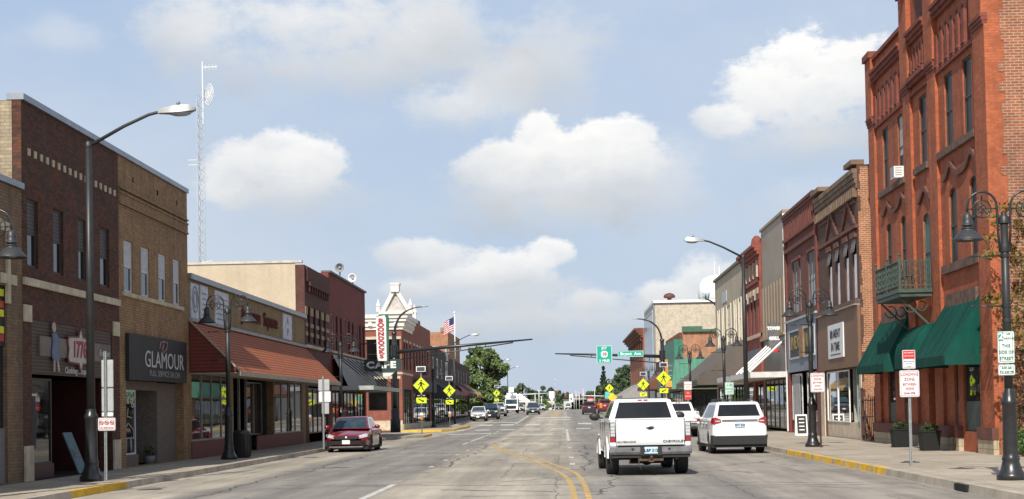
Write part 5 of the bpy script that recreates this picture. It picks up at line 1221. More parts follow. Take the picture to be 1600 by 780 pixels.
m = MB(); m.pbox(PR, 94.25, 95.15, .16, 3.05, -.05, .1); m.build('red_post', BVIC, t)

# --- cream building with big sloping awning at the corner
t = thing('corner_building', 'cream stuccoed corner building with big sloping brown canvas awning', 'building', (RX, 108, .15))
y0, y1 = 99.0, 118.0
w4 = [(101, 102.4), (104.0, 105.0), (107.2, 109.8), (112, 112.9), (115, 116)]
shell(PR, 'w', stucco('cream_stucco', (.50,.43,.32), .85, .3), t, y0, y1, 11.2, 22, [(a, b, 6.2, 8.8) for a, b in w4] + [(100, 117, .16, 3.0)], .3)
for a, b in w4: window(PR, t, a, b, 6.2, 8.8, .15, M['offwhite'], M['glass'])
m = MB(); m.pbox(PR, y0, y1, 11.21, 11.4, -.15, .3); m.build('coping', plain('brown_coping', (.16,.13,.10)), t)
sheet(PR, t, 'plaque', M['galvlight'], 109.6, 112.6, 9.2, 10.0, -.04, .01)
m = MB()
for a, b in w4: m.pbox(PR, a-.2, a-.02, 6.0, 8.9, -.06, .02); m.pbox(PR, b+.02, b+.2, 6.0, 8.9, -.06, .02)
m.build('window_trim', M['offwhite'], t)
cv = stucco('brown_awning_canvas', (.125,.105,.09), .8, .4, None, (.05,.045,.04))
q = MB(); X1 = RX-3.2
q.face([(RX-.02, 99.3, 6.0), (RX-.02, 117.6, 6.0), (X1, 117.6, 3.35), (X1, 99.3, 3.35)]); q.face([(X1, 99.3, 3.35), (X1, 117.6, 3.35), (X1, 117.6, 3.0), (X1, 99.3, 3.0)])
for y in (99.3, 117.6): q.face([(RX-.02, y, 6.0), (X1, y, 3.35), (X1, y, 3.0), (RX-.02, y, 3.0)])
q.build('awning', cv, t, norm=False)
q = MB(); q.bar((X1-.01, 99.2, 3.0), (X1-.01, 117.7, 3.0), .08, .08); q.build('awning_bar', M['black'], t)
for a in (100.1, 105.8, 111.5): window(PR, t, a, a+5.3, .5, 2.95, .15, M['dark'], M['glass2'], rail=False, mull=2)

# --- beyond the side street
t = thing('brick_building', 'single storey orange brick building with bright green metal awning at the far corner', 'building', (12.05, 156, .3))
PG = PF(150.5); z_ = g(152)
m = MB(); m.grid_wall(PG, 12.05, 40, -.1, 9.0, [(12.6, 15.5, .4, 3.2), (16.5, 22, .4, 3.2)], .2); m.grid_wall(PR, 150.5, 172, -.1, 8.7, [(152, 170, .5, 3.2)], .2)
m.face([(12.05,172,0),(40,172,0),(40,172,8.7),(12.05,172,8.7)]); m.build('wall', BSALMON, t, norm=False)
m = MB(); m.face([(12.06,150.6,8.5),(40,150.6,8.5),(40,172,8.5),(12.06,172,8.5)]); m.build('roof', M['roof'], t)
m = MB(); m.box(12.0, 14, 150.2, 150.7, 9.0, 9.55); m.box(14, 40, 150.2, 150.7, 9.0, 9.25)
m.build('coping', plain('green_coping', (.05,.13,.08)), t)
m = MB()
for k in range(18): m.pbox(PR, 151+k*1.15, 151.5+k*1.15, 8.2, 9.0, -.3, .02)
m.build('cornice', BS, t)
gm = stripes('green_standing_seam', (.035,.19,.12), 0, .45, .35, .5, duty=.85)
m = MB(); m.face([(11.2, 150.45, 6.4), (40, 150.45, 6.4), (40, 148.6, 3.3), (10.7, 148.6, 3.3)]); m.face([(11.2, 150.45, 6.4), (10.7, 148.6, 3.3), (10.7, 171, 3.3), (11.2, 171, 6.4)]); m.face([(12.04, 150.44, 8.3), (11.2, 150.44, 8.3), (11.2, 150.44, 6.4), (12.04, 150.44, 6.4)]); m.face([(11.2, 150.44, 8.3), (11.2, 171, 8.3), (11.2, 171, 6.4), (11.2, 150.44, 6.4)]); m.build('awning', gm, t, norm=False)
window(PG, t, 12.6, 15.5, .5, 3.1, .12, DW, M['glass2'], rail=False, mull=1); window(PG, t, 16.5, 22, .5, 3.1, .12, DW, M['glass2'], rail=False, mull=2); window(PR, t, 152, 170, .6, 3.1, .12, DW, M['glass2'], rail=False, mull=7)
t = thing('dark_shopfront', 'low dark brick shop row with brown shingled awning past the green awning', 'building', (12.05, 183, .5))
m = MB(); m.box(12.06, 30, 172.1, 194.9, 0, 7.2); m.build('wall', DB, t)
m = MB(); m.prism([(12.0, 173, 5.9), (9.6, 173, 4.0), (9.6, 173, 3.6), (12.0, 173, 3.6)], (0, 21, 0)); m.build('awning', stripes('red_brown_shingles', (.19,.07,.04), 2, .25, .4), t)
m = MB(); m.pbox(PR, 174, 193, 1.0, 3.4, -.03, .0); m.build('window', M['glass2'], t)

t = thing('block_building', 'large plain cream brick block with white coping and a glazed grey front', 'building', (12.05, 200, .6))
m = MB(); m.box(12.15, 45, 195.2, 217, .2, 15.0); m.build('wall', brick('cream_block_brick', (.62,.54,.42), (.60,.52,.40), (.55,.48,.38), .1, .6, .3, .02), t)
m = MB(); m.box(11.9, 45.2, 194.9, 217.2, 15.0, 15.35); m.build('coping', M['white'], t)
m = MB(); m.pbox(PR, 195.2, 217, .2, 15, -.12, .09); m.build('side_panel', plain('grey_cladding', (.24,.25,.25), .5), t)
m = MB(); m.pbox(PR, 196.8, 216.4, 4.5, 13.8, -.2, -.13); m.build('window', stripes('grey_glazed_grid', (.10,.12,.13), 2, 1.6, .4, .15), t)
m = MB(); m.pbox(PR, 196.5, 216.8, 13.9, 14.2, -.22, -.12); m.pbox(PR, 196.5, 196.75, 4.5, 13.9, -.22, -.12); m.build('trim', M['galvlight'], t)
t = thing('roof_vent', 'rusty mushroom shaped vent on the roof of the cream block', 'vent', (17.3, 205, 15.35))
vx = atp(1046, 470, 205)[0]
m = MB(); m.lathe((vx, 205, 15.3), [(.65,0),(.65,.25),(.3,.3),(.3,1.0),(.75,1.05),(.8,1.3),(.6,1.55),(.2,1.7),(0,1.72)], 14); m.build('cowl', plain('rusty_vent', (.13,.05,.04), .7, 0, .3, 3), t)
t = thing('brick_building', 'orange red brick building with heavy projecting cornice at the far end of the right row', 'building', (12.05, 245, .8))
wl = [(228+k*5.5, 230+k*5.5, a, b) for k in range(7) for a, b in ((5.5, 7.8), (9.2, 11.4))]
shell(PR, 'w', brick('far_orange_brick', (.42,.13,.07), (.36,.10,.055), (.36,.14,.08), .2), t, 224, 268, 13.3, 25, wl + [(226, 266, 1.2, 3.8)], .3, z0=0)
for a, b, c, d in wl: window(PR, t, a, b, c, d, .15, DW, M['glass'])
window(PR, t, 226, 266, 1.2, 3.8, .15, DW, M['glass2'], rail=False, mull=8)
m = MB()
for k in range(4): m.pbox(PR, 224+.01, 268, 11.9+k*.36, 12.24+k*.36, -.3-.32*k, .02)
for k in range(30): m.pbox(PR, 224.4+k*1.45, 224.9+k*1.45, 11.4, 11.9, -.35, .02)
m.build('cornice', BS, t)
t = thing('low_building', 'low grey building with pale sloping awning at the far right kerb', 'building', (12.05, 200, .7))
m = MB(); m.prism([(11.9, 219, 5.2), (8.6, 219, 3.3), (8.6, 219, 2.9), (11.9, 219, 2.9)], (0, 45, 0)); m.build('awning', plain('pale_grey_awning', (.3,.29,.27), .8), t)
m = MB(); m.box(11.9, 12.03, 218.2, 264, .5, 5.4); m.build('wall', plain('grey_wall', (.2,.19,.18)), t)
# water tower
t = thing('water_tower', 'white water tower bulb showing behind the cream corner building', 'water tower', (41, 420, 0))
wx, _, wz = atp(1119, 459, 420)
m = MB(); m.lathe((wx, 420, wz), [(0,5.3),(1.8,5.0),(3.5,4.3),(4.6,2.9),(5.1,1.0),(5.0,-1.0),(4.2,-3.0),(2.6,-4.6),(1.3,-5.6)], 28); m.build('tank', M['white'], t)
m = MB(); m.tube([(wx, 420, -1), (wx, 420, wz-6)], [2.4, 1.3], 16); m.build('stem', M['white'], t)
m = MB(); m.tube([(wx-.3, 420, wz+5.0), (wx-.3, 420, wz+9)], .12, 6); m.tube([(wx+1, 420, wz+5.0), (wx+1, 420, wz+8)], .1, 6); m.build('antenna', M['white'], t)
text('W', 2.0, (wx-3.2, 415.6, wz-.8), (1,-.6,0), Uz, plain('pale_blue_letters', (.35,.42,.5)), t, bold=.05, extr=.4)
# radio mast on the left
t = thing('radio_mast', 'tall white lattice radio mast with a dish rising behind the left row', 'mast', (-28.9, 120, 0))
mx, _, mzt = atp(313, 98, 120); mx2 = atp(315, 420, 120)[0]
m = MB(); r_ = .33
cs = [(mx2 + r_*math.cos(a), 120 + r_*math.sin(a)) for a in (0, 2.094, 4.189)]
for x, y in cs: m.tube([(x, y, 0), (x, y, mzt-3)], .035, 5)
z = 4; k = 0
while z < mzt-3.4:
    for i in range(3):
        a, b = cs[i], cs[(i+1) % 3]; m.tube([(a[0], a[1], z), (b[0], b[1], z+.42)], .016, 4, False); m.tube([(b[0], b[1], z+.42), (a[0], a[1], z+.84)], .016, 4, False)
    z += .84; k += 1
m.build('lattice', plain('galvanised_white', (.42,.44,.46), .5), t)
m = MB(); m.tube([(mx2+.25, 120, mzt-5), (mx2+.25, 120, mzt+.1)], .05, 6); m.tube([(mx2+.2, 120, mzt-.4), (mx2+1.5, 120, mzt-.4)], .045, 6)
for q_ in (.5, .8, 1.1, 1.35): m.tube([(mx2+q_, 120, mzt-.65), (mx2+q_, 120, mzt-.15)], .02, 4)
m.tube([(mx2-1.0, 120, 22.2), (mx2, 120, 22.2)], .03, 5); m.tube([(mx2-1.0, 120, 21.8), (mx2, 120, 21.8)], .03, 5); m.tube([(mx2, 120, 13.9), (mx2+.9, 120, 14.0)], .03, 5); m.build('antenna', M['white'], t)
m = MB()
for rr_ in (.85, .6, .35): m.tube([(mx2+.75+rr_*.55*math.cos(j*math.pi/8), 120-rr_*.5*math.cos(j*math.pi/8), mzt-2.6+rr_*math.sin(j*math.pi/8)) for j in range(17)], .03, 5, False)
for j in range(8): a = j*math.pi/8; m.tube([(mx2+.75+.85*.55*math.cos(a), 120-.42*math.cos(a), mzt-2.6+.85*math.sin(a)), (mx2+.75-.85*.55*math.cos(a), 120+.42*math.cos(a), mzt-2.6-.85*math.sin(a))], .018, 4, False)
m.build('dish', M['white'], t)
# ================================================================== STREET LAMPS
def make_pendant(label, loc, arms=True):
    t = thing('street_lamp', label, 'street lamp', (0,0,0), 'twin pendant street lamps')
    m = MB(); m.lathe((0,0,0), [(.0,0),(.27,0),(.27,.09),(.25,.12),(.2,.2),(.17,.30),(.155,.36),(.17,.40),(.15,.44),(.14,.5)], 20); 
    m.lathe((0,0,0), [(.14,.5),(.135,1.42),(.155,1.45),(.155,1.5),(.13,1.54),(.12,1.62),(.085,1.72),(.08,1.75)], 16); m.build('base', M['black'], t)
    m = MB(); m.tube([(0,0,1.74), (0,0,5.05)], [.082, .072], 14); m.lathe((0,0,0), [(.09,4.35),(.095,4.38),(.095,4.46),(.09,4.49)], 12); m.lathe((0,0,0), [(.1,4.9),(.1,5.02),(.06,5.06),(.05,5.12),(0,5.16)], 12); m.lathe((0,0,0), [(.09,3.0),(.095,3.03),(.09,3.08)], 12); m.build('pole', M['pole'], t)
    for s in (-1, 1):
        m = MB(); pts = [(s*.09,0,4.35), (s*.12,0,4.8), (s*.125,0,5.2)] + [(s*(.41-.285*math.cos(a)), 0, 5.22+.30*math.sin(a)) for a in [j*math.pi/10 for j in range(1, 11)]] + [(s*.695,0,5.12)]
        m.tube(pts, .024, 6); m.tube([(s*(.41+.17*math.cos(j*math.pi/8)), 0, 5.19+.17*math.sin(j*math.pi/8)) for j in range(17)], .016, 5, False)
        m.tube([(s*(.41+.08*math.cos(j*math.pi/4)), 0, 5.19+.08*math.sin(j*math.pi/4)) for j in range(9)], .012, 4, False)
        for j in range(4): a = j*math.pi/4; m.tube([(s*.41+.17*math.cos(a),0,5.19+.17*math.sin(a)), (s*.41-.17*math.cos(a),0,5.19-.17*math.sin(a))], .01, 4, False)
        m.tube([(s*.13,0,5.19), (s*.24,0,5.19)], .014, 4); m.tube([(s*.41,0,5.36),(s*.41,0,5.52)], .014, 4); m.tube([(s*.58,0,5.19), (s*.69,0,5.19)], .014, 4)
        m.build('arm', M['black'], t)
        m = MB(); m.lathe((s*.695,0,0), [(0,5.14),(.05,5.12),(.085,5.06),(.095,4.98),(.095,4.90),(.12,4.89),(.12,4.87),(.085,4.865),(.085,4.84),(.12,4.835),(.12,4.815),(.10,4.81),(.14,4.77),(.21,4.70),(.28,4.62),(.30,4.59),(.285,4.585),(.2,4.67),(0,4.72)], 22)
        sh = m.build('lamp_shade', M['lampgrey'], t)
        m = MB(); m.lathe((s*.695,0,0), [(0,4.60),(.1,4.61),(.15,4.65),(.15,4.68)], 12); m.build('lens', plain('frosted_lens', (.5,.5,.46), .3), sh)
    if arms:
        for z in (4.28, 3.32):
            m = MB(); m.tube([(-.08,0,z), (-.62,0,z)], .016, 5); m.ball((-.64,0,z), .03, 6, 4); m.lathe((0,0,z-.03), [(.09,0),(.09,.06)], 10); m.build('banner_arm', M['black'], t)
    t.location = loc; return t
lampA = make_pendant('twin pendant street lamp with a two hour parking sign, nearest on the right', (8.5, 29.0, .15))
for (x, y, lb) in ((8.7, 53.0, 'twin pendant street lamp right of the white SUV by the loading zone sign'), (8.45, 79, 'twin pendant street lamp in front of the big sloping brown awning'),
        (8.4, 99.5, 'twin pendant street lamp in front of the green metal awning'), (-11.2, 28.4, 'twin pendant lamp head cut off by the left edge of the picture'),
        (-11.19, 50.0, 'twin pendant street lamp beside the litter bin outside the shingled shop'), (-11.4, 77, 'twin pendant street lamp behind the parked red sedan'),
        (-11.3, 131, 'small twin pendant lamp beyond the side street on the left'), (9.3, 163, 'small distant twin pendant lamp among the right awnings')):
    dup(lampA, (x, y, g(y)+.15), 0, lb)
# signs strapped to the near lamp
def flat_sign(parent, x, y, z0, z1, w, mat, rim=None, name='sign_panel', th=.012):
    m = MB(); r = min(.04, w*.08); pts = []
    for cx, cz, a in ((x+w/2-r, z1-r, 0), (x-w/2+r, z1-r, 90), (x-w/2+r, z0+r, 180), (x+w/2-r, z0+r, 270)):
        for k in range(4): b = R(a+k*30); pts.append((cx+r*math.cos(b), y, cz+r*math.sin(b)))
    m.prism(pts, (0, th, 0)); p = m.build(name, M['signback'], parent)
    ins = .012; m = MB(); m.prism([(x+(q[0]-x)*(1-2*ins/w*1.0), y-.004, (z0+z1)/2+(q[2]-(z0+z1)/2)*(1-2*ins/(z1-z0))) for q in pts], (0, .003, 0)); m.build('sign_face', mat, p)
    if rim:
        m = MB(); xa, xb, za, zb = x-w/2+.03, x+w/2-.03, z0+.03, z1-.03; e = .009
        for a in ((xa,xb,zb-e,zb),(xa,xb,za,za+e),(xa,xa+e,za+e,zb-e),(xb-e,xb,za+e,zb-e)): m.box(a[0], a[1], y-.006, y-.0045, a[2], a[3])
        m.build('border', rim, p)
    return p
XD = (1,0,0)
def lines(p, x, y, rows, mat, wid=.86):
    for s, z, sz in rows: text(s, sz*.95, (x, y-.008, z), XD, Uz, mat, p, bold=sz*.012, wid=wid, spacing=1.08)
t = thing('parking_sign', 'green and white two hour parking sign strapped to the nearest right lamp post', 'sign', (8.35, 28.85, 2.3))
gk = plain('green_ink', (.02,.22,.12), .6)
p = flat_sign(t, 8.43, 28.86, 2.37, 2.98, .32, M['signwhite'], gk)
m = MB(); m.box(8.29, 8.38, 28.849, 28.853, 2.8, 2.96); m.build('green_block', M['signgreen'], p)
text('2', .17, (8.335, 28.845, 2.88), XD, Uz, M['signwhite'], p, bold=.006); text('HR', .06, (8.48, 28.85, 2.92), XD, Uz, gk, p); text('PARKING', .055, (8.48, 28.85, 2.84), XD, Uz, gk, p)
lines(p, 8.43, 28.855, (('THIS', 2.70, .09), ('SIDE OF', 2.58, .09), ('STREET', 2.46, .09)), gk)
p = flat_sign(t, 8.43, 28.86, 2.14, 2.35, .32, M['signwhite'], gk); lines(p, 8.43, 28.855, (('8:00 AM', 2.28, .06), ('TO 5:00 PM', 2.205, .06)), gk)
m = MB(); m.lathe((8.5, 29.0, 0), [(.085,2.2),(.088,2.22),(.085,2.24)], 10); m.lathe((8.5,29.0,0), [(.085,2.8),(.088,2.82),(.085,2.84)], 10); m.box(8.42, 8.48, 28.87, 28.94, 2.3, 2.9); m.build('strap', M['galv'], t)

def signpost(name, label, x, y, h, mat=None):
    t = thing(name, label, 'sign', (x, y, g(y)+.15)); m = MB()
    z0 = g(y)+.15; m.prism([(x-.03, y, z0), (x-.012, y, z0), (x-.012, y+.025, z0), (x+.012, y+.025, z0), (x+.012, y, z0), (x+.03, y, z0), (x+.03, y+.04, z0), (x-.03, y+.04, z0)], (0,0,h)); m.build('post', mat or M['galv'], t); return t
ri = M['redink']
t = signpost('loading_sign', 'loading zone sign under a red and white no parking sign on a steel post', 8.22, 36.0, 2.65)
p = flat_sign(t, 8.22, 35.98, 1.78, 2.42, .47, M['signwhite'], ri); lines(p, 8.22, 35.98, (('LOADING', 2.32, .105), ('ZONE', 2.20, .105), ('BETWEEN', 2.08, .085), ('SIGNS', 1.98, .085), ('8AM-5PM', 1.87, .075)), ri)
p = flat_sign(t, 8.22, 35.98, 2.45, 2.90, .31, M['signwhite'], ri); m = MB(); m.box(8.085, 8.355, 35.966, 35.972, 2.69, 2.88); m.build('red_block', M['signred'], p)
lines(p, 8.22, 35.972, (('NO PARKING', 2.83, .042), ('2AM TO 6AM', 2.755, .042)), M['signwhite']); lines(p, 8.22, 35.98, (('SNOW REMOVAL', 2.63, .035), ('TOW AWAY', 2.57, .035), ('ZONE', 2.51, .035)), plain('blue_ink', (.1,.2,.4)))
t = signpost('loading_sign', 'loading zone sign on a brown post in front of the lamp by the white SUV', 8.85, 52.2, 2.2, rust)
p = flat_sign(t, 8.78, 52.17, 2.05, 2.72, .5, M['signwhite'], ri); lines(p, 8.78, 52.17, (('LOADING', 2.62, .105), ('ZONE', 2.5, .105), ('BETWEEN', 2.38, .085), ('SIGNS', 2.27, .085), ('8AM-5PM', 2.15, .075)), ri)
t = signpost('parking_sign', 'pale green two hour parking sign above the roof of the white SUV', 7.95, 72, 2.9)
p = flat_sign(t, 7.93, 71.98, 2.15, 2.75, .42, plain('pale_green_sign', (.5,.68,.6), .5), gk); lines(p, 7.93, 71.98, (('2 HR', 2.6, .14), ('PARKING', 2.42, .09), ('8:00-5:00', 2.28, .07)), gk)
t = signpost('no_parking_sign', 'white over red no parking sign in front of the green awning lamp', 7.95, 96, 3.0)
p = flat_sign(t, 7.95, 95.98, 2.65, 3.2, .5, M['signwhite'], ri); lines(p, 7.95, 95.98, (('LOADING', 3.0, .11), ('ZONE', 2.84, .11)), ri); p = flat_sign(t, 7.95, 95.98, 2.05, 2.6, .42, M['signred']); lines(p, 7.95, 95.98, (('NO', 2.45, .12), ('PARKING', 2.25, .1)), M['signwhite'])
# left: backs of signs plus the no skateboards plate
t = signpost('sign_post', 'two blank grey sign backs above a red symbol plate on the left post', -10.75, 35.0, 3.05)
for z0, z1 in ((2.35, 3.0), (1.78, 2.33)): flat_sign(t, -10.71, 35.06, z0, z1, .28, M['galvlight'])
flat_sign(t, -10.71, 35.05, 1.66, 1.77, .28, M['signwhite'])
p = flat_sign(t, -10.71, 34.98, 1.33, 1.64, .42, M['signwhite'], ri); m = MB()
for k in range(3):
    cx = -10.71 + (k-1)*.125; m.tube([(cx+.048*math.cos(j*math.pi/6), 34.968, 1.52+.048*math.sin(j*math.pi/6)) for j in range(13)], .007, 4, False); m.tube([(cx-.034, 34.968, 1.554), (cx+.034, 34.968, 1.486)], .006, 4)
m.build('prohibition_ring', M['signred'], p); m = MB()
for k in range(3):
    cx = -10.71 + (k-1)*.125; m.box(cx-.03, cx+.03, 34.973, 34.976, 1.515, 1.53); m.box(cx-.022, cx-.008, 34.973, 34.976, 1.495, 1.513); m.box(cx+.008, cx+.022, 34.973, 34.976, 1.495, 1.513)
m.build('symbol', M['ink'], p); lines(p, -10.71, 34.98, (('ON SIDEWALKS', 1.40, .05),), M['signred'])
t = signpost('sign_post', 'pale grey sign backs on a post beside the parked red sedan', -9.85, 61.5, 3.0)
flat_sign(t, -9.82, 61.56, 2.55, 3.02, .46, M['galvlight']); flat_sign(t, -9.79, 61.58, 2.08, 2.53, .5, M['signwhite']); flat_sign(t, -9.77, 61.58, 1.6, 2.06, .3, M['galvlight'])

def ped(parent, c, s, mat, y):
    x, z = c; m = MB()
    m.prism([(x+.02*s+.055*s*math.cos(j*math.pi/5), y, z+.30*s+.055*s*math.sin(j*math.pi/5)) for j in range(10)], (0,.004,0))
    for pl in ([(-.06,.22),(.06,.22),(.08,.0),(-.05,.0)], [(-.06,.02),(.02,.02),(-.08,-.18),(-.19,-.33),(-.25,-.30),(-.14,-.16)], [(.0,.02),(.08,.02),(.11,-.14),(.19,-.31),(.12,-.34),(.04,-.15)],
               [(-.06,.22),(-.01,.18),(-.11,.05),(-.2,.0),(-.22,.05),(-.14,.09)], [(.05,.22),(.09,.17),(.18,.1),(.25,.03),(.21,-.01),(.13,.06),(.04,.14)]):
        m.prism([(x+a*s, y, z+b*s) for a, b in pl], (0,.004,0))
    return m.build('pedestrian_symbol', mat, parent, norm=False)
def crosswalk_sign(label, x, y, flip=False, low=0, side=.76):
    z = g(y)+.15 - low
    t = thing('crossing_sign', label, 'sign', (x, y, z), 'pedestrian crossing signs with beacons')
    m = MB(); m.tube([(x, y+.03, z), (x, y+.03, z+4.05)], .035, 8); m.build('post', M['galv'], t)
    d = side*.7071; zc = z+3.14
    m = MB(); m.prism([(x-d, y, zc), (x, y, zc-d), (x+d, y, zc), (x, y, zc+d)], (0,.012,0)); p = m.build('sign_panel', M['signback'], t)
    d2 = d*.985; m = MB(); m.prism([(x-d2, y-.006, zc), (x, y-.006, zc-d2), (x+d2, y-.006, zc), (x, y-.006, zc+d2)], (0,.005,0)); m.build('sign_face', M['signyellow'], p)
    d3, d4 = d*.93, d*.905; m = MB()
    for (a, b) in (((-1,0),(0,-1)), ((0,-1),(1,0)), ((1,0),(0,1)), ((0,1),(-1,0))): m.prism([(x+a[0]*d3, y-.010, zc+a[1]*d3), (x+b[0]*d3, y-.010, zc+b[1]*d3), (x+b[0]*d4, y-.010, zc+b[1]*d4), (x+a[0]*d4, y-.010, zc+a[1]*d4)], (0,.003,0))
    m.build('border', M['ink'], p, norm=False); ped(p, (x-.01, zc), 1.0, M['ink'], y-.012)
    m = MB(); m.box(x-.28, x+.28, y-.02, y+.02, z+2.42, z+2.52); b = m.build('beacon_bar', M['black'], t)
    m = MB(); m.box(x-.25, x-.09, y-.028, y-.021, z+2.44, z+2.5); m.box(x+.09, x+.25, y-.028, y-.021, z+2.44, z+2.5); m.build('beacon_lens', M['lampclear'], b)
    m = MB(); m.box(x-.33, x+.33, y-.006, y+.006, z+1.98, z+2.34); p = m.build('arrow_plaque', M['signyellow'], t)
    s = -1 if flip else 1; m = MB(); m.bar((x-.18*s, y-.012, z+2.26), (x+.06*s, y-.012, z+2.13), .07, .004, (0,1,0)); m.prism([(x+.2*s, y-.014, z+2.06), (x+.0*s, y-.014, z+2.07), (x+.12*s, y-.014, z+2.2)], (0,.004,0)); m.build('arrow', M['ink'], p, norm=False)
    m = MB(); a = Vector((x, y, z+4.15)); m.prism([(x-.3, y-.14, z+4.02), (x+.3, y-.14, z+4.02), (x+.3, y-.06, z+4.36), (x-.3, y-.06, z+4.36)], (0,.03,.0)); sp2 = m.build('solar_panel', M['galvlight'], t)
    m = MB(); m.prism([(x-.26, y-.155, z+4.06), (x+.26, y-.155, z+4.06), (x+.26, y-.08, z+4.32), (x-.26, y-.08, z+4.32)], (0,.006,0)); m.build('solar_cell', glass('solar_cell', (.03,.035,.05), .1), sp2)
    m = MB(); m.box(x-.09, x+.09, y-.06, y, z+1.2, z+1.36); m.build('notice', M['signwhite'], t); m = MB(); m.box(x-.1, x+.1, y-.07, y+.01, z+.92, z+1.18); m.build('button_box', plain('orange_box', (.42,.2,.08)), t)
    return t
crosswalk_sign('yellow pedestrian crossing sign nearest on the left, in front of the corner building', -9.15, 97, False)
crosswalk_sign('yellow pedestrian crossing sign on the left just past the side street', -9.6, 127, False)
crosswalk_sign('small yellow pedestrian crossing sign in front of the big leafy tree', -9.75, 221, False, .1)
crosswalk_sign('larger yellow pedestrian crossing sign above the white pickup roof on the right', 7.9, 118, True, -.55, .85)
crosswalk_sign('smaller yellow pedestrian crossing sign on the right beyond the side street', 7.9, 148, True, -.4, .85)
crosswalk_sign('distant yellow pedestrian crossing sign beside a turquoise plate on the right', 7.6, 246, True, -.6, 1.0)
t = signpost('yellow_sign', 'second yellow warning diamond low beside the distant turquoise plate', 7.95, 240, 3.6)
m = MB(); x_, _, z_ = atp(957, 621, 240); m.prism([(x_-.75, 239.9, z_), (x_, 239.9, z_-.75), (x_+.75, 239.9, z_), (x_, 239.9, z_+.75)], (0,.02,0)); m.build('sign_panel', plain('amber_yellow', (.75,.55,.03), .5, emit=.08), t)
m = MB(); x_, _, z_ = atp(947.5, 618, 244); m.box(x_-.35, x_+.35, 240.2, 240.24, z_-.55, z_+.55); m.build('turquoise_plate', plain('turquoise_sheet', (.12,.5,.5), .5), t)

# ================================================================== COBRA HEAD LIGHTS AND MAST ARMS
def cobra(label, x, y, side, base=True, H=8.0, L=1.7, mat=None, head=None):
    z = g(y)+.15; t = thing('street_light', label, 'street light', (x, y, z), 'cobra head street lights'); mat = mat or M['pole']
    if base: m = MB(); m.lathe((x,y,z), [(0,0),(.27,0),(.27,.1),(.22,.18),(.17,.32),(.16,.42),(.18,.45),(.15,.5),(.14,1.45),(.16,1.48),(.16,1.54),(.12,1.6),(.11,1.7)], 18); m.build('base', M['black'], t)
    m = MB(); m.tube([(x,y,z+(1.68 if base else 0)), (x,y,z+H)], [.105,.075], 12); m.lathe((x,y,z+H), [(.09,-.1),(.09,.0),(.05,.05),(0,.06)], 10); m.build('pole', mat, t)
    s = side; m = MB(); m.tube([(x,y,z+H-.08), (x+s*.5*L,y,z+H+.38), (x+s*.85*L,y,z+H+.64), (x+s*1.0*L,y,z+H+.70), (x+s*1.1*L,y,z+H+.71)], [.045,.042,.038,.036,.035], 8); m.build('arm', mat, t)
    hx = x+s*L; m = MB()
    m.raw([(hx-s*.02,y-.08,z+H+.66),(hx-s*.02,y+.08,z+H+.66),(hx-s*.02,y+.06,z+H+.76),(hx-s*.02,y-.06,z+H+.76),
           (hx+s*.35,y-.17,z+H+.65),(hx+s*.35,y+.17,z+H+.65),(hx+s*.35,y+.12,z+H+.82),(hx+s*.35,y-.12,z+H+.82),
           (hx+s*.72,y-.15,z+H+.68),(hx+s*.72,y+.15,z+H+.68),(hx+s*.72,y+.1,z+H+.85),(hx+s*.72,y-.1,z+H+.85),
           (hx+s*.86,y-.07,z+H+.72),(hx+s*.86,y+.07,z+H+.72),(hx+s*.86,y+.05,z+H+.78),(hx+s*.86,y-.05,z+H+.78)],
          [(0,1,2,3),(12,13,14,15)] + [(a+4*k, b+4*k, b+4+4*k, a+4+4*k) for k in range(3) for a, b in ((0,1),(1,2),(2,3),(3,0))])
    m.ball((hx+s*.45, y, z+H+.9), .05, 8, 5); hd = m.build('lamp_head', head or plain('lamp_head_grey', (.30,.31,.31), .45, .3, .2, 6), t, sharp=50)
    m = MB(); m.ball((hx+s*.5, y, z+H+.66), .16, 12, 6, (1.7,.85,.5)); m.build('lens', plain('lens_grey', (.35,.36,.36), .2), hd)
    return t
cobra('tall grey street light with cobra head in front of the dark red brick shop', -11.12, 35.1, 1)
cobra('tall black street light rising behind the white SUV on the right', 7.95, 65.6, -1, head=M['galv'])
cobra('cobra head street light rising behind the left mast arm near the flag', -10.6, 147, 1, False)
cobra('slender street light against the sky to the right of the leafy tree', -10.7, 292, 1, False)
cobra('street light head just emerging from the leafy tree', -10.9, 245, 1, False)
cobra('very distant small street light left of the far signals', -14.0, 560, 1, False)
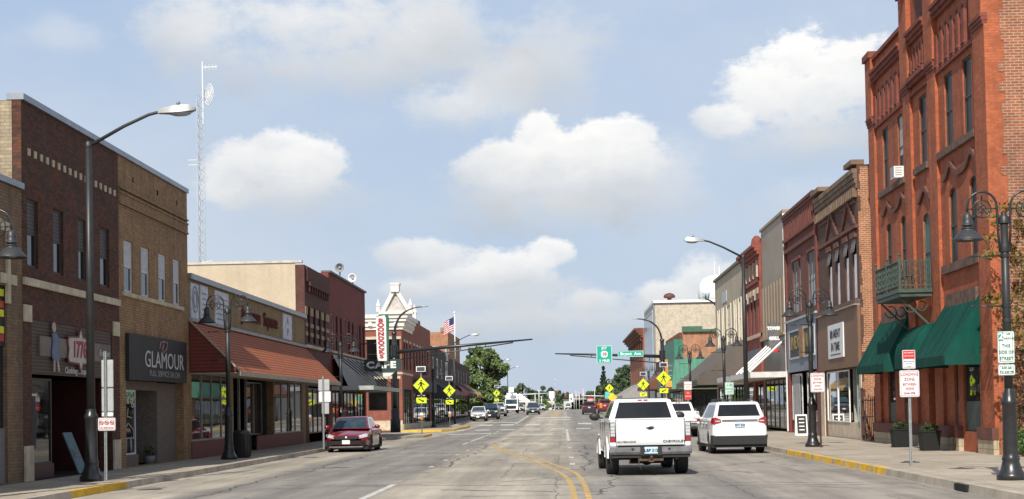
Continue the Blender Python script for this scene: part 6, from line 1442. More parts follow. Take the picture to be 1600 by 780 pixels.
def arcpole(label, x, y, s, arm_tip=None, H=7.0):
    z = g(y)+.15; t = thing('mast_arm', label, 'signal mast', (x, y, z), 'black mast arms over the side street')
    m = MB(); m.lathe((x,y,z), [(.0,0),(.36,0),(.36,.9),(.3,.98),(.3,1.6),(.22,1.7)], 16); m.build('base', M['pole'], t)
    m = MB(); m.tube([(x,y,z+1.6), (x,y,z+6.9)], [.2,.16], 14); m.lathe((x,y,z+6.9), [(.2,0),(.2,.15),(.0,.2)], 10); m.lathe((x,y,z+5.3), [(.26,0),(.26,.8)], 12); m.build('pole', M['black'], t)
    m = MB(); P0 = Vector((x,y,z+6.7)); pts = [(x,y,z+6.8), (x+s*.12,y,z+7.5), (x+s*.42,y,z+8.1), (x+s*.9,y,z+8.5), (x+s*1.5,y,z+8.72), (x+s*2.0,y,z+8.78)]
    m.tube(smooth(pts, 4), [.085]*5+[.07]*8+[.05]*8, 8); m.build('light_arm', M['black'], t)
    m = MB(); m.ball((x+s*2.15, y, z+8.80), .3, 10, 6, (1,.45,.18)); m.build('lamp_head', M['galvlight'], t)
    L, rise = arm_tip; b = z + 5.62; m = MB()
    m.tube([(x,y,b), (x+s*L*.5,y,b+rise*.52), (x+s*L,y,b+rise)], [.15,.11,.05], 10); m.build('arm', M['black'], t)
    m = MB(); m.tube([(x,y,b-.55-.0), (x+s*L*.45,y,b+rise*.42-.32), (x+s*L*.86,y,b+rise*.88-.12)], .045, 6)
    for f in (.12, .3, .48, .66): m.tube([(x+s*L*f,y,b+rise*f+.02), (x+s*L*f,y,b+rise*f-.45+.35*f)], .03, 5)
    m.build('brace', M['black'], t)
    return t
arcpole('black mast arm reaching over the street from the left corner', -11.75, 105, 1, (9.7, .72))
arcpole('black mast arm carrying green road signs from the right corner', 8.3, 125, -1, (8.9, .40))
# pole signals and green signs
t = thing('route_sign', 'square green junction sign with white route shield on the right mast arm', 'sign', (3.4, 124.8, 5))
x0, _, z1 = atp(931.5, 540, 124.7); x1, _, z0 = atp(957, 568, 124.7)
m = MB(); m.box(x0, x1, 124.7, 124.74, z0, z1); m.build('sign_back', M['signback'], t)
def rim(m, x0, x1, y, z0, z1, e):
    for a in ((x0,x1,z1-e,z1),(x0,x1,z0,z0+e),(x0,x0+e,z0+e,z1-e),(x1-e,x1,z0+e,z1-e)): m.box(a[0], a[1], y-.004, y, a[2], a[3])
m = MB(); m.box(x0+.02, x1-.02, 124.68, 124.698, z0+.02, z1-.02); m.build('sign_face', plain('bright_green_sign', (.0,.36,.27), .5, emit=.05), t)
m = MB(); rim(m, x0+.03, x1-.03, 124.679, z0+.03, z1-.03, .035); cx_ = (x0+x1)/2; cz_ = (z0+z1)/2+.02; m.prism([(cx_+.30*math.cos(j*math.pi/8)*(1.05 if j%4 else .9), 124.675, cz_+.28*math.sin(j*math.pi/8)*(1.05 if j%4 else .95)) for j in range(16)], (0,.003,0)); m.build('shield', M['signwhite'], t, norm=False)
text('10', .36, (cx_, 124.665, cz_), XD, Uz, M['ink'], t, bold=.012); text('JCT', .26, (cx_, 124.67, cz_+.5), XD, Uz, M['signwhite'], t, bold=.012); text('2  MILES', .24, (cx_, 124.67, cz_-.54), XD, Uz, M['signwhite'], t, bold=.012)
t = thing('street_name_sign', 'long green Bryant Ave street name sign on the right mast arm', 'sign', (5.5, 124.8, 5.6))
x0, _, z1 = atp(965, 548.5, 124.7); x1, _, z0 = atp(1005.5, 557.5, 124.7)
m = MB(); m.box(x0, x1, 124.68, 124.74, z0, z1); m.build('sign_face', MC['bright_green_sign'], t); m = MB(); rim(m, x0+.02, x1-.02, 124.679, z0+.02, z1-.02, .025); m.build('border', M['signwhite'], t, norm=False)
text('Bryant  Ave', .34, ((x0+x1)/2, 124.67, (z0+z1)/2), XD, Uz, M['signwhite'], t, bold=.012, wid=1.05)
t = thing('pedestrian_signal', 'amber pedestrian signal with orange box on the right mast pole', 'signal', (8.3, 124, 3))
x_, _, z_ = atp(1042, 598, 123.5)
m = MB(); m.box(x_-.12, x_+.12, 123.4, 123.7, z_-.6, z_+1.9); m.build('housing', plain('amber_housing', (.5,.22,.04)), t)
m = MB(); m.box(x_-.1, x_+.4, 123.3, 123.7, z_-.35, z_+.15); m.box(x_-.05, x_+.05, 123.7, 124.9, z_-.1, z_); m.build('button_box', plain('amber_box', (.75,.36,.05)), t)
m = MB()
for k in range(3): m.box(x_+.1, x_+.45, 123.42, 123.5, z_+.55+k*.4, z_+.62+k*.4)
m.build('visor', M['galv'], t)
# tall arc light standing in the side street, right
t = thing('street_light', 'arched street light showing over the cream corner building', 'street light', (13.6, 135, .1))
m = MB(); x_, _, z_ = atp(1117, 482, 135); m.tube([(x_+.6, 135, .1), (x_+.6, 135, z_-1.5)], .1, 8); m.build('pole', M['black'], t)
m = MB(); m.tube(smooth([(x_+.6,135,z_-1.6), (x_+.42,135,z_-.5), (x_+.0,135,z_+.35), (x_-.5,135,z_+.75), (x_-.85,135,z_+.85)], 4), .07, 7); m.build('arm', M['black'], t)
m = MB(); m.ball((x_-1.05, 135, z_+.86), .22, 8, 5, (1,.5,.25)); m.build('lamp_head', M['galvlight'], t)

# ================================================================== VEHICLES  (each built round its own origin, nose towards +Y)
def body_loft(secs, mats, name, parent, cut=None, cavity=None, sub=True):
    """secs: (y, [(x, z) half profile from the bottom middle to the top middle])"""
    m = MB(); n = len(secs[0][1]); ring = []
    for y, h in secs:
        pts = [(x, y, z) for x, z in h] + [(-x, y, z) for x, z in h[-2:0:-1]]; ring.append(pts)
    k = len(ring[0]); vs = [p for r_ in ring for p in r_]
    fs = [(i*k+j, i*k+(j+1)%k, (i+1)*k+(j+1)%k, (i+1)*k+j) for i in range(len(ring)-1) for j in range(k)] + [tuple(range(k))[::-1], tuple((len(ring)-1)*k+j for j in range(k))]
    m.raw(vs, fs, True); o = m.build(name, mats, parent, sharp=38)
    c = MB()
    if cut:
        for (yw, zw, rw, xin, xout) in cut:
            for s in (-1, 1):
                prof = [(0, s*xin), (rw, s*xin), (rw, s*xout), (0, s*xout)]
                vs = []; nseg = 28
                for j in range(nseg):
                    a = 2*math.pi*j/nseg; vs.append((s*xin, yw+rw*math.cos(a), zw+rw*math.sin(a)))
                for j in range(nseg):
                    a = 2*math.pi*j/nseg; vs.append((s*xout, yw+rw*math.cos(a), zw+rw*math.sin(a)))
                c.raw(vs, [tuple(range(nseg))[::-1], tuple(range(nseg, 2*nseg))] + [(j, (j+1)%nseg, nseg+(j+1)%nseg, nseg+j) for j in range(nseg)], False)
    if cavity: c.box(*cavity)
    if c.v:
        co_ = c.build('cutter', M['dark'], None, sharp=30); 
        boolean_cut(o, co_)
    return o
def wheels(t, W_, ys, r, w=.24, rimm=None, spokes=7):
    for y in ys:
        for s in (-1, 1):
            xo = s*(W_/2-.02); m = MB(); x0, x1 = (xo-s*w), xo
            prof = [(r*.62, x0), (r*.93, x0), (r, x0+s*.03), (r, x1-s*.03), (r*.93, x1), (r*.66, x1), (r*.62, x1-s*.04)]
            m.lathe((0, y, r), prof, 28, 'x'); tw = m.build('wheel', M['rubber'], t, sharp=35)
            m = MB(); m.lathe((0, y, r), [(r*.62, x0), (r*.62, x1-s*.02), (r*.57, x1-s*.03), (r*.55, x1-s*.08)], 24, 'x')
            m.lathe((0, y, r), [(r*.2, x1-s*.02), (r*.2, x1-s*.06)], 12, 'x'); m.lathe((0, y, r), [(0, x1-s*.018), (r*.2, x1-s*.02)], 12, 'x')
            for k in range(spokes):
                a = 2*math.pi*k/spokes; m.bar((x1-s*.045, y+r*.15*math.cos(a), r+r*.15*math.sin(a)), (x1-s*.035, y+r*.58*math.cos(a), r+r*.58*math.sin(a)), r*.16, .03, (1,0,0))
            m.build('rim', rimm or M['bumpgrey'], tw)
            m = MB(); m.lathe((0, y, r), [(0, x1-s*.09), (r*.56, x1-s*.09)], 20, 'x'); m.build('brake_disc', M['dark'], tw)
def quadpane(m, A, B, C, D, u0, u1, v0, v1, off=.006, nu=1):
    """A,B bottom edge, D,C top edge"""
    A, B, C, D = map(Vector, (A, B, C, D)); n = (B-A).cross(D-A).normalized()
    f = lambda u, v: (A.lerp(B, u)).lerp(D.lerp(C, u), v) + n*off
    m.face([f(u0,v0), f(u1,v0), f(u1,v1), f(u0,v1)])
def greenhouse(t, paint, yb0, yb1, yt0, yt1, wb, wt, zb, zt, sidewins, rear=(.07,.93,.1,.86), front=(.05,.95,.05,.93), roof_crown=.03, gl=None, fg=None):
    gl = gl or M['carglass']; fg = fg or M['screen']
    b0, b1, b2, b3 = (-wb,yb0,zb), (wb,yb0,zb), (wb,yb1,zb), (-wb,yb1,zb); t0, t1, t2, t3 = (-wt,yt0,zt), (wt,yt0,zt), (wt,yt1,zt), (-wt,yt1,zt)
    m = MB(); ym = (yt0+yt1)/2
    m.raw([b0,b1,b2,b3,t0,t1,t2,t3], [(0,1,5,4),(1,2,6,5),(2,3,7,6),(3,0,4,7)], False)
    e = .10; zc = zt + roof_crown
    r0, r1, r2, r3 = (-wt+e,yt0+e,zc), (wt-e,yt0+e,zc), (wt-e,yt1-e,zc), (-wt+e,yt1-e,zc)
    m.raw([t0,t1,t2,t3,r0,r1,r2,r3], [(0,1,5,4),(1,2,6,5),(2,3,7,6),(3,0,4,7),(4,5,6,7)], False)
    cab = m.build('cab', paint, t, sharp=25)
    m = MB(); quadpane(m, b0, b1, t1, t0, *rear); m.build('rear_window', gl, t, norm=False)
    m = MB(); quadpane(m, b2, b3, t3, t2, *front); m.build('windscreen', fg, t, norm=False)
    for s in (1, -1):
        for (u0, u1, v0, v1) in sidewins:
            m = MB()
            if s == 1: quadpane(m, b1, b2, t2, t1, u0, u1, v0, v1)
            else: quadpane(m, b3, b0, t0, t3, 1-u1, 1-u0, v0, v1)
            m.build('side_window', gl, t, norm=False)
    return cab
def mirror(t, W_, y, z, mat, s_):
    for s in (-1, 1):
        m = MB(); m.ball((s*(W_/2+.14), y, z), .13, 10, 6, (1.0*s_,.55,.72*s_)); m.bar((s*(W_/2-.08), y, z-.04), (s*(W_/2+.06), y, z-.04), .05); m.build('mirror', mat, t)
def plate(t, y, z, s, txt, w=.32, h=.16, col=None, label=None):
    m = MB(); m.box(-w/2, w/2, y, y+s*.012, z-h/2, z+h/2); p = m.build('licence_plate', col or M['plateblue'], t)
    text(txt, h*.62, (0, y+s*.02, z-h*.04), (1,0,0) if s < 0 else (-1,0,0), Uz, plain('navy_ink', (.03,.04,.09)), p, bold=.002)
    return p

# ---- full size pickup
def pickup(label, big=True):
    t = thing('pickup_truck', label, 'pickup truck', (0,0,0)); W_ = 1.98; hw = W_/2
    def sec(y, w, zb, zt, cr=.0, tuck=.06): return (y, [(0, zb), (w-.12, zb), (w-.02, zb+.07), (w, zb+.25), (w, .98), (w-.015, zt-.07), (w-tuck, zt), (0, zt+cr)])
    secs = [sec(-2.93, hw-.025, .62, 1.34), sec(-2.90, hw, .60, 1.36), sec(-1.0, hw, .48, 1.36), sec(-.9, hw, .45, 1.36), sec(1.25, hw, .45, 1.34), sec(1.6, hw, .5, 1.27, .03), sec(2.5, hw-.03, .55, 1.2, .04, .14), sec(2.85, hw-.12, .6, 1.08, .03, .2)]
    body_loft(secs, M['carwhite'], 'body', t, cut=[(-1.72, .41, .47, .5, 1.3), (1.93, .41, .47, .5, 1.3)], cavity=(-.80, .80, -2.82, -1.02, .9, 1.6))
    m = MB()
    for y0_, y1_ in ((-2.2,-1.24), (1.45, 2.41)):
        for s in (-1, 1):
            for j in range(10):
                a, b = math.pi*j/10, math.pi*(j+1)/10; c = (y0_+y1_)/2
                p = lambda q, r_, x: (s*x, c+r_*math.cos(q), .41+r_*math.sin(q))
                m.raw([p(a,.47,hw-.02), p(b,.47,hw-.02), p(b,.54,hw-.02), p(a,.54,hw-.02), p(a,.47,hw+.035), p(b,.47,hw+.035), p(b,.54,hw+.015), p(a,.54,hw+.015)], [(4,5,6,7),(0,1,5,4),(3,2,6,7)], True)
    m.build('wheel_flare', M['carwhite'], t, sharp=40)
    greenhouse(t, M['carwhite'], -.98, 1.62, -.86, .72, .88, .71, 1.355, 1.83, [(.05,.34,.08,.88), (.38,.78,.08,.88)], (.085,.915,.03,.90), (.05,.95,.05,.93), .045)
    # tailgate with raised edge line, handle, lettering
    m = MB(); m.raw([(-.76,-2.945,.78),(.76,-2.945,.78),(.78,-2.955,1.30),(-.78,-2.955,1.30),(-.8,-2.925,.74),(.8,-2.925,.74),(.82,-2.925,1.365),(-.82,-2.925,1.365)], [(0,1,2,3),(4,5,1,0),(5,6,2,1),(6,7,3,2),(7,4,0,3)]); m.box(-.82,.82,-2.955,-2.87,1.362,1.39)
    tg = m.build('tailgate', M['carwhite'], t, sharp=30)
    m = MB(); m.box(-.835,-.822,-2.945,-2.90,.74,1.36); m.box(.822,.835,-2.945,-2.90,.74,1.36); m.box(-.82,.82,-2.95,-2.92,.728,.74); m.build('panel_gap', M['dark'], t)
    m = MB(); m.ball((0,-2.955,1.16), .1, 16, 8, (1.05,.18,.52)); h_ = m.build('handle', plain('grey_handle', (.22,.23,.24), .35, .4), tg)
    m = MB(); m.ball((0,-2.968,1.155), .07, 12, 6, (1,.16,.4)); m.build('handle_recess', M['dark'], h_)
    text('CHEVROLET', .078, (.57,-2.957,.825), XD, Uz, plain('dark_badge', (.12,.12,.13), .3, .6), tg, bold=.001, wid=1.25) if big else None
    text('SILVERADO', .06, (-.58,-2.957,.825), XD, Uz, plain('gold_badge', (.30,.27,.2), .3, .4), tg, bold=.002, wid=1.5) if big else None
    for s in (-1, 1):
        m = MB(); m.prism([(s*(hw-.155),-2.952,.83), (s*(hw-.01),-2.945,.83), (s*(hw-.01),-2.945,1.30), (s*(hw-.14),-2.952,1.30)], (0,.06,0)); tl = m.build('tail_light', M['black'], t)
        m = MB(); m.box(s*(hw-.135), s*(hw-.03), -2.962,-2.951,.96,1.28); m.build('clear_lens', M['lampclear'], tl)
        m = MB(); m.box(s*(hw-.14), s*(hw-.025), -2.963,-2.951,.84,.94); m.build('red_lens', M['tailred'], tl)
        m = MB(); 
        for k in range(3): m.box(s*(hw-.135), s*(hw-.03), -2.966,-2.9625,1.03+k*.08,1.042+k*.08)
        m.build('lens_divider', M['bumpgrey'], tl)
    # rear bumper: chromed bar, step pads, hitch
    m = MB(); m.raw([(-hw+.02,-3.02,.52),(hw-.02,-3.02,.52),(hw,-3.07,.58),(-hw,-3.07,.58),(hw,-3.07,.70),(-hw,-3.07,.70),(hw-.02,-2.93,.735),(-hw+.02,-2.93,.735),(hw-.02,-2.5,.72),(-hw+.02,-2.5,.72),(hw-.02,-2.5,.56),(-hw+.02,-2.5,.56)], [(0,1,2,3),(3,2,4,5),(5,4,6,7),(2,10,8,4),(3,11,9,5),(4,8,6),(5,9,7),(1,10,2),(0,11,3)]); bp = m.build('rear_bumper', M['bumpgrey'], t, sharp=30)
    m = MB(); m.box(-.26,.26,-3.08,-3.066,.5,.71); m.box(-.8,.8,-3.05,-2.93,.736,.745); m.lathe((-.44,-3.075,.645), [(0,0),(.035,0)], 10, 'y'); m.lathe((.44,-3.075,.645), [(0,0),(.035,0)], 10, 'y'); m.box(-.95,.95,-2.98,-2.5,.44,.52); m.build('step_pad', M['blackplastic'], bp)
    plate(t, -3.085, .62, -1, 'LBP 312')
    m = MB(); m.box(-.3,.3,-2.98,-2.7,.36,.43); m.box(-.06,.06,-3.14,-2.8,.34,.42); m.ball((0,-3.16,.45), .045, 8, 6); m.tube([(-.5,-2.9,.42),(-.5,-2.85,.3)], .02, 5); m.tube([(-.3,-3.0,.38),(-.27,-3.02,.22),(-.22,-3.0,.14)], .012, 5); m.build('tow_hitch', plain('rusty_hitch', (.12,.07,.045), .7, .3, .5, 12), t)
    m = MB(); m.tube([(.62,-2.95,.42),(.6,-2.2,.42)], .035, 8); m.tube([(-.45,-2.2,.32),(.45,-2.2,.32)], .05, 8); m.ball((0,-1.72,.40), .19, 10, 6); m.tube([(-.8,-1.72,.41),(.8,-1.72,.41)], .06, 8); m.box(-.55,.55,-2.7,1.8,.44,.5); m.build('undercarriage', M['dark'], t)
    m = MB(); m.box(-.16,.16,-.875,-.84,1.80,1.865); tb = m.build('brake_light', M['carwhite'], t); m = MB(); m.box(-.13,-.02,-.881,-.876,1.815,1.85); m.box(.02,.13,-.881,-.876,1.815,1.85); m.build('red_lens', M['tailred'], tb)
    mirror(t, 1.98, 1.05, 1.42, M['blackplastic'], 1.15)
    m = MB(); m.box(-.8,.8,2.83,2.93,.62,1.02); m.build('grille', M['dark'], t); m = MB(); m.box(-.98,.98,2.75,2.98,.42,.66); m.build('front_bumper', M['bumpgrey'], t)
    for s in (-1,1): m = MB(); m.box(s*.6,s*.92,2.7,2.9,.82,1.02); m.build('headlight', M['lampclear'], t)
    m = MB()
    for s in (-1, 1):
        for y in (-.92, -.1, 1.1): m.box(s*(hw+.002), s*(hw-.01), y, y+.012, .55, 1.33)
    m.build('door_gap', M['dark'], t)
    for s in (-1, 1):
        for y in (.1,): m = MB(); m.box(s*(hw+.03), s*(hw-.01), y-.0, y+.2, 1.13, 1.17); m.build('door_handle', M['chrome'], t)
    wheels(t, 2.04, (-1.72, 1.93), .40, .29, plain('polished_rim', (.45,.46,.48), .25, .85), 6)
    return t
p1 = pickup('big white pickup truck seen from behind in the right lane')
p1.location = (2.0, 39.35, 0); p1.rotation_euler = (0,0,R(1.7))
p2 = dup(p1, (6.22, 82.8, 0), 0, 'white pickup truck parked ahead, half hidden by the nearer pickup')

# ---- SUV / hatch / sedan bodies
def car(name, label, cat, paint, kind='suv', L=4.95, W_=1.93, H=1.80, trim=None, face=None, rimm=None, pl='ABC 123', rails=False, detail=True, group=None):
    t = thing(name, label, cat, (0,0,0), group); hw = W_/2; hl = L/2; trim = trim or M['blackplastic']
    if kind == 'suv': zb, belt, hood, r = .30, .675*H, .60*H, .37
    else: zb, belt, hood, r = .20, .66*H, .60*H, .34
    def sec(y, w, b, zt, cr=.02, tuck=.1): return (y, [(0, b), (w-.1, b), (w-.02, b+.06), (w, b+.22), (w+.0, (b+zt)/2+.08), (w-.03, zt-.06), (w-tuck, zt), (0, zt+cr)])
    if kind == 'suv':
        secs = [sec(-hl, hw-.14, zb+.18, belt*.93), sec(-hl+.06, hw-.05, zb+.06, belt*.97), sec(-hl+.35, hw, zb, belt), sec(-1.5, hw, zb-.03, belt), sec(.9, hw, zb-.03, belt*.985), sec(1.3, hw, zb, hood), sec(hl-.55, hw-.03, zb, hood-.06, .05, .16), sec(hl-.18, hw-.10, zb+.05, hood-.17, .05, .2), sec(hl, hw-.25, zb+.14, hood-.36, .03, .2)]
    else:
        secs = [sec(-hl, hw-.17, zb+.2, belt*.95), sec(-hl+.08, hw-.07, zb+.08, belt*1.0), sec(-hl+.6, hw, zb, belt*1.01), sec(-1.4, hw, zb-.02, belt), sec(.9, hw, zb-.02, belt*.97), sec(1.25, hw, zb, hood*.99), sec(hl-.6, hw-.03, zb, hood-.08, .05, .2), sec(hl-.16, hw-.12, zb+.04, hood-.2, .05, .24), sec(hl, hw-.3, zb+.12, hood-.36, .02, .2)]
    wb = (-hl+ (1.03 if kind == 'suv' else 1.0), hl-.98)
    body_loft(secs, paint, 'body', t, cut=[(wb[0], r, r+.05, .5, 1.3), (wb[1], r, r+.05, .5, 1.3)])
    if kind == 'suv': greenhouse(t, paint, -hl+.14, 1.28, -hl+.50, .30, hw-.09, hw-.26, belt-.01, H-.04, [(.08,.26,.12,.85), (.28,.53,.08,.88), (.55,.84,.06,.88)], (.07,.93,.16,.88), (.05,.95,.05,.94), .04)
    else: greenhouse(t, paint, -hl+.55, 1.25, -hl+1.45, .30, hw-.12, hw-.31, belt-.01, H-.03, [(.2,.46,.1,.88), (.48,.8,.1,.88)], (.07,.93,.08,.92), (.05,.95,.05,.94), .03)
    wheels(t, W_, wb, r, .23, rimm, 10 if detail else 5)
    mirror(t, W_, .62, belt+.06, paint, .95)
    m = MB(); m.box(-hw+.04, hw-.04, -hl+.05, hl-.1, zb-.08, zb+.05); m.build('underbody', M['dark'], t)
    m = MB()
    for s in (-1, 1):
        for y in (-1.15, -.1, .95): m.box(s*(hw+.001), s*(hw-.012), y, y+.01, zb+.12, belt-.08)
    m.build('door_gap', M['dark'], t)
    m = MB()
    for s in (-1, 1):
        for y in (-.95, .12): m.box(s*(hw+.02), s*(hw-.03), y, y+.2, belt-.17, belt-.135)
    m.build('door_handle', paint, t)
    # rear
    m = MB(); m.raw([(-hw+.06,-hl-.02,zb+.02),(hw-.06,-hl-.02,zb+.02),(hw-.02,-hl-.03,zb+.34),(-hw+.02,-hl-.03,zb+.34),(hw+.005,-hl+.32,zb+.02),(-hw-.005,-hl+.32,zb+.02),(hw+.005,-hl+.3,zb+.34),(-hw-.005,-hl+.3,zb+.34)], [(0,1,2,3),(1,4,6,2),(0,5,7,3),(3,2,6,7),(0,1,4,5)]) 
    rb = m.build('rear_bumper', trim if kind == 'suv' else paint, t, sharp=30)
    if kind == 'suv':
        m = MB(); m.raw([(-hw+.1,-hl-.035,zb+.32),(hw-.1,-hl-.035,zb+.32),(hw-.13,-hl-.0,belt-.02),(-hw+.13,-hl-.0,belt-.02),(-hw+.06,-hl+.12,zb+.32),(hw-.06,-hl+.12,zb+.32),(hw-.1,-hl+.13,belt-.01),(-hw+.1,-hl+.13,belt-.01)], [(0,1,2,3),(1,5,6,2),(0,4,7,3),(3,2,6,7)]); m.build('tailgate', paint, t, sharp=25)
    zl = belt-.08 if kind == 'suv' else belt-.2
    for s in (-1, 1):
        m = MB(); m.prism([(s*(hw-.34),-hl-.045,zl-.03), (s*(hw-.10),-hl-.035,zl-.10), (s*(hw-.08),-hl-.03,zl+.1), (s*(hw-.14),-hl-.03,zl+.14), (s*(hw-.32),-hl-.04,zl+.06)], (0,.05,0)); m.prism([(s*(hw-.09),-hl-.03,zl-.1), (s*(hw+.0),-hl+.22,zl-.06), (s*(hw-.03),-hl+.2,zl+.1), (s*(hw-.09),-hl-.02,zl+.12)], (-s*.05,.0,0)); tl = m.build('tail_light', M['tailred'], t)
        m = MB(); m.box(s*(hw-.30), s*(hw-.14), -hl-.052, -hl-.046, zl-.02, zl+.02); m.build('clear_lens', M['lampclear'], tl)
    m = MB(); m.box(-hw+.36, hw-.36, -hl-.05, -hl-.03, zl+.0, zl+.05); m.build('trim_strip', M['bumpgrey'], t)
    plate(t, -hl-.045, zl-.14, -1, pl, col=M['plateblue'])
    if rails:
        for s in (-1, 1): m = MB(); m.tube([(s*(hw-.36),-hl+.8,H), (s*(hw-.36),-hl+.95,H+.07), (s*(hw-.36),.15,H+.07), (s*(hw-.36),.3,H)], .025, 6); m.build('roof_rail', M['blackplastic'], t)
        m = MB(); m.tube([(-hw+.36,-.3,H+.07),(hw-.36,-.3,H+.07)], .02, 6); m.build('cross_bar', M['blackplastic'], t)
    # front
    yf = hl
    gr = MB(); gw = hw-.32
    gr.prism([(-gw, yf+.012, zb+.28), (gw, yf+.012, zb+.28), (gw+.06, yf-.0, zb+.12), (-gw-.06, yf-.0, zb+.12)], (0,.02,0)); gr.prism([(-gw*.9, yf-.03, hood-.22), (gw*.9, yf-.03, hood-.22), (gw*.7, yf+.005, hood-.34), (-gw*.7, yf+.005, hood-.34)], (0,.025,0)) 
    gr.prism([(-hw+.12, yf-.1, zb+.26), (-gw, yf+.01, zb+.26), (-gw, yf+.01, zb+.05), (-hw+.16, yf-.1, zb+.05)], (0,.03,0)); gr.prism([(hw-.12, yf-.1, zb+.26), (gw, yf+.01, zb+.26), (gw, yf+.01, zb+.05), (hw-.16, yf-.1, zb+.05)], (0,.03,0))
    gr.build('grille', M['dark'], t)
    m = MB(); m.box(-.75*hw, .75*hw, yf+.01, yf+.035, zb+.0, zb+.05); m.build('lip_spoiler', M['bumpgrey'] if face else trim, t)
    m = MB(); m.ball((0, yf+.02, hood-.27), .075, 10, 6, (1,.3,.7)); m.build('badge', M['chrome'], t)
    for s in (-1, 1):
        m = MB(); m.raw([(s*(hw-.42),yf-.06,hood-.30), (s*(hw-.11),yf-.22,hood-.24), (s*(hw-.08),yf-.34,hood-.14), (s*(hw-.16),yf-.26,hood-.12), (s*(hw-.42),yf-.08,hood-.20)], [(0,1,2,3,4)]); m.raw([(s*(hw-.42),yf-.12,hood-.30), (s*(hw-.11),yf-.3,hood-.24), (s*(hw-.08),yf-.4,hood-.14), (s*(hw-.16),yf-.4,hood-.12), (s*(hw-.42),yf-.3,hood-.20)], [(0,1,2,3,4)])
        m.raw([(s*(hw-.42),yf-.045,hood-.31), (s*(hw-.08),yf-.19,hood-.25), (s*(hw-.055),yf-.33,hood-.14), (s*(hw-.15),yf-.23,hood-.115), (s*(hw-.42),yf-.055,hood-.19)], [(0,1,2,3,4)]); m.build('headlight', M['lampclear'], t)
    m = MB(); m.box(-.16, .16, yf+.03, yf+.045, zb+.14, zb+.3); m.build('front_plate', M['signwhite'], t)
    return t
suv = car('parked_suv', 'white SUV with dark plastic bumper and roof rails on the right side of the street', 'SUV', M['carwhite'], 'suv', 4.95, 1.93, 1.78, rails=True, pl='EKT 504')
suv.location = (5.93, 53.9, 0); suv.rotation_euler = (0,0,R(1.3))
cr = plain('cherry_red_paint', (.27,.006,.02), .18, .25, .08, 1, .6, 1)
cm = car('parked_sedan', 'dark cherry red sedan parked on the left facing the camera', 'car', cr, 'sedan', 4.85, 1.86, 1.46, trim=cr, face=True, pl='', rimm=plain('dark_rim', (.16,.16,.17), .3, .7)); cm.location = (-8.95, 64.1, 0); cm.rotation_euler = (0,0,math.pi)
s1_ = car('parked_suv', 'white compact SUV facing the camera, first in the distant left row', 'SUV', M['carwhite'], 'suv', 4.6, 1.85, 1.68, detail=False); s1_.location = (-9.5, 169.4, g(168)); s1_.rotation_euler = (0,0,math.pi)
dkp = plain('dark_slate_car_paint', (.035,.045,.06), .2, .3, .1, 1, .5, .8)
s2_ = car('parked_suv', 'dark slate SUV behind the white one in the distant left row', 'SUV', dkp, 'suv', 5.1, 2.0, 1.92, detail=False); s2_.location = (-8.75, 181, g(180)); s2_.rotation_euler = (0,0,math.pi)
s3_ = dup(s1_, (-8.95, 190, g(189)), math.pi, 'white hatchback between the dark SUV and a white pickup in the left row')
s4_ = dup(p1, (-8.75, 205, g(204)), math.pi, 'white pickup facing the camera at the far end of the left row')
slv = plain('silver_blue_paint', (.28,.31,.34), .22, .5, .08, 1, .5, .8)
s5_ = car('oncoming_suv', 'silver grey SUV driving towards the camera in the distance', 'SUV', slv, 'suv', 4.9, 1.95, 1.75, detail=False); s5_.location = (-4.3, 216, g(214)); s5_.rotation_euler = (0,0,math.pi)
for (x, y, paint, lb) in ((-5.0, 345, M['carwhite'], 'tiny white car far down the street just right of the silver SUV'), (-1.2, 395, plain('grey_far_car', (.2,.21,.22), .3), 'tiny grey car far down the middle of the street'), (1.4, 430, M['carwhite'], 'tiny white van far down the street below the signals'), (-2.6, 470, plain('dark_far_car', (.05,.05,.06), .3), 'tiny dark car farthest down the street'), (-8.6, 300, plain('beige_far_car', (.5,.48,.42), .3), 'pale car half hidden among the distant left clutter')):
    c_ = car('distant_car', lb, 'car', paint, 'suv', 4.7, 1.85, 1.65, detail=False); c_.location = (x, y, g(y)); c_.rotation_euler = (0,0,math.pi)
mar = plain('dark_maroon_paint', (.07,.012,.02), .2, .2, .1, 1, .5, .8)
s6_ = car('parked_suv', 'dark maroon SUV seen from behind far ahead on the right', 'SUV', mar, 'suv', 4.9, 1.95, 1.75, detail=False, pl=''); s6_.location = (3.55, 208, g(207))
rdp = plain('bright_red_paint', (.27,.01,.012), .3, .1, .1, 1)
s7_ = car('parked_suv', 'bright red vehicle behind the worker in orange', 'SUV', rdp, 'suv', 4.9, 2.0, 2.0, detail=False, pl=''); s7_.location = (5.9, 216, g(214))

# ---- white utility truck on the far left
t = thing('box_truck', 'tall white utility truck beyond the leafy tree on the left', 'truck', (0,0,0))
m = MB(); m.box(-1.15,1.15,-5,1.2,.9,3.1); m.build('box_body', M['carwhite'], t); m = MB(); m.raw([(-1.1,1.3,.6),(1.1,1.3,.6),(1.1,3.4,.6),(-1.1,3.4,.6),(-1.1,1.3,2.5),(1.1,1.3,2.5),(1.05,2.6,2.5),(-1.05,2.6,2.5),(1.1,3.3,1.5),(-1.1,3.3,1.5)], [(0,1,5,4),(1,2,8,6,5),(0,3,9,7,4),(4,5,6,7),(7,6,8,9),(9,8,2,3)]); m.build('cab', M['carwhite'], t)
m = MB(); m.face([(-.95,2.68,2.4),(.95,2.68,2.4),(.98,3.28,1.6),(-.98,3.28,1.6)]); m.build('windscreen', M['screen'], t); m = MB(); m.box(-.8,.8,3.41,3.45,.8,1.3); m.build('grille', M['dark'], t)
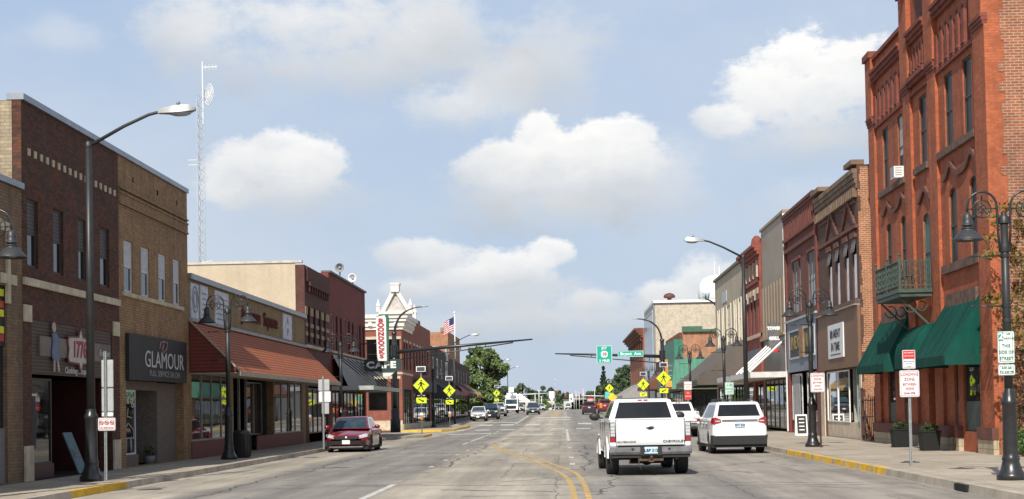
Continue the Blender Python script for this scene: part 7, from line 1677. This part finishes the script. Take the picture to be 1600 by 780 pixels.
m = MB(); m.box(-.9,.9,-2,0,3.1,3.5); m.tube([(0,-1,3.5),(.1,1.5,4.1),(0,2.6,4.0)], .16, 8); m.box(-.45,.45,2.2,3.0,3.6,4.5); m.build('lift_boom', M['white'], t)
wheels(t, 2.2, (-3.4, 2.3), .5, .3, None, 5); t.location = (-8.9, 262, g(262)); t.rotation_euler = (0,0,math.pi)
t = thing('white_tent', 'white canopy tent beside the utility truck', 'tent', (-11.5, 330, g(330)))
m = MB(); m.raw([(-12,328,3.6),(-7.2,328,3.3),(-7.2,334,3.3),(-12,334,3.6),(-9.5,331,5.0)], [(0,1,4),(1,2,4),(2,3,4),(3,0,4)]); m.box(-12,-7.2,328,334,3.0,3.32); m.build('roof', M['white'], t)
for x in (-11.9,-7.3):
    for y in (328.1,333.9): m = MB(); m.tube([(x,y,1),(x,y,3.1)], .06, 6); m.build('leg', M['white'], t)
t = thing('umbrella', 'red and white market umbrella above the maroon SUV', 'umbrella', (4.0, 232, g(232)))
ux, _, uz = atp(923, 624, 232); m = MB(); m.lathe((ux, 232, 0), [(0,uz+.55),(.3,uz+.42),(.55,uz+.1)], 12); m.build('canopy', rdp, t); m = MB(); m.lathe((ux,232,0), [(.55,uz+.1),(.56,uz-.3)], 12); m.build('valance', plain('pink_white', (.65,.4,.4)), t); m = MB(); m.tube([(ux,232,.8),(ux,232,uz+.4)], .03, 6); m.build('pole', M['white'], t)

# ---- planter crate with bicycle
t = thing('wooden_crate', 'weathered yellow wooden crate between the white pickup and the white SUV', 'crate', (7.75, 77, .15))
m = MB(); m.box(7.42, 7.5, 76.6, 77.6, .15, 1.0); m.box(8.1, 8.18, 76.6, 77.6, .15, 1.0); m.box(7.5, 8.1, 76.6, 76.66, .15, 1.0); m.box(7.5,8.1,77.54,77.6,.15,1.0); m.box(7.5,8.1,76.66,77.54,.88,.95); m.build('planks', M['wood'], t)
m = MB(); m.box(7.40,8.2,76.57,76.6,.9,1.0); m.box(7.40,8.2,76.57,76.6,.2,.3); m.build('batten', plain('yellow_batten', (.55,.4,.12)), t)
t = thing('bicycle', 'teal bicycle standing on top of the wooden crate', 'bicycle', (0,0,0)); tl_ = plain('teal_bicycle_paint', (.05,.33,.33), .35)
for x, nm in ((-.5,'wheel'), (.5,'wheel')):
    m = MB(); m.tube([(x+.31*math.cos(j*math.pi/12), 0, .33+.31*math.sin(j*math.pi/12)) for j in range(25)], .018, 5, False); w_ = m.build(nm, M['rubber'], t); m = MB()
    for j in range(8): m.tube([(x,0,.33), (x+.3*math.cos(j*math.pi/4),0,.33+.3*math.sin(j*math.pi/4))], .006, 3, False)
    m.build('spokes', M['galv'], w_)
m = MB(); 
for a, b in (((-.5,.33),(-.05,.33)), ((-.05,.33),(-.18,.85)), ((-.5,.33),(-.16,.75)), ((-.16,.75),(.38,.78)), ((-.05,.33),(.38,.72)), ((.36,.9),(.5,.33))): m.tube([(a[0],0,a[1]),(b[0],0,b[1])], .02, 6)
m.build('frame', tl_, t); m = MB(); m.tube([(.36,0,.88),(.33,0,1.0)], .015, 5); m.tube([(.3,-.25,1.0),(.36,-.1,1.02),(.36,.1,1.02),(.3,.25,1.0)], .014, 5); m.build('handlebar', M['galv'], t); m = MB(); m.ball((-.2,0,.9), .12, 8, 5, (1,.6,.3)); m.build('saddle', M['black'], t)
t.location = (7.8, 77.1, 1.0); t.rotation_euler = (0,0,R(18))

# ================================================================== PEOPLE
def person(label, loc, rz, shirt, trousers, reach=False):
    t = thing('person', label, 'person', (0,0,0))
    V = [(0,0,.96),(0,0,1.15),(0,.0,1.38),(0,.0,1.50),(0,.01,1.56),(0,.02,1.66),(0,.01,1.76)]; Rr = [.15,.14,.16,.075,.06,.10,.075]; E = [(i,i+1) for i in range(6)]
    def ch(start, pts):
        k = start
        for p, r_ in pts: V.append(p); Rr.append(r_); E.append((k, len(V)-1)); k = len(V)-1
    for s in (-1, 1): ch(0, [((s*.10,0,.88),.105), ((s*.12,.03,.5),.068), ((s*.13,-.02,.1),.045), ((s*.13,.12,.04),.04)])
    hands = []
    for s in (-1, 1):
        pts = [((s*.19,0,1.42),.065), ((s*.26,.02,1.14),.048), ((s*.27,.12,.9),.034), ((s*.27,.14,.83),.038)]
        if reach and s < 0: pts = [((s*.19,0,1.42),.065), ((s*.40,.04,1.30),.048), ((s*.62,.10,1.36),.034), ((s*.70,.12,1.38),.038)]
        ch(2, pts)
    me = bpy.data.meshes.new('body'); me.from_pydata(V, E, []); o = bpy.data.objects.new('body', me); COL.objects.link(o)
    sk = o.modifiers.new('s', 'SKIN'); sl = me.skin_vertices[0].data
    for i, r_ in enumerate(Rr): sl[i].radius = (r_, r_*.8)
    sl[0].use_root = True; sb_ = o.modifiers.new('u', 'SUBSURF'); sb_.levels = 1; sb_.render_levels = 1
    dg = bpy.context.evaluated_depsgraph_get(); dg.update(); m2 = bpy.data.meshes.new_from_object(o.evaluated_get(dg)); o.modifiers.clear(); o.data = m2; bpy.data.meshes.remove(me)
    skin = plain('skin', (.42,.24,.17), .6)
    for mm in (skin, shirt, trousers, M['black']): m2.materials.append(mm)
    for f in m2.polygons:
        c = f.center; f.use_smooth = True
        f.material_index = 3 if c.z < .1 else (2 if c.z < .93 and abs(c.x) < .22 else (0 if (c.z > 1.5 or abs(c.x) > .5 or (abs(c.x) > .22 and c.z < 1.0)) else 1))
    o.parent = t; m2.name = 'body'
    m = MB(); m.ball((0,-.01,1.72), .115, 12, 8, (.95,1.05,.85)); m.build('hair', plain('brown_hair', (.05,.03,.02), .8), t)
    t.location = loc; t.rotation_euler = (0,0,rz); return t
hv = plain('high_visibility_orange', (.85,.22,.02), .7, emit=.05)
person('worker in bright orange shirt reaching out one arm beside the maroon SUV', (5.0, 200, g(200)+.02), 0, hv, plain('dark_trousers', (.05,.055,.07), .8), True)
person('person in red shirt standing just left of the worker in orange', (4.35, 212, g(212)+.02), R(20), plain('red_shirt', (.5,.03,.03), .8), plain('dark_jeans', (.04,.05,.09), .8))
# ================================================================== TREES
import numpy as np
def crown_mesh(name, clumps, per, leaf, mat, parent, seed=1, flat=1.0):
    rng = np.random.default_rng(seed); V = []; n = 0
    C_ = np.array([c[:3] for c in clumps]); Rd = np.array([c[3] for c in clumps])
    k = np.repeat(np.arange(len(clumps)), per); N_ = len(k)
    d = rng.normal(size=(N_, 3)); d /= np.linalg.norm(d, axis=1)[:, None]; rr = rng.uniform(.35, 1.05, N_)**.6
    p = C_[k] + d*rr[:, None]*Rd[k][:, None]*np.array([1, 1, .8])
    a = rng.normal(size=(N_, 3)); a /= np.linalg.norm(a, axis=1)[:, None]; b = np.cross(a, rng.normal(size=(N_, 3))); b /= np.linalg.norm(b, axis=1)[:, None]
    s = leaf*rng.uniform(.55, 1.35, N_)[:, None]; a *= s; b *= s*.6
    o0 = np.array(ORG.get(parent.name, Vector((0,0,0))))
    v = np.stack([p-a, p+b, p+a, p-b], 1).reshape(-1, 3) - o0
    me = bpy.data.meshes.new(name); me.vertices.add(len(v)); me.vertices.foreach_set('co', v.ravel())
    me.loops.add(N_*4); me.loops.foreach_set('vertex_index', np.arange(N_*4)); me.polygons.add(N_); me.polygons.foreach_set('loop_start', np.arange(0, N_*4, 4)); me.polygons.foreach_set('loop_total', np.full(N_, 4))
    me.materials.append(mat); me.update(); me.validate()
    o = bpy.data.objects.new(name, me); COL.objects.link(o); o.parent = parent; ORG[o.name] = Vector(o0); return o
def tree(label, x, y, h, w, mat, leaf=.28, n=60, per=110, seed=1, trunk=.25, base=.2, group=None, name='leafy_tree', shape=None):
    rnd = random.Random(seed); z = g(y); t = thing(name, label, 'tree', (x, y, z), group); cl = []; m = MB()
    th = h*.3; m.tube([(x,y,z-.2), (x+.05*w*.1,y,z+th*.6), (x,y,z+th), (x+.02*w,y,z+h*.75)], [trunk,trunk*.8,trunk*.6,trunk*.2], 8)
    for i in range(n):
        f = rnd.random(); zz = z + h*(base + (1-base)*f); pr_ = (math.sin(math.pi*min(1, .18+.8*f))**.6 if shape is None else shape(f))
        a = rnd.uniform(0, 2*math.pi); r_ = w/2*pr_*math.sqrt(rnd.uniform(.05, 1))*rnd.uniform(.75,1.08); c = (x+r_*math.cos(a), y+r_*math.sin(a)*.9, zz - .02*h)
        rad = w*rnd.uniform(.07,.13)*(.6+.4*pr_); cl.append((*c, rad))
        if i % 4 == 0: m.tube([(x, y, z+th*.8+(zz-z-th)*.3), (x+(c[0]-x)*.5, y+(c[1]-y)*.5, z+th+(zz-z-th)*.6), c], [trunk*.3, trunk*.18, trunk*.05], 5, False)
    m.build('trunk', plain('bark', (.075,.055,.04), .9, 0, .4, 4), t)
    crown_mesh('crown', cl, per, leaf, mat, t, seed); return t
GA = leafmat('summer_leaves', (.05,.10,.028), (.14,.21,.065), (.22,.28,.12)); GB = leafmat('distant_leaves', (.045,.075,.038), (.075,.115,.055), (.10,.14,.07)); GC = leafmat('pine_needles', (.015,.03,.018), (.03,.05,.028)); GD = leafmat('light_bush_leaves', (.07,.13,.03), (.14,.20,.06))
tree('big leafy green tree at the end of the left row', -11.9, 226, 10.1, 8.4, GA, .22, 95, 200, 3, .3, .12)
tree('smaller green tree behind the left roofs near the flag', -13.6, 226, 10.2, 3.2, GA, .22, 26, 120, 5, .15, .3)
tree('low green tree on the left behind the red corner building roofs', -19, 215, 12.2, 6, GB, .25, 30, 100, 8, .2, .3)
rt = random.Random(21); gp_ = 'distant trees closing the street'; TL = ['dark green rounded tree in the distant bank left of the far signals', 'pale green lower tree in the distant bank left of the far signals']
for i, (px_, ty, Y_, w_) in enumerate([(742,618,420,11),(765,612,470,12),(788,606,500,12),(812,600,520,11),(770,628,380,8),(835,612,560,12),(852,604,600,13),(868,612,640,13),(886,616,700,16),(905,622,720,16),(846,626,430,6),(800,618,420,8),(872,632,520,8)]):
    x_, _, z_ = atp(px_, ty, Y_); k = 1 if i in (4, 10, 12) else 0
    tree(TL[k], x_, Y_, z_-g(Y_), w_, [GB, GD][k], .42, 34, 90, 30+i, .3, .05, gp_ + (' (pale)' if k else ''))
for i, (px_, ty, Y_, w_) in enumerate([(918,622,560,13),(932,612,500,13),(945,603,450,12),(958,594,420,12),(972,577,390,12),(988,570,370,12),(1005,580,350,12),(948,622,380,8),(966,612,340,8),(985,606,330,8),(905,630,620,13),(915,625,600,13),(925,619,560,12),(936,614,520,12),(950,606,470,11),(930,626,480,9)]):
    x_, _, z_ = atp(px_, ty, Y_); tree('dark green rounded tree in the bank rising behind the right signals', x_, Y_, z_-g(Y_), w_, GB, .38, 40, 100, 60+i, .3, .03, 'distant trees behind the right row')
x_, _, z_ = atp(942.5, 572, 470)
t = tree('dark pointed spruce standing above the distant right trees', x_, 470, z_-g(470), 5.0, GC, .3, 90, 50, 90, .3, .1, None, 'spruce_tree', lambda f: max(.04, (1-f)))
# young tree and creeper at the right of the red building
YT = 39.5
t = thing('young_tree', 'young tree with sparse green and orange leaves in front of the brick side wall', 'tree', (14.2, YT, .1)); m = MB(); cl = []
rnd = random.Random(17); m.tube([(14.2,YT,0),(14.1,YT,1.5),(13.9,YT,3.0),(13.7,YT,5.2)], [.09,.08,.06,.02], 7)
for i, (px_, py_) in enumerate([(1548,325),(1553,345),(1562,352),(1575,322),(1590,330),(1597,350),(1545,398),(1556,392),(1590,420),(1575,470),(1552,462),(1560,480),(1540,470),(1592,455),(1585,505),(1598,480),(1570,515),(1596,528),(1600,400),(1548,372),(1612,430),(1620,380),(1615,500),(1630,450),(1605,315)]):
    c = atp(px_, py_, YT + rnd.uniform(-.6, 1.2)); cl.append((*c, rnd.uniform(.16,.30))); 
    b0 = 2.4 + (c[2]-2.4)*.35; m.tube([(14.0 if c[0] < 14 else 14.05, YT, b0), ((c[0]+14)/2, (c[1]+YT)/2, (b0+c[2])/2+.12), c], [.02,.012,.005], 4, False)
m.build('branches', plain('bark', (.075,.055,.04)), t); crown_mesh('crown', cl, 42, .06, leafmat('turning_leaves', (.045,.09,.02), (.16,.17,.04), (.28,.12,.03)), t, 4)
t = thing('wall_creeper', 'reddish creeper growing up the brick side wall beside the red corner', 'plant', (13.0, 42.0, .1)); cl = []; rnd = random.Random(8)
for i in range(75):
    z_ = rnd.uniform(.2, 6.6); x_ = 12.42 + abs(rnd.gauss(0, .55)) + .12*math.sin(z_*2); cl.append((x_, 42.02, z_, rnd.uniform(.08,.2)))
m = MB()
for i in range(8): x_ = 12.5+rnd.uniform(0,.9); m.tube([(x_+rnd.uniform(-.12,.12), 42.08, .1+k*.7) for k in range(9)], .012, 4, False)
m.build('stems', M['wood'], t); crown_mesh('leaves', cl, 26, .05, leafmat('creeper_leaves', (.12,.045,.02), (.28,.08,.03), (.12,.13,.04)), t, 9)
for i, px_ in enumerate((1583, 1602, 1625)):
    c = atp(px_, 697, 40.6); t = thing('shrub', ['low green shrub behind the nearest lamp base', 'low green shrub at the right edge of the picture', 'low green shrub just outside the right edge'][i], 'shrub', (c[0], 40.6, .15)); m = MB(); m.tube([(c[0],40.6,.1),(c[0],40.6,.6)], .03, 5); m.build('stem', M['wood'], t)
    crown_mesh('leaves', [(c[0]+rnd.uniform(-.2,.2), 40.6, .35+rnd.uniform(0,.35), .28) for _ in range(5)], 60, .05, M['leafgreen'], t, 20+i)

# ================================================================== FAR SIGNALS, RAILWAY MASTS AND CLUTTER
WP2 = plain('pale_metal', (.62,.64,.65), .45, .3)
def farmast(label, px0, px1, py0, py1, Y_, sig):
    a = atp(px0, py0, Y_); b = atp(px1, py1, Y_); t = thing('signal_mast', label, 'signal mast', (a[0], Y_, g(Y_)))
    m = MB(); m.tube([(a[0],Y_,g(Y_)),(a[0],Y_,a[2]+.4)], .16, 8); m.build('pole', WP2, t); m = MB(); m.tube([a, b], [.17,.10], 8); m.build('arm', WP2, t)
    for k, (px_, py_) in enumerate(sig):
        c = atp(px_, py_, Y_-.4); m = MB(); m.box(c[0]-.22, c[0]+.22, Y_-.5, Y_-.2, c[2]-.62, c[2]+.62); h = m.build('signal_head', plain('signal_housing', (.12,.09,.03)), t)
        for q, (nm, cc, em) in enumerate((('red_lamp', (.8,.04,.03), 1.0), ('amber_lamp', (.12,.07,.01), 0), ('green_lamp', (.01,.07,.04), 0))):
            m = MB(); m.lathe((c[0],Y_-.52,c[2]+.4-.4*q), [(0,0),(.15,0)], 10, 'y'); m.build(nm, plain('sig_'+nm, cc, .4, emit=em), h)
    return t
farmast('pale signal mast arm reaching from the left over the far crossing', 798, 868, 617.5, 614, 410, [(871, 613)])
farmast('pale signal mast arm reaching from the right over the far crossing', 962, 893, 619.5, 618, 410, [(883.5, 619), (907, 618)])
def simple_sign(name, label, px_, py_, w_, h_, Y_, mat, py2=640):
    c = atp(px_, py_, Y_); t = thing(name, label, 'sign', (c[0], Y_, g(Y_))); m = MB(); m.tube([(c[0],Y_+.05,g(Y_)),(c[0],Y_+.05,c[2])], .06, 6); m.build('post', WP2, t)
    m = MB(); m.box(c[0]-w_/2, c[0]+w_/2, Y_-.03, Y_, c[2]-h_/2, c[2]+h_/2); p = m.build('sign_panel', mat, t); return t, p, c
t, p, c = simple_sign('lane_sign', 'white turn lane sign with black arrow right of the red signal', 892.5, 622, 1.1, 2.2, 400, M['signwhite'])
m = MB(); m.bar((c[0]+.15, 399.9, c[2]-.7), (c[0]+.15, 399.9, c[2]-.1), .2, .02); m.prism([(c[0]+.15,399.9,c[2]+.1),(c[0]+.15,399.9,c[2]-.5),(c[0]-.35,399.9,c[2]-.2)], (0,.02,0)); m.build('arrow', M['ink'], p)
t, p, c = simple_sign('lane_sign', 'white plate sign on a tall pole left of the red signal', 862, 617, 1.5, 1.9, 405, M['signwhite'])
m = MB(); m.prism([(c[0]-.5,404.85,c[2]-1.0),(c[0]+.5,404.85,c[2]-1.0),(c[0],404.85,c[2]-1.9)], (0,.02,0)); m.build('triangle_plate', M['signwhite'], t)
for i, (px_, py_, k) in enumerate([(814,596,1),(867,587,1)]):
    c = atp(px_, py_, 440); t = thing('crossing_gate', ['upright red and white railway gate arm, the left one', 'upright red and white railway gate arm, the taller one in the middle'][i], 'crossing gate', (c[0], 440, g(440))); h_ = c[2]-g(440)
    m = MB(); m.box(c[0]-.3,c[0]+.3,439.8,440.3,g(440),g(440)+1.3); m.build('mechanism', WP2, t)
    for nm, par, mt in (('arm_white', 0, M['white']), ('arm_red', 1, M['signred'])):
        m = MB(); n_ = 12
        for j in range(n_):
            if j % 2 == par: m.bar((c[0],440,g(440)+1.2+(h_-1.2)*j/n_), (c[0],440,g(440)+1.2+(h_-1.2)*(j+1)/n_), .16, .05)
        m.build(nm, mt, t)
for i, (px_, py_) in enumerate([(836,615),(842,610),(846,620),(900,612),(905,614),(897,622),(911,608),(929,610),(999,604),(1001,630)]):
    c = atp(px_, py_, 380+i*7); t = thing('utility_pole', 'slim pale utility pole near the distant crossing', 'pole', (c[0], 380+i*7, 1), 'slim poles near the far crossing'); m = MB(); m.tube([(c[0],380+i*7,g(400)),(c[0],380+i*7,c[2])], .11, 6); m.build('pole', WP2, t); m = MB(); m.box(c[0]-.3,c[0]+.3,380+i*7-.1,380+i*7+.1,c[2]-.05,c[2]+.1); m.build('cap', WP2, t)
for i, (px_, w_, h_, c_) in enumerate([(735,14,5,(.35,.12,.08)),(755,10,4,(.5,.48,.45)),(838,12,3.2,(.6,.58,.54)),(926,14,4,(.4,.35,.3)),(905,10,3,(.6,.6,.6))]):
    x_, _, _ = atp(px_, 640, 490); t = thing('distant_building', ['red brick distant building behind the tree', 'grey distant building behind the parked row', 'pale low distant building left of the signals', 'brown distant building behind the red vehicle', 'white low distant building right of the signals'][i], 'building', (x_, 490, 1))
    m = MB(); m.box(x_-w_/2,x_+w_/2,485,497,.5,1+h_); m.build('wall', stucco('distant_wall_%d' % i, c_), t); m = MB(); m.box(x_-w_/2-.3,x_+w_/2+.3,484.7,497.3,1+h_,1.3+h_); m.build('roof', M['roof'], t)
    m = MB()
    for k in range(4): m.box(x_-w_/2+1+k*w_/4, x_-w_/2+2.1+k*w_/4, 484.95, 484.99, 1.8, 3)
    m.build('window', M['glass'], t)
# coalesce view data
bpy.context.view_layer.update()
print('objects', len(bpy.data.objects), 'verts', sum(len(m.vertices) for m in bpy.data.meshes))
